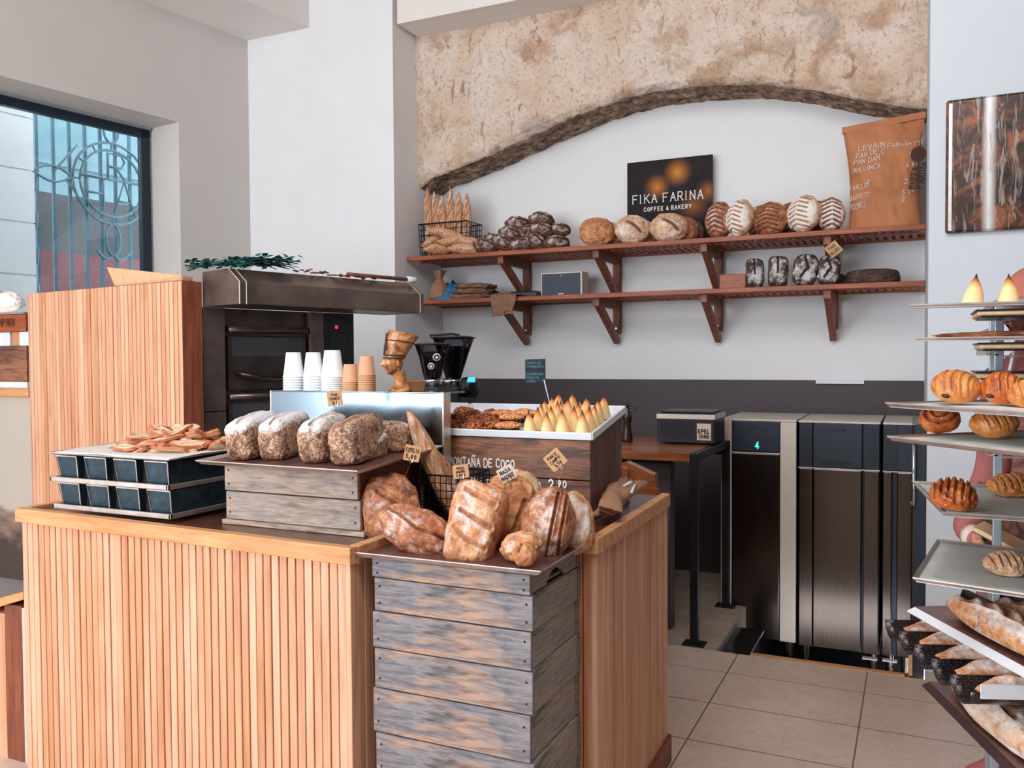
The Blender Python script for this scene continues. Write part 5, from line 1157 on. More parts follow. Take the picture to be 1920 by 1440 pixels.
# ---- price cards on wire clips
def card(px, py, w, h, Y, rot, lines, label, foot, mat='kraft', yaw=0):
    c = at(px, py, Y=Y); up = tocam(c, .0); hr = Vector((0, 0, 1)).cross(up).normalized(); vt = Vector((0, 0, 1))
    A = math.radians(rot); r2 = hr*math.cos(A)+vt*math.sin(A); v2 = -hr*math.sin(A)+vt*math.cos(A); s = 1/ppm(Y, px)
    W2, H2 = w*s/2, h*s/2; e = empty('price_card', c, 0, label, 'price card')
    f = MB(); q = .15; P = []
    for sx, sy in ((-1, -1), (1, -1), (1, 1), (-1, 1)):
        cx_, cy_ = sx*(W2*(1-q)), sy*(H2*(1-q)); base = math.atan2(sy, sx)-math.pi/4
        for t in range(4): P.append((cx_+W2*q*math.cos(base+t*math.pi/6), cy_+H2*q*math.sin(base+t*math.pi/6)))
    f.prism([r2*x+v2*y-up*.0006 for x, y in P], up*.0012); f.build('card', MT[mat], e)
    f = MB(); nl = len(lines); lh = 2*H2*.78/nl
    for i, ln in enumerate(lines):
        hh = lh*.62; wd = letters(MB(), ln, (0, 0, 0), (1, 0, 0), (0, 0, 1), hh, .15)
        sx = min(1, 2*W2*.84/wd); hh2 = hh; f.m = Matrix.Identity(4)
        o0 = r2*(-wd*sx/2)+v2*(H2*.80-lh*(i+.85))+up*.0010
        Mx = Matrix((r2*sx, v2, up)).transposed().to_4x4(); f.m = Matrix.Translation(o0) @ Mx
        letters(f, ln, (0, 0, 0), (1, 0, 0), (0, 1, 0), hh2, .17, jit=.05, depth=.0006, seed=i+len(lines))
    f.build('lettering', MT['ink'], e)
    f = MB(); fo = at(*foot, Y=Y+.02)-c; b0_ = -v2*H2*.6+up*.002
    f.tube([b0_-r2*W2*.30+v2*H2*.1, b0_-r2*W2*.22-v2*H2*.5, b0_-v2*H2*.62, b0_+r2*W2*.22-v2*H2*.5, b0_+r2*W2*.30+v2*H2*.1], .0009, 5)
    f.tube([b0_-v2*H2*.62, fo], .0010, 5); f.build('wire_clip', MT['chrome'], e)
card(773, 850, 30, 30, 2.30, -12, ['ESPELTA', '5.80'], 'kraft price card tilted beside the seeded-loaf tray above the left country loaf', (760, 893))
card(628, 747, 28, 28, 2.45, 5, ['PAN', 'DANES', '€ 6'.replace('€', 'E')], 'kraft price card before the steel stand above the seeded loaves', (632, 800))
card(864, 884, 30, 26, 2.28, 6, ['MASA', 'MADRE', '5.80 E'], 'kraft price card at the foot of the leaning baguette', (872, 915))
card(950, 888, 32, 28, 2.33, 28, ['MASA', 'MADRE'], 'pale price card stuck in the rear floury loaf', (945, 915), mat='palecard')
card(1041, 862, 34, 34, 2.30, 40, ['PAN E', 'CAMPO', '5.50'], 'diamond-tilted kraft price card above the large oval loaf', (1041, 918))
# ---- black hanging note on a stick in the tray
c = at(1004, 696, Y=2.95); e = empty('black_note', c, 0, 'small blackboard note on a white stick rising from the cone tray', 'sign'); w_ = 19/ppm(2.95, 1004); h_ = 22/ppm(2.95, 1004)
up = tocam(c, 0); hr = Vector((0, 0, 1)).cross(up)
f = MB(); f.prism([hr*x+Vector((0, 0, y)) for x, y in ((-w_, -h_), (w_, -h_+.002), (w_*.98, h_+.002), (-w_*1.02, h_))], up*.002); f.build('board', MT['blackblue'], e)
f = MB()
for i, t_ in enumerate(('CREMA DE', 'FRAMBUESA', '', 'ALBARICOQ', 'PRALINE', 'LIMON')):
    f.m = Matrix.Translation(-hr*w_*.85+Vector((0, 0, h_*.62-i*h_*.31))+up*.003) @ Matrix((hr, Vector((0, 0, 1)), up)).transposed().to_4x4(); letters(f, t_, (0, 0, 0), (1, 0, 0), (0, 1, 0), h_*.17, .12, w=.75, jit=.1, depth=.0006)
f.build('lettering', plain('faded_chalk', srgb(120, 150, 158), .8), e)
f = MB(); a = at(1020, 712, Y=2.94)-c; b = at(1032, 762, Y=2.94)-c; f.tube([a, b], [.0022, .0012], 6); f.build('stick', MT['white'], e)
# ---- paper bag bundle and cloths at the counter's right end
e = empty('paper_bags', (-1.0, 2.95, CT), 0, 'bundle of folded brown paper bags with a white strap on the counter end', 'paper bags')
def q_(px, py, Y): return at(px, py, Y=Y)-Vector((-1.0, 2.95, CT))
f = MB(); rb = random.Random(2)
for i in range(6):
    d = Vector((rb.uniform(-.01, .01), rb.uniform(-.01, .01), .002*i)); P_ = [q_(1112+2*i, 968-3*i, 2.62)+d, q_(1128+8*i, 972-i, 2.66)+d, q_(1212-9*i, 906-2*i, 3.05)+d, q_(1196-11*i, 898+2*i, 3.02)+d]
    f.grid(lambda u, v: P_[0].lerp(P_[3], u).lerp(P_[1].lerp(P_[2], u), v)+Vector((0, 0, .012*noise.noise(Vector((u*4, v*3, i)))+.018*math.sin(v*math.pi)*math.sin(u*math.pi))), 10, 6)
f.build('bag', MT['bagpaper'], e, solid=.002, smooth=True)
f = MB(); f.tube([q_(1168, 912, 2.9), q_(1182, 904, 2.92), q_(1190, 908, 2.94), q_(1184, 924, 2.88)], .005, 6); f.build('strap', MT['white'], e, smooth=True)
o = put('blue_cloth', bread_mesh('blue_cloth', .16, .12, .05, MT['darkblue'], bump=.3, bf=4, flat=.3, seed=3), (-1.08, 3.16, CT-.01), (1, .3, 0), (0, 0, 1), 'crumpled dark teal cloth at the back of the counter end', 'cloth')
f = MB(); p = at(1180, 880, Y=4.3); f.prism([(p.x-.12, 4.3, .80), (p.x+.16, 4.3, .80), (p.x+.13, 4.32, 1.0), (p.x-.02, 4.32, 1.06), (p.x-.12, 4.32, 1.02)], (0, .05, 0)); f.prism([(p.x-.05, 4.27, .80), (p.x-.0, 4.27, .80), (p.x-.0, 4.27, 1.03), (p.x-.04, 4.27, 1.04)], (0, .03, 0)); f.box((p.x-.12, 4.25, 0), (p.x+.14, 4.4, .80)); tag(f.build('wooden_stool', MT['tablewood'], None, bevel=.004), 'dark wooden chair back standing under the high table', 'chair')
# pepper mill on the table
p = at(1176, 810, Y=5.25); e = empty('pepper_mill', (p.x, 5.25, tz), 0, 'dark turned pepper mill with a ring top on the high table', 'mill')
hh = at(1176, 757, Y=5.25).z-tz; f = MB(); f.lathe([(.034, 0), (.036, .02), (.026, hh*.3), (.022, hh*.5), (.030, hh*.62), (.030, hh*.72), (.016, hh*.8), (.020, hh*.88), (.0, hh*.93)], 18); f.build('body', MT['ovend'], e, smooth=True)
f = MB(); f.tube([(.03+.022*math.cos(t), 0, hh*.9+.022*math.sin(t)) for t in [i*math.pi/8 for i in range(16)]], .007, 6, closed=True); ell(f, (0, 0, hh*.97), (.014, .014, .014)); f.build('ring', MT['ovend'], e, smooth=True)
# ---- brush on the partition, foliage, rolling pin on the hood
p0 = at(205, 538, Y=3.12); bz = pz
e = empty('bakers_brush', (at(270, 530, Y=3.1).x, 3.12, bz), 0, 'straw baker\'s brush lying on top of the slatted partition', 'brush'); O = Vector(e.location)
a_ = at(200, 512, Y=3.10)-O; b_ = at(340, 515, Y=3.02)-O; zt_l = at(214, 500, Y=3.1).z-bz; zt_r = at(340, 516, Y=3.02).z-bz
xl = at(202, 505, Y=3.1).x-O.x; xl2 = at(216, 535, Y=3.1).x-O.x; xr = at(342, 525, Y=3.02).x-O.x
f = MB(); f.hexa([(xl2, -.025, .004), (xr, -.10, .004), (xr, -.04, .004), (xl2, .03, .004), (xl, -.03, zt_l), (xr, -.11, zt_r), (xr, -.03, zt_r), (xl, .035, zt_l)]); f.build('bristles', MT['bristle'], e, bevel=.006)
f = MB(); f.box((xl2+.02, -.02, .0), (xr-.02, .0, .012)); f.build('back', MT['oak'], e)
e = empty('eucalyptus_bunch', HB+OP(.15, -.12, ovtop), 0, 'bunch of dark teal eucalyptus leaves lying on the oven hood', 'foliage')
rl = random.Random(3); f = MB(); sm = MB()
ptop0 = at(350, 520, Y=HB.y-.02); 
for b in range(30):
    t0 = Vector((rl.uniform(-.02, .0), rl.uniform(-.02, .05), rl.uniform(.0, .02))); sx = (rl.random()-.42)
    st = OP(-.12+sx*.15, rl.uniform(-.05, .05), .012+rl.random()*.01); en = OP(.02+rl.uniform(.0, .22), rl.uniform(-.06, .05), .01+rl.random()*.055)
    if b % 4 == 0: en = OP(-.33+rl.uniform(0, .1), rl.uniform(-.05, .03), -.02+rl.random()*.02)
    pts = [st.lerp(en, i/5)+Vector((0, 0, .02*math.sin(i/5*math.pi))) for i in range(6)]; sm.tube(pts, .0025, 5)
    for i in range(9):
        c = st.lerp(en, (i+1)/9)+Vector((rl.uniform(-.012, .012), rl.uniform(-.012, .012), .014+rl.uniform(-.008, .014))); a = rl.uniform(0, 6.28); el = rl.uniform(-.5, .6)
        l = Vector((math.cos(a), math.sin(a), el)).normalized(); s = l.cross(Vector((rl.uniform(-.4, .4), rl.uniform(-.4, .4), 1))).normalized(); ll = .036
        f.add([c, c+l*ll*.4+s*.017, c+l*ll, c+l*ll*.4-s*.017, c+l*ll*.45+Vector((0, 0, .003))], [(0, 1, 4), (1, 2, 4), (2, 3, 4), (3, 0, 4)])
tag(f.build('leaves', MT['leaf'], e, solid=.0012), kind='stuff'); sm.build('stem', MT['leaf'], e)
e = empty('dried_red_stems', HB+OP(.62, -.08, ovtop), 0, 'scatter of dried dark red stems on the oven hood', 'dried stems'); f = MB()
for i in range(26): 
    c = OP(-.26+i*.020, rl.uniform(-.02, .02), .006+rl.random()*.014); f.bar(c, c+OP(.03, rl.uniform(-.02, .02), rl.uniform(-.004, .01)), .010, .006)
tag(f.build('stems', MT['redleaf'], e), kind='stuff')
e = empty('rolling_pin', HB+OP(1.05 if oL > 1.3 else oL*.82, -.06, ovtop+.018), 0, 'wooden rod with a white taped end lying on the oven hood', 'rolling pin')
q1 = at(664, 524, Y=h1.y+od.y*oL*.62).z; f = MB(); f.tube([OP(-oL*.24, 0, 0), OP(oL*.12, 0, 0)], .010, 10); f.build('rod', MT['teakz'], e, smooth=True); f = MB(); f.tube([OP(oL*.12, 0, 0), OP(oL*.17, 0, 0), OP(oL*.175, 0, 0)], [.016, .018, .012], 12); f.build('taped_end', MT['white'], e, smooth=True)
# ================================================================ goods on the wall shelves
zu, zl = ZU+.001, ZL+.001
def S(x, y, Y=6.05): return at(x, y, Y=Y)
def SX(x, Y=6.05): return at(x, 450, Y=Y).x
# wire basket with upright baguettes
wire_basket('wire_basket', SX(797), SX(882), 5.98, 6.22, zu, S(840, 420).z, 9, 7, 6, 'black wire basket of upright baguettes on the left of the upper shelf', flare=.06, r=.003)
tips = [(801, 348, 806), (814, 356, 815), (828, 362, 827), (845, 349, 836), (861, 356, 855), (876, 360, 868)]
wh = ['leftmost', 'second from left', 'third from left, shorter', 'tallest, fourth from left', 'fifth from left', 'rightmost']
bms = [bag_mesh(.52, 20+i, .036) for i in range(2)]
for i, (tx, ty, bx) in enumerate(tips):
    Yt = 5.99+.03*(i % 2); t_ = at(tx, ty, Y=Yt); b_ = Vector((SX(bx, 6.05), 6.05+.04*(i % 2), zu+.01)); L = (t_-b_).length
    put('baguette', bag_mesh(L, 20+i, .040), (t_+b_)/2, t_-b_, tocam(t_, .1), 'upright baguette in the shelf basket, %s' % wh[i], 'bread', 'upright baguettes in the shelf basket', center=True)
for i, (px, py, a, L, Y, lab) in enumerate(((838, 438, -22, .34, 5.93, 'topmost, slanting across the basket'), (862, 452, 2, .36, 5.91, 'second, above the two lowest'), (822, 466, 5, .24, 5.88, 'lowest at the left'), (872, 466, -3, .28, 5.89, 'lowest at the right'), (812, 452, 40, .2, 5.94, 'short one leaning on the basket'))):
    c = S(px, py, Y); lg = ang(a); o = put('baguette', bag_mesh(L, 40+i, .040), c, lg, tocam(c, .8), 'baguette piled before the shelf basket, %s' % lab, 'bread', 'baguettes lying before the shelf basket', center=True)
# pile of small dark loaves
dm = [bread_mesh('dark_loaf', .20, .115, .095, MT['crust_d'], sub=5, bump=.07, flat=.45, scores=[[(-.8, .25), (.1, -.1), (.85, -.2)]], sw=.12, sg=.20, ridge=.12, flour=.12, flour_top=.35, seed=i, ends=.3) for i in range(4)]
PL = [(911, 459, -18, 5.92, 'at the left foot of the pile'), (929, 449, -25, 5.98, 'second from the left foot'), (944, 452, -32, 5.92, 'bottom row, third from left'), (978, 457, 5, 5.90, 'bottom row, floury, middle'), (1005, 449, -45, 5.92, 'bottom row, steeply tilted'), (1043, 453, 4, 5.93, 'bottom row, rightmost'), (958, 436, -28, 5.97, 'second row, left'), (1016, 429, -22, 5.97, 'second row, middle'), (990, 432, 20, 6.03, 'second row, half hidden behind the middle one'), (1049, 428, -8, 6.02, 'second row, right end-on'), (971, 417, -8, 6.05, 'third row, left'), (1015, 409, -15, 6.07, 'topmost of the pile')]
for i, (px, py, a, Y, lab) in enumerate(PL):
    c = S(px, py, Y); put('dark_loaf', dm[i % 4], c, ang(a), tocam(c, .9), 'small dark brown torpedo loaf, %s' % lab, 'bread', 'pile of small dark loaves on the upper shelf', center=True, s=1.0 if i != 9 else .85)
# round boules
for px, py, w, h, m, Y, yaw, lab in ((1120, 433, 68, 56, 'crust', 5.95, 8, 'brown mottled round loaf, leftmost of the round loaves'), (1146, 426, 50, 50, 'crust_p', 6.12, 0, 'pale round loaf mostly hidden behind the leftmost round loaf'), (1187, 428, 66, 56, 'crust_p', 5.95, 5, 'floury pale round loaf left below the sign'), (1206, 425, 50, 50, 'crust_p', 6.10, 0, 'round loaf edge peeping behind the floury round loaf'), (1255, 423, 70, 57, 'crust_p', 5.95, 8, 'large floury round loaf with orange top below the sign lettering'), (1283, 424, 56, 52, 'crust_b', 6.08, 15, 'brown round loaf behind the large floury one'), (1300, 424, 44, 48, 'crust_d', 6.18, 25, 'dark round loaf rearmost beside the upright leaf-scored loaves')):
    s = 1/ppm(Y, px); me = bread_mesh('round_loaf', w*s, h*s, .12, MT[m], sub=6, n=2, bump=.05, flat=.5, flour=.36 if m == 'crust_p' else .15, flour_top=.15, seed=px, scores=[[(-.3, .4), (.1, .1), (.4, -.3)]] if m == 'crust_p' else [], sw=.10, sg=.10)
    o = face('round_loaf', me, px, py, Y, 0, .12, lab, yaw=yaw); rest(o, zu)
# upright leaf-scored loaves
def leaf(w, h, m, fl, seed):
    return bread_mesh('leaf_scored_loaf', h, w, .125, MT[m], sub=6, n=2.1, bump=.035, flat=.5, flour=fl*.25, flour_top=fl, seed=seed, scores=BZ(0, 7, .62, -.72, .78), sw=.05, sg=.09, ridge=.05, ends=.10, sdark=.6)
UL = [(1346, 407, 40, 72, 'crust_b', .5, 5.96, -25, 'brown, leftmost of the row'), (1383, 405, 42, 70, 'crust_p', 1.1, 5.90, -45, 'white-floured front one, second from left'), (1422, 400, 36, 66, 'crust_p', .9, 6.14, -25, 'pale rear one half hidden in the middle'), (1442, 404, 52, 63, 'crust_b', .25, 5.93, -20, 'round brown one in the middle of the row'), (1482, 396, 44, 68, 'crust_b', .5, 6.12, -15, 'brown rear one right of the middle'), (1503, 397, 52, 70, 'crust_p', 1.1, 5.90, -40, 'white-floured front one right of the middle'), (1537, 396, 40, 66, 'crust_b', .2, 6.10, 30, 'orange-brown one seen edge-on near the right'), (1558, 395, 40, 66, 'crust_b', .8, 5.95, 8, 'rightmost, beside the flour sack')]
for i, (px, py, w, h, m, fl, Y, yaw, lab) in enumerate(UL):
    s = 1/ppm(Y, px); me = leaf(w*s*1.30, h*s, m, fl, 60+i)
    o = face('leaf_scored_loaf', me, px, py, Y, 90, .12, 'upright loaf with leaf-pattern slashes, %s' % lab, yaw=yaw, group='upright leaf-scored loaves'); rest(o, zu)
# flour sack
Yk = 6.02; bl_, br_, tr_, tl_ = S(1591, 418, Yk), S(1729, 408, Yk), S(1742, 210, Yk), S(1579, 241, Yk); br_.x = min(br_.x, .035); tr_.x = min(tr_.x, .04)
bl_.z = zu; br_.z = zu
e = empty('flour_sack', ((bl_.x+br_.x)/2, Yk, zu), 0, 'brown kraft flour sack hand-painted with bread prices, right end of upper shelf', 'sack'); O = Vector(e.location)
def sk(side):
    def g(u, v):
        x = bl_.x+(br_.x-bl_.x)*u; xt = tl_.x+(tr_.x-tl_.x)*u; z0, z1 = zu, tl_.z+(tr_.z-tl_.z)*u
        xx = x+(xt-x)*v - .025*math.sin(v*math.pi)*(1-2*u)*-1.0; zz = z0+(z1-z0)*v
        th = .13*(math.sin(math.pi*min(1, u*1.0))**.45 if 0 < u < 1 else 0)*(1-v**4*.93)
        wr = .026*noise.noise(Vector((u*3.5+v*2, v*5, side*3)))+.010*noise.noise(Vector((u*14+v*6, v*12, side*3)))
        return (xx-O.x, side*th*.9+ (wr if 0 < u < 1 else 0)*-1 + .02*v, zz-O.z)
    return g
f = MB(); f.grid(sk(-1), 40, 44); n0 = len(f.v); f.grid(sk(1), 40, 44); o = f.build('sack_body', MT['kraftbag'], e, smooth=True)
f = MB(); f.grid(lambda u, v: (tl_.x+(tr_.x-tl_.x)*u-O.x, -.012+.004*math.sin(u*20)+.012, tl_.z+(tr_.z-tl_.z)*u-O.z-.035+v*.040), 20, 2); f.build('sewn_top', MT['kraftbag'], e, solid=.02)
f = MB()
def swr(px, py, t, h=12, jit=.12, w=None):
    c = S(px, py, Yk-.135)-O; c.y = -.118 if 0 else c.y
    hh = h*.84/ppm(Yk, px); wd = letters(MB(), t, (0, 0, 0), (1, 0, 0), (0, 0, 1), hh, .15, w=.6); sx = (w/ppm(Yk, px)/wd) if w else 1
    f.m = Matrix.Translation(c) @ Matrix.Diagonal((sx, 1, 1, 1)); letters(f, t, (0, 0, 0), (1, 0, .10), (0, 0, 1), hh, .15, w=.6, jit=jit, seed=len(t))
dg = sk(-1)
for px, py, t, w, h in ((1609, 279, 'LEVAIN', 46, 11), (1664, 274, 'FARINA', 42, 9), (1714, 267, "5'50", 16, 11), (1604, 293, 'PAN DE C', 50, 11), (1706, 288, '6', 8, 11), (1600, 306, 'PAN DAN', 46, 11), (1600, 322, 'MALLORCA', 46, 10), (1700, 310, '6.40', 20, 11), (1592, 355, 'FAALLOR', 36, 11), (1696, 342, '2', 8, 10), (1593, 374, 'BAGUETTE', 36, 10), (1692, 362, '3.50', 22, 11), (1593, 391, 'SCONES', 28, 10), (1691, 376, '2', 8, 10)):
    f = MB(); swr(px, py, t, h, w=w); sl = f.build('painted_price', MT['chalk'], e)
    for v in sl.data.vertices:      # the paint follows the bulging front of the sack
        X = v.co.x+O.x; Zz = v.co.z+O.z
        vv = max(0, min(1, (Zz-zu)/(tl_.z-zu))); xl_ = bl_.x+(tl_.x-bl_.x)*vv; xr_ = br_.x+(tr_.x-br_.x)*vv; u = max(.03, min(.97, (X-xl_)/(xr_-xl_)))
        v.co.y = dg(u, vv)[1]-.010
f = MB(); f.m = Matrix.Translation(-O)
c = S(1728, 286, Yk-.11); disc(f, (min(c.x, .0), c.y+.035, c.z), (0.2, -1, 0), .045, .006, 20)
o = f.build('printed_emblem', plain('dark_brown_print', srgb(70, 34, 28), .7), e)
f = MB(); f.m = Matrix.Translation(-O); c = S(1716, 325, Yk-.11); letters(f, 'PIZZA', (c.x, c.y+.01, c.z-.09), (.15, 0, 1), (-1, .1, .1), .035, .22); letters(f, 'FARINA', (c.x+.045, c.y+.025, c.z-.09), (.15, 0, 1), (-1, .1, .1), .035, .22); f.build('printed_word', MT['ink'], e)
# ---- lower shelf goods
e = empty('paper_bag', (SX(820), 6.08, zl), 0, 'scrunched brown paper bag tied at the top, left end of the lower shelf', 'paper bag')
f = MB(); vs_ = []; n = 22; pr_ = [(.055, 0), (.082, .03), (.080, .08), (.060, .13), (.030, .17), (.022, .185), (.040, .22), (.052, .25)]
for i, (r, z) in enumerate(pr_):
    for j in range(n): a = 2*math.pi*j/n; k_ = 1+.14*noise.noise(Vector((math.cos(a)*2, math.sin(a)*2, i*.7)))+.12*(i > 4)*math.sin(a*6); vs_.append((r*k_*math.cos(a), r*k_*math.sin(a), z))
f.add(vs_, [(i*n+j, i*n+(j+1) % n, (i+1)*n+(j+1) % n, (i+1)*n+j) for i in range(len(pr_)-1) for j in range(n)]+[tuple(range(n))[::-1]]); f.build('bag', MT['bagpaper'], e, smooth=False, solid=.002)
f = MB(); f.tube([(.024*math.cos(t), .024*math.sin(t), .182) for t in [i*math.pi/8 for i in range(16)]], .004, 6, closed=True); f.build('tie', MT['sack'], e)
c = S(852, 540, 6.1); rest(put('blue_pouch', bread_mesh('blue_pouch', .20, .14, .14, MT['blue'], n=3, bump=.25, bf=2.5, flat=.6, seed=3), c, (1, 0, .3), (0, 0, 1), 'bright blue plastic pouch behind the paper bag on the lower shelf', 'pouch'), zl)
rest(put('teal_cloth', bread_mesh('teal_cloth', .18, .10, .16, MT['darkblue'], n=3, bump=.3, bf=2.5, flat=.6, seed=4), S(850, 520, 6.22), (1, 0, 0), (0, 0, 1), 'dark teal cloth bundle rearmost behind the blue pouch', 'cloth'), zl)
f = MB(); c = S(832, 552, 5.92); f.box((-.07, -.02, 0), (.07, .02, .03)); o = f.build('blue_clip', MT['blue'], None, bevel=.006); o.location = (c.x, 5.92, zl); tag(o, 'small bright blue plastic clip lying before the paper bag', 'clip')
for i in range(3):
    me = bread_mesh('folded_sacking', .36-.04*i, .26, .048, MT['sack'], n=5, nz=2.5, bump=.12, bf=3.5, flat=.8, seed=i+30)
    o = put('folded_sacking', me, (SX(892)+.01*i, 6.02, zl+.040*i), (1, .06*i, .05), (0, 0, 1), 'folded brown jute sacking on the lower shelf, %s of the pile' % ['bottom', 'middle', 'top'][i], 'sacking', 'folded jute sacking pile')
e = empty('draped_sacking', (SX(945, 5.82), YF, zl), 0, 'piece of jute sacking hanging over the lower shelf edge', 'sacking'); w_ = 24/ppm(5.82, 945)
path = [(.28, .012), (.12, .022), (.0, .018), (-.022, .0), (-.026, -.05), (-.024, -.10), (-.028, -.15)]
f = MB(); f.grid(lambda u, v: ((-w_+2*w_*u)*(1+.05*math.sin(v*5))+.01*math.sin(v*9+u*3), *(lambda k, t: (path[k][0]*(1-t)+path[k+1][0]*t+.006*math.sin(u*14+v*4)-.004, path[k][1]*(1-t)+path[k+1][1]*t+.004*math.sin(u*11)+(.02*u if v > .9 else 0)))(min(5, int(v*6)), v*6-min(5, int(v*6)))), 20, 30); f.build('sacking', MT['sack'], e, smooth=True, solid=.008)
f = MB(); a, b = SX(962), SX(1013); f.box((a, 5.98, 0), (b, 6.2, .05)); o = f.build('black_box', MT['plastic'], None, bevel=.012); o.location.z = zl; tag(o, 'low black case between the jute sacking and the speaker', 'case')
e = empty('speaker', (SX(1014), 6.1, zl), 0, 'grey rectangular speaker with pale frame on the lower shelf', 'speaker'); w_ = SX(1092)-SX(1014); h_ = S(1050, 510).z-zl
f = MB(); f.box((0, -.06, 0), (w_, .08, h_)); f.build('cabinet', MT['strip'], e, bevel=.006); f = MB(); f.box((.012, -.066, .012), (w_-.012, -.06, h_-.012)); g = f.build('grille', plain('slate_grille', srgb(62, 74, 88), .6), e, bevel=.003)
f = MB(); f.box((w_/2-.022, -.068, .020), (w_/2+.022, -.066, .026)); disc(f, (w_/2, -.066, h_-.03), (0, -1, 0), .004, .002, 10); f.build('badge', MT['chalk'], g)
e = empty('wooden_block', (SX(1376), 6.05, zl), 0, 'red-brown wooden block left of the dark rye tin loaves', 'block'); f = MB(); w_ = 24/ppm(6.05, 1376); f.box((-w_, -.05, 0), (w_, .06, S(1376, 515).z-zl)); f.build('block', MT['teak'], e, bevel=.003); f = MB(); disc(f, (w_*.3, -.05, (S(1376, 515).z-zl)*.55), (0, -1, 0), .004, .001, 8); f.build('screw_hole', MT['ink'], e)
for i, (x0, x1, y0, y1, t, lab) in enumerate(((1399, 1432, 485, 538, -1, 'leftmost'), (1441, 1477, 482, 538, 2, 'second from left'), (1488, 1533, 479, 537, 9, 'third from left, tilted'), (1534, 1574, 480, 534, 7, 'rightmost, below the little card'))):
    s = 1/ppm(6.0, x0); me = bread_mesh('rye_loaf', (y1-y0)*s, (x1-x0)*s*.98, .10, MT['rye'], n=4.5 if i < 2 else 3, nz=3, flat=.8, sub=6, bump=.05, flour=.25, flour_top=.35, seed=80+i, scores=[[(-.1, 0), (.9, .05)]] if i < 2 else [[(-.5, .3), (.1, -.2), (.8, .2)]], sw=.07, sg=.12, sdark=.8)
    o = face('rye_loaf', me, (x0+x1)/2, (y0+y1)/2, 5.96, 90-t, .08, 'upright dark rye tin loaf with grey flour, %s of four' % lab, group='upright dark rye loaves'); rest(o, zl)
s = 1/ppm(6.05, 1636); me = bread_mesh('round_rye', 94*s, .30, 28*s, MT['rye'], n=2.2, nz=4.5, flat=.9, sub=6, bump=.03, seed=91); rest(put('flat_rye_loaf', me, S(1636, 520), (1, 0, 0), (0, 0, 1), 'low flat dark seeded loaf at the right of the lower shelf', 'bread'), zl)
rest(put('rye_loaf', bread_mesh('rye_end', .12, .12, .10, MT['rye'], bump=.05, flat=.6, seed=93), S(1574, 520, 6.25), (1, 0, 0), (0, 0, 1), 'dark loaf hidden behind the rightmost upright rye loaf', 'bread'), zl)
card(1563, 467, 24, 24, 5.85, 38, ['PAN', 'NEGRO'], 'tiny diamond-tilted kraft card above the rightmost dark rye loaf', (1556, 485))
# ================================================================ rack on the right
rk = empty('tray_rack', at(1866, 1300, Y=2.95), 0, 'tall pale steel baker\'s rack at the right edge of the frame', 'rack'); rk.location.z = 0; O = Vector(rk.location)
f = MB(); 
w2 = 7.5/ppm(2.95, 1866)
for dx, dy in ((0, 0), (.50, .02), (.02, .50)): f.box((dx-w2, dy-w2, 0), (dx+w2, dy+w2, 1.76))
f.build('post', MT['white'] if 0 else plain('blue_grey_post', srgb(168, 180, 188), .35, .5), rk, bevel=.002)
f = MB(); f.box((-w2, -w2, 1.75), (.52, .52, 1.765)); 
for z in (1.66, 1.60, 1.48, 1.30, 1.15, 1.0, .8): f.box((-.03, -w2, z), (.0, .5, z+.004)); f.box((-.032, -w2, z), (-.028, .5, z+.02)); f.box((w2, -.01, z-.005), (.5, .0, z))
f.build('runner', MT['rim'], rk)
def rp(x, y, z): return at(x, y, Z=z)
def tray_at(p, a, b, la, lb, z, lab, mat=MT['alu'], parch=None, z2=None, rimm=None, lip=.007, rise=0):
    a = Vector((a[0], a[1], 0)).normalized(); b = Vector((b[0], b[1], 0)).normalized(); p = Vector((p[0], p[1], z)); b = (b+Vector((0, 0, rise))).normalized()
    return sheet('baking_tray', p, p+a*la, p+a*la+b*lb, p+b*lb, mat, rimm or MT['rim'], lip=lip, flare=lip, label=lab, parchment=parch)
tray_at((-.012, 2.12), (1, -.02), (.02, 1), .62, .42, 1.708, 'topmost rack tray at eye level, holding two coconut cones', parch=(MT['paper'], .95), rise=.045, lip=.004)
tray_at((.000, 2.12), (1, -.02), (.02, 1), .62, .42, 1.634, 'second rack tray from the top, edge-on with flat brown pastry', parch=(MT['paper'], .9), rise=.014, lip=.004)
q3 = rp(1668, 760, 1.49); tray_at(q3, (.69, -.72), (.72, .69), .45, .45, 1.487, 'third rack tray from the top, with swirled chocolate buns', mat=MT['alu'], parch=(MT['paper'], .95))
q4 = rp(1672, 824, 1.42); tray_at(q4, (.69, -.72), (.72, .69), .45, .45, 1.418, 'fourth rack tray from the top, with two glossy rolled buns', mat=MT['tray'], parch=(MT['greypaper'], .97))
q5 = rp(1770, 967, 1.25); tray_at(q5, (1, -.01), (-.06, .48), .6, .48, 1.25, 'fifth rack tray, parchment-lined, with two twisted orange pastries', parch=(MT['greypaper'], .97))
q6 = rp(1718, 1090, 1.10); tray_at(q6, (.2, -.05), (.057, .455), .6, .46, 1.10, 'sixth rack tray, large grey parchment with one sugared knot', parch=(MT['greypaper'], .98))
q7 = rp(1715, 1138, .95); d7 = rp(1920, 1250, .95)-q7; tray_at(q7+d7*2.0, -d7, (-d7.y, d7.x), d7.length*2.0, .40, .95, 'steeply angled white-rimmed rack tray carrying slashed baguettes', mat=MT['tray'], rimm=MT['white'], lip=.013)
q9 = rp(1742, 1275, .75); d9 = rp(1910, 1440, .75)-q9; tray_at(q9+d9*1.8, -d9, (-d9.y, d9.x), d9.length*1.8, .45, .745, 'lowest dark-rimmed rack tray with thickly floured baguettes', mat=MT['tray'], rimm=plain('dark_tray_rim', srgb(84, 62, 62), .4, .5, var=.2), lip=.013)
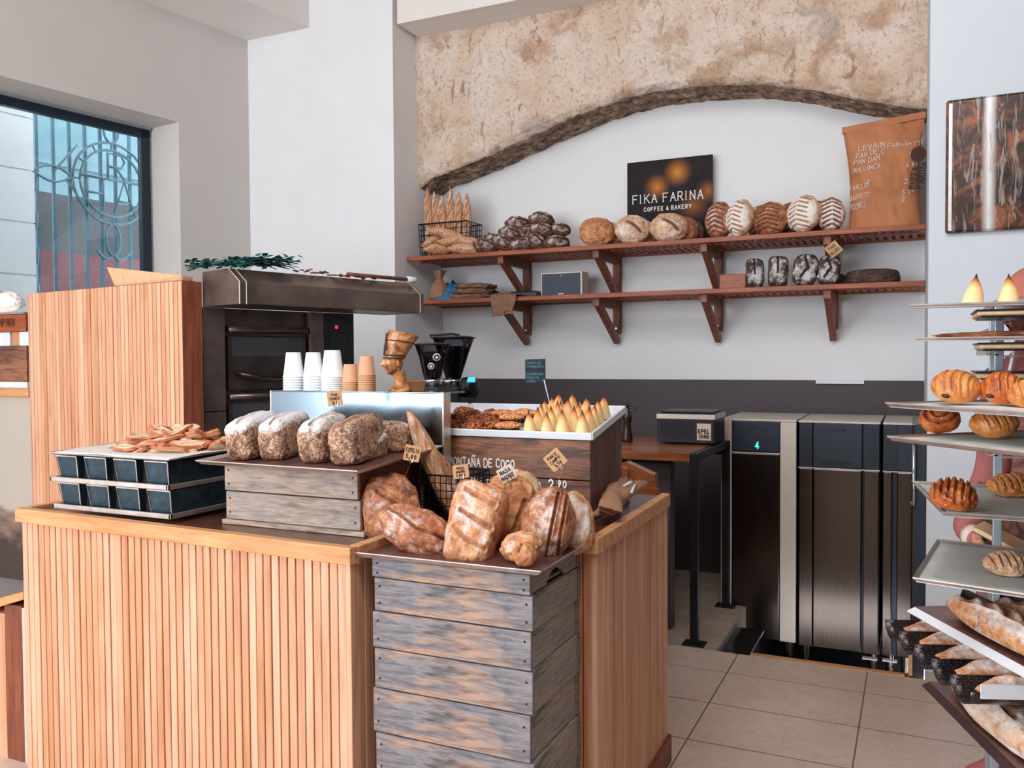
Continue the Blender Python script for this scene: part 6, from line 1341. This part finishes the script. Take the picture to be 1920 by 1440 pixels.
# flat pastry on second tray
f = MB(); me = bread_mesh('flat_pastry', .45, .3, .014, MT['crust_b'], n=4, flat=.5, bump=.08, seed=70, bf=5); put('flat_pastry', me, (.27, 2.30, 1.642), (1, 0, 0), (0, 0, 1), 'flat browned sheet pastry on the second rack tray', 'pastry')
for px, lab in ((1824, 'coconut cone standing alone at the left of the topmost rack tray'), (1892, 'coconut cone before the baker\'s cap on the topmost rack tray')):
    Y = 2.28; c = at(px, 572, Y=Y); hgt = at(px, 511 if px < 1850 else 511, Y=Y).z-1.72; o = put('coconut_cone', cms[1], (c.x, Y, 1.718), (1, 0, 0), ((.10 if px < 1850 else -.02), 0, 1), lab, 'pastry', 'coconut cones on the rack', s=hgt/.089)
    o.scale = (hgt/.089*1.2, hgt/.089*1.2, hgt/.089)
def spiral(turns=2.2, r0=.12, r1=.9, n=26, sq=1.0): return [(( r0+(r1-r0)*i/n)*math.cos(turns*2*math.pi*i/n), (r0+(r1-r0)*i/n)*sq*math.sin(turns*2*math.pi*i/n)) for i in range(n+1)]
def bun(px0, px1, py0, py1, z, m, seed, lab, cat, kind='bun', up=(0, -.6, 1), yaw=0, spots=()):
    cx = (px0+px1)/2
    b = rp(cx, py1-3, z); s = 1/ppm(b.y, cx); w = (px1-px0)*s; h = (py1-py0)*s
    if kind == 'bun': me = bread_mesh('swirl_bun', w, w*.85, h*.95, MT[m], sub=6, bump=.035, flat=.45, scores=[spiral()], sw=.07, sg=.12, ridge=.08, seed=seed, sdark=.8)
    elif kind == 'twist': me = bread_mesh('twisted_pastry', w, w*.8, h*.8, MT[m], sub=6, bump=.06, bf=4, flat=.4, scores=[[(x-.25, .9), (x+.05, 0), (x+.30, -.9)] for x in (-.8, -.5, -.2, .1, .4, .7)], sw=.05, sg=.12, ridge=.09, seed=seed, ends=.3, sdark=.7)
    else: me = bread_mesh('laminated_roll', w, w*.8, h, MT[m], sub=6, bump=.03, flat=.45, scores=[[(x-.10+.25*y*y, y) for y in (-.9, -.4, 0, .4, .9)] for x in (-.7, -.35, 0, .35, .65)], sw=.05, sg=.06, ridge=.05, seed=seed, ends=.35, sdark=.45)
    o = put(me.name, me, b+Vector((0, w*.25, 0)), (math.cos(yaw), math.sin(yaw), 0), up, lab, cat); rest(o, z+.008)
    for sx, sy in spots:
        dr = (at(sx, sy, Y=1)-CP).normalized(); mi = o.matrix_basis.inverted(); hit, loc, nrm_, _ = o.ray_cast(mi @ CP, (mi.to_3x3() @ dr).normalized())
        if hit:
            f = MB(); ell(f, loc+nrm_*.001, (.0085, .0050, .0045), 10, 8); f.build('chocolate_spot', MT['choc'], o, smooth=True)
    return o
bun(1748, 1838, 721, 766, 1.49, 'pastry', 1, 'golden bun with two chocolate spots, left on the third rack tray', 'pastry', 'roll', yaw=-.4, spots=((1773, 742), (1765, 753)))
bun(1842, 1918, 718, 768, 1.49, 'twist', 2, 'darker golden bun with chocolate spots, second on the third rack tray', 'pastry', 'roll', yaw=-.3, spots=((1857, 742), (1848, 753)))
bun(1893, 1960, 733, 775, 1.485, 'pastry', 3, 'pale golden bun cut by the frame edge on the third rack tray', 'pastry', 'roll')
for cxp, cyp, Yo in ((1773, 744, -.012), (1766, 753, -.02), (1857, 743, -.012), (1848, 753, -.02)): pass
bun(1727, 1798, 785, 823, 1.42, 'twist', 4, 'glossy spiral bun at the left of the fourth rack tray', 'pastry', 'bun', up=(-.1, -.9, .8))
bun(1822, 1908, 790, 832, 1.42, 'pastry', 5, 'glossy laminated roll at the right of the fourth rack tray', 'pastry', 'roll', yaw=.2)
bun(1745, 1832, 905, 966, 1.252, 'twist', 6, 'orange twisted pastry at the left front of the fifth rack tray', 'pastry', 'twist', yaw=-.5, up=(0, -.3, 1))
bun(1857, 1935, 902, 940, 1.252, 'pastry', 7, 'golden twisted pastry at the back right of the fifth rack tray', 'pastry', 'twist', up=(0, -.3, 1))
bun(1850, 1932, 1046, 1088, 1.102, 'crust_p', 8, 'pale sugared knotted bun on the grey parchment of the sixth rack tray', 'pastry', 'twist', up=(0, -.2, 1))
# proving boards behind
bd = plain('pale_board_edge', srgb(226, 190, 150), .7, var=.12, sc=30)
for i, (px, py, z, lab) in enumerate(((1832, 588, 1.69, 'uppermost'), (1836, 650, 1.615, 'second from the top'), (1832, 705, 1.56, 'third from the top'), (1842, 768, 1.475, 'fourth, behind the chocolate buns'))):
    p = at(px, py, Y=2.66); e = empty('proving_board', (p.x, 2.66, p.z), 0, 'round-ended pale wooden proving board on the rack, %s' % lab, 'board', 'proving boards on the rack')
    f = MB(); t = .007; f.box((.0, 0, -t), (.5, .26, t)); f.build('board', bd, e, bevel=.006, seg=3)
    f = MB(); f.box((-.003, -.003, t), (.5, .26, t+.004)); f.box((.01, -.002, -t-.004), (.5, .26, -t)); f.build('dark_outline', MT['sack'] if 0 else MT['plastic'], e)  # thin near-black strips outlining the board above and below
# perforated baguette pan with loaves, pale frame
qa = rp(1672, 1192, .865); qb = rp(1800, 1305, .865); dv_ = (qb-qa); dv_.z = 0; nc = 5; st_ = dv_/(nc-1)*1.0; cdir = Vector((.93, .36, 0)).normalized(); sp_ = st_.length
k = N('perforated_black_steel', .3, .7); vv = k.mapped((1, 1, 1)); vo = k.n('TexVoronoi', {'Scale': 190.0, 'Vector': vv, 'Randomness': .1}); k.set('Base Color', k.mix(k.ramp(vo.outputs['Distance'], [(.18, BW(1)), (.24, BW(0))]), k.ramp(k.noise(20, 4), [(.3, srgb(30, 28, 34)), (.7, srgb(74, 62, 62))]), srgb(150, 146, 150))); MT['perf'] = k.m
e = empty('baguette_pan', qa, 0, 'black perforated baguette pan of five channels on the lower rack', 'baguette pan')
LC = .62
for i in range(nc):
    f = MB(); o_ = st_*i; sd_ = Vector((-cdir.y, cdir.x, 0))
    f.grid(lambda u, v: o_+cdir*(LC*u)+sd_*(sp_*.49*math.cos(math.pi*(1-v)))+Vector((0, 0, .028-.040*math.sin(math.pi*v))), 24, 12); f.build('channel', MT['perf'], e, smooth=True, solid=.0015)
f = MB(); a = -st_*.5+Vector((0, 0, .03)); b = st_*(nc-.5)+Vector((0, 0, .03)); f.bar(a+cdir*LC, b+cdir*LC, .004, .02); f.bar(b+cdir*.02, b+cdir*LC, .006, .030); f.build('frame', MT['white'], e)
WB = ['rearmost', 'second from the rear', 'middle', 'second from the front', 'frontmost']
for i in range(nc):
    L = .46; me = bread_mesh('pan_baguette', L, sp_*.98, .060, MT['crust'], sub=6, bump=.03, flat=.5, ends=.5, scores=[[(x-.10, .35), (x+.16, -.35)] for x in (-.55, -.2, .15, .5)], sw=.09, sg=.12, ridge=.12, flour=.35, flour_top=.3, seed=100+i, sdark=.3)
    put('pan_baguette', me, qa+st_*i+cdir*(.035+L/2)+Vector((0, 0, -.004)), cdir, (0, 0, 1), 'baguette lying in the black perforated pan, %s of five' % WB[i], 'bread', 'baguettes in the perforated pan')
# baguettes on the angled white-rimmed tray, in two dark channels
u7 = (-d7).normalized(); n7 = Vector((-d7.y, d7.x, 0)).normalized()
for i in range(3):
    L = .50; me = bread_mesh('slashed_baguette', L, .085, .065, MT['crust'], sub=6, bump=.03, flat=.5, ends=.4, scores=[[(x-.12, .5), (x+.18, -.4)] for x in (-.7, -.4, -.1, .2, .5)], sw=.09, sg=.12, ridge=.12, flour=.4, flour_top=.3, seed=110+i, sdark=.3)
    c = q7+d7.normalized()*(.06+L/2+.03*i)+n7*(.055+.105*i)
    put('slashed_baguette', me, (c.x, c.y, .960), -u7, (0, 0, 1), 'slashed floury baguette on the angled rack tray, %s' % ['nearest its white rim', 'second from the rim', 'third from the rim'][i], 'bread', 'slashed baguettes on the angled tray')
    f = MB(); b0_ = q7+d7.normalized()*.04+n7*(.108+.105*i); f.grid(lambda u, v: Vector((b0_.x, b0_.y, .958))+d7.normalized()*(.55*u)+n7*(.012*math.cos(math.pi*(1-v)))+Vector((0, 0, .048*math.sin(math.pi*v))), 12, 8); tag(f.build('channel_ridge', MT['perf'], None, smooth=True, solid=.002), 'black perforated divider between baguettes on the angled tray, %s from the rim' % ['first', 'second', 'third'][i], 'tray divider', 'perforated dividers on the angled tray')
u9 = d9.normalized(); n9 = Vector((-d9.y, d9.x, 0)).normalized()
for i in range(3):
    L = .52; me = bread_mesh('floured_baguette', L, .105, .075, MT['crust_p'], sub=6, bump=.03, flat=.5, ends=.3, scores=[[(x-.14, .45), (x+.12, -.35)] for x in (-.6, -.2, .2, .6)], sw=.12, sg=.12, ridge=.05, flour=.5, flour_top=.2, seed=120+i, sdark=.3, crumb=.0)
    c = q9+u9*(.02+L/2)+n9*(.055+.115*i); put('floured_baguette', me, (c.x, c.y, .752), u9, (0, 0, 1), 'thickly floured slashed baguette on the lowest rack tray, %s' % ['nearest the dark rim', 'second from the dark rim', 'third, mostly out of frame'][i], 'bread', 'floured baguettes on the lowest tray')
# ================================================================ the baker behind the rack
YB = 3.55
def B(x, y, Y=YB): return at(x, y, Y=Y)
def skinned(name, pts, edges, m, sub=2, parent=None):
    me = bpy.data.meshes.new(name); me.from_pydata([tuple(p[0]) for p in pts], edges, []); o = bpy.data.objects.new(name, me); COL.objects.link(o)
    sk_ = o.modifiers.new('skin', 'SKIN'); sk_.use_smooth_shade = True
    for i, p in enumerate(pts):
        v = me.skin_vertices[0].data[i]; r = p[1]; v.radius = r if isinstance(r, tuple) else (r, r); v.use_root = (i == 0)
    s = o.modifiers.new('sub', 'SUBSURF'); s.levels = sub; s.render_levels = sub
    me.materials.append(m); 
    if parent: o.parent = parent
    return o
hc = B(1936, 574); s_ = 1/ppm(YB, 1930)
skin = plain('warm_skin', srgb(206, 140, 116), .55, var=.10, sc=18)
shirt = plain('mauve_shirt', srgb(168, 98, 98), .85, var=.12, sc=9, bump=.2)
hips = Vector((hc.x+.02, YB+.02, .98))
sh_z = B(1900, 700).z
pl_ = skinned('person', [
 (hips, (.15, .11)), (Vector((hc.x+.03, YB, 1.18)), (.15, .11)), (Vector((hc.x+.04, YB, sh_z-.12)), (.17, .12)), (Vector((hc.x+.035, YB, sh_z)), (.11, .09)), (Vector((hc.x+.02, YB, sh_z+.09)), .058), (Vector((hc.x+.01, YB, hc.z-.03)), .075), (hc+Vector((.02, 0, .05)), .085),
 (Vector((hc.x-.10, YB-.06, sh_z-.03)), .072), (B(1862, 880, YB-.12), .058), (B(1808, 995, YB-.22), .050), (B(1826, 1008, YB-.30), .036), (B(1846, 1016, YB-.34), .030),
 (Vector((hc.x+.22, YB+.03, sh_z-.03)), .07), (Vector((hc.x+.30, YB-.02, 1.25)), .055), (Vector((hc.x+.25, YB-.2, 1.12)), .042), (Vector((hc.x+.18, YB-.32, 1.10)), .032),
 (Vector((hc.x-.08, YB, .85)), .095), (Vector((hc.x-.09, YB-.03, .48)), .065), (Vector((hc.x-.09, YB+.01, .10)), .045), (Vector((hc.x-.20, YB-.01, .045)), .04),
 (Vector((hc.x+.12, YB+.02, .85)), .095), (Vector((hc.x+.12, YB, .48)), .065), (Vector((hc.x+.12, YB+.05, .10)), .045), (Vector((hc.x+.01, YB+.03, .045)), .04)],
 [(0, 1), (1, 2), (2, 3), (3, 4), (4, 5), (5, 6), (3, 7), (7, 8), (8, 9), (9, 10), (10, 11), (3, 12), (12, 13), (13, 14), (14, 15), (0, 16), (16, 17), (17, 18), (18, 19), (0, 20), (20, 21), (21, 22), (22, 23)], shirt)
tag(pl_, 'bearded baker in a mauve shirt and cap behind the rack, holding a board', 'person')
# head facing left: profile displaced sphere with features
vs, fs = ico(6); out = []
for d in vs:
    x, y, z = d.x*.098, d.y*.076, d.z*.118
    if d.z < 0: x *= 1-.12*(-d.z); y *= 1-.25*(-d.z)
    if d.x < 0:
        sy, zz = d.y, d.z
        x -= .026*math.exp(-(sy/.15)**2)*math.exp(-((zz+.10)/.15)**2)+.010*math.exp(-(sy/.11)**2)*math.exp(-((zz-.12)/.2)**2)
        x -= .012*math.exp(-(sy/.28)**2)*math.exp(-((zz+.40)/.045)**2)+.012*math.exp(-(sy/.25)**2)*math.exp(-((zz+.52)/.05)**2)
        x -= .016*math.exp(-(sy/.35)**2)*math.exp(-((zz+.82)/.14)**2)
        for s in (-1, 1): x += .016*math.exp(-((sy-s*.36)/.15)**2)*math.exp(-((zz-.06)/.11)**2)-.008*math.exp(-((sy-s*.36)/.10)**2)*math.exp(-((zz-.05)/.05)**2)
    out.append((x, y, z))
rzh = math.radians(22); hcen = hc+Vector((0, 0, .0))
def hpart(name, m, pts_, fcs, smooth=True):
    me = bpy.data.meshes.new(name); me.from_pydata(pts_, [], fcs); me.materials.append(m)
    for p in me.polygons: p.use_smooth = smooth
    o = bpy.data.objects.new(name, me); COL.objects.link(o); o.parent = pl_; o.location = hcen; o.rotation_euler = (0, 0, rzh); return o
hd_ = hpart('head', skin, out, fs)
bo = [(p[0]*1.05-.002, p[1]*1.06, p[2]*1.04-.001) for p in out]; fsb = [q for q in fs if all((vs[i].z < -.20 and vs[i].x < .15 and not (abs(vs[i].y) < .30 and -.58 < vs[i].z < -.34 and vs[i].x < -.5) and not (vs[i].z > -.34 and vs[i].x < -.62 and abs(vs[i].y) < .22)) for i in q)]
hpart('beard', plain('brown_beard', srgb(98, 58, 48), .9, var=.4, sc=90, bump=.8), bo, fsb)
ml = MB(); ell(ml, (-.098, 0, -.056), (.008, .024, .006)); hpart('mouth', plain('lips', srgb(150, 72, 66), .5), ml.v, ml.f)
ey = MB(); ell(ey, (-.083, -.027, .008), (.010, .013, .009), 12, 8); ell(ey, (-.083, .027, .008), (.010, .013, .009), 12, 8); hpart('eye', plain('dark_eye', srgb(60, 46, 44), .3), ey.v, ey.f)
er = MB(); ell(er, (.008, -.078, -.01), (.018, .008, .030), 12, 8); ell(er, (.008, .078, -.01), (.018, .008, .030), 12, 8); hpart('ear', skin, er.v, er.f)
co = [(p[0]*1.10+.004, p[1]*1.12, p[2]*1.16+.006) for p in out]; fsc = [q for q in fs if all(vs[i].z > .14 for i in q)]
cap_ = hpart('cap', plain('dusty_rose_cap', srgb(176, 106, 92), .85, var=.08), co, fsc); m_ = cap_.modifiers.new('solid', 'SOLIDIFY'); m_.thickness = .004
# apron
apr = N('patterned_apron', .85); a = apr.noise(16, 5, .7, dist=1.0); apr.set('Base Color', apr.ramp(a, [(.34, srgb(44, 34, 40)), (.48, srgb(120, 84, 72)), (.58, srgb(168, 100, 92)), (.72, srgb(60, 66, 76))])); MT['apron'] = apr.m
f = MB(); cxa = hc.x+.03
def ap(u, v):
    A = math.radians(-160+170*u); z = .55+(sh_z-.15-.55)*v; r = .205-.02*v
    return (cxa+r*1.05*math.cos(A), YB+r*.80*math.sin(A), z)
f.grid(ap, 24, 20); f.build('apron', MT['apron'], pl_, smooth=True, solid=.004)
f = MB(); f.tube([B(1893, 695, YB-.16), B(1899, 668, YB-.13), B(1905, 640, YB-.08)], .006, 6); f.build('apron_strap', MT['white'], pl_, smooth=True)
# hand with five fingers round the board, pale cuff
hp = B(1846, 1014, YB-.36)
f = MB(); f.tube([B(1822, 1004, YB-.28), B(1830, 1010, YB-.31)], .040, 14); f.build('cuff', MT['palecard'], pl_, smooth=True)
hand = []; ed = []
hand += [(B(1832, 1010, YB-.31), .026), (hp, (.034, .018))]; ed += [(0, 1)]
for i in range(4):
    b0_ = hp+Vector((.018+.004*i, -.008-.0*i, .024-.017*i)); k0 = len(hand)
    ln = (.030, .034, .032, .025)[i]
    hand += [(b0_, .0095), (b0_+Vector((ln, -.014, -.008)), .0085), (b0_+Vector((ln+.010, .002, -.024)), .0078), (b0_+Vector((ln-.004, .018, -.026)), .0070)]; ed += [(1, k0), (k0, k0+1), (k0+1, k0+2), (k0+2, k0+3)]
k0 = len(hand); hand += [(hp+Vector((-.006, -.018, .026)), .011), (hp+Vector((.014, -.032, .036)), .009), (hp+Vector((.036, -.036, .032)), .0078)]; ed += [(0, k0), (k0, k0+1), (k0+1, k0+2)]
skinned('hand', hand, ed, skin, parent=pl_)
pb0 = B(1833, 985, YB-.42); pb1 = B(2010, 1075, YB-.50)
e = empty('peel_board', pb0, 0, 'long pale wooden board held slantwise by the baker', 'board'); f = MB(); f.bar((0, 0, 0), pb1-pb0, .13, .014); f.build('board', bd, e, bevel=.003)
f = MB(); f.bar((0, 0, -.009), pb1-pb0+Vector((0, 0, -.009)), .125, .004); f.build('dark_underside', MT['plastic'], e)
# ================================================================ left edge behind the counter
YL = 3.36
def Lp(x, y, Y=YL): return at(x, y, Y=Y)
xr = Lp(50, 700).x; xl = -5.3
f = MB(); f.box((xl, YL, Lp(20, 1085).z), (Lp(64, 800).x, YL+.5, Lp(20, 743).z)); 
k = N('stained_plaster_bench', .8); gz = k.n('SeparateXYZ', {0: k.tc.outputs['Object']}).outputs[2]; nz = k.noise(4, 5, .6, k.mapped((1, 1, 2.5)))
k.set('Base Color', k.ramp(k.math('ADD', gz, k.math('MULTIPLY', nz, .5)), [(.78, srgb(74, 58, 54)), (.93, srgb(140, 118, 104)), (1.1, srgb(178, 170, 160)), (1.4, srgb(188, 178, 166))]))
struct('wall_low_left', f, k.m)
f = MB(); f.box((xl, YL-.03, Lp(20, 743).z), (Lp(62, 735).x, YL+.5, Lp(20, 728).z)); tag(f.build('window_ledge', MT['oakx'], None, bevel=.003), 'pale oak ledge at the left frame edge below a dark crate', 'ledge')
f = MB(); z0_, z1_ = Lp(20, 728).z, Lp(20, 716).z; f.box((xl, YL, z0_+.001), (xr, YL+.14, z1_)); tag(f.build('white_tray', MT['white'], None, bevel=.003), 'white flat tray on the oak ledge under the dark crate', 'tray')
f = MB(); f.box((xl, YL, z1_+.001), (xr, YL+.14, Lp(20, 649).z)); tag(f.build('wooden_crate', MT['crate_d'], None, bevel=.004), 'dark brown closed crate at the left frame edge below white boxes', 'crate')
zb_ = Lp(20, 649).z+.001; zt_b = Lp(20, 622).z
for i, (a, b, lab) in enumerate(((-30, 12, 'white cardboard box at the far left edge under the lettered crate'), (30, 47, 'white cardboard box beside the partition under the lettered crate'))):
    f = MB(); f.box((Lp(a, 640).x, YL+.02, zb_), (Lp(b, 640).x, YL+.14, zt_b)); tag(f.build('cardboard_box', MT['white'], None, bevel=.003), lab, 'box')
f = MB(); f.box((Lp(14, 640).x, YL+.03, zb_), (Lp(27, 640).x, YL+.14, zt_b)); tag(f.build('kraft_box', MT['terracotta'], None, bevel=.003), 'narrow kraft box between the two white boxes at the left edge', 'box')
zc_ = Lp(20, 590).z; e = empty('lettered_crate', ((xl+xr)/2, YL, zt_b+.001), 0, 'red-brown crate with pressed letters MPARI at the left edge under a floury loaf', 'crate'); w_ = (xr-xl)/2
f = MB(); f.box((-w_, 0, 0), (w_, .14, zc_-zt_b)); f.build('crate', MT['teak'], e, bevel=.003); f = MB(); hh = (zc_-zt_b)*.42; f.m = Matrix.Translation((Lp(-2, 600).x-(xl+xr)/2, -.002, (zc_-zt_b)*.32)); letters(f, 'MPARI', (0, 0, 0), (1, 0, 0), (0, 0, 1), hh, .18, w=.62, gap=.18); f.build('lettering', plain('pressed_letters', srgb(86, 40, 30), .7), e)
f = MB(); f.box((-w_, -.01, zc_-zt_b+.001), (w_, .14, zc_-zt_b+.012)); f.build('lid', MT['rim'], e)
zz = zc_+.013; s = 1/ppm(YL, 20)
rest(put('floured_loaf', bread_mesh('floured_loaf', 60*s, .12, 34*s, MT['crust_p'], sub=6, flat=.4, bump=.05, flour=.9, flour_top=.2, seed=200), Lp(22, 566, 3.42), (1, 0, .35), (0, -.5, 1), 'white floury loaf on the lettered crate at the left frame edge', 'bread'), zz)
rest(put('brown_loaf', bread_mesh('brown_loaf', 50*s, .12, 40*s, MT['crust'], sub=6, flat=.4, bump=.05, flour=.3, seed=201), Lp(2, 560, 3.46), (1, 0, .1), (0, -.3, 1), 'golden loaf behind the white floury one at the left frame edge', 'bread'), zz)
YBN = 2.25; p0, p1 = Lp(-120, 1152, YBN), Lp(52, 1108, YBN); bx_ = p0.x
e = empty('bench', (bx_, YBN, 0), 0, 'oak bench with upright boards at the lower left frame edge', 'bench')
f = MB(); f.prism([(0, -.02, p0.z-.05), (p1.x-bx_, -.02, p1.z-.03), (p1.x-bx_, -.02, p1.z), (0, -.02, p0.z)], (0, .55, 0)); f.build('bench_rail', MT['oakx'], e, bevel=.003)
for a, b, mt, zt_k in ((-120, 10, 'oak', 1150), (10, 42, 'teakz', 1132), (42, 50, 'strip', 1140), (50, 62, 'plastic', 1135)):
    p0, p1 = Lp(a, 1200, YBN), Lp(b, 1200, YBN); f = MB(); f.box((p0.x-bx_, 0, 0), (p1.x-bx_-.002, .10, Lp(a if a > -50 else 5, zt_k, YBN).z)); f.build('board', MT[mt], e)
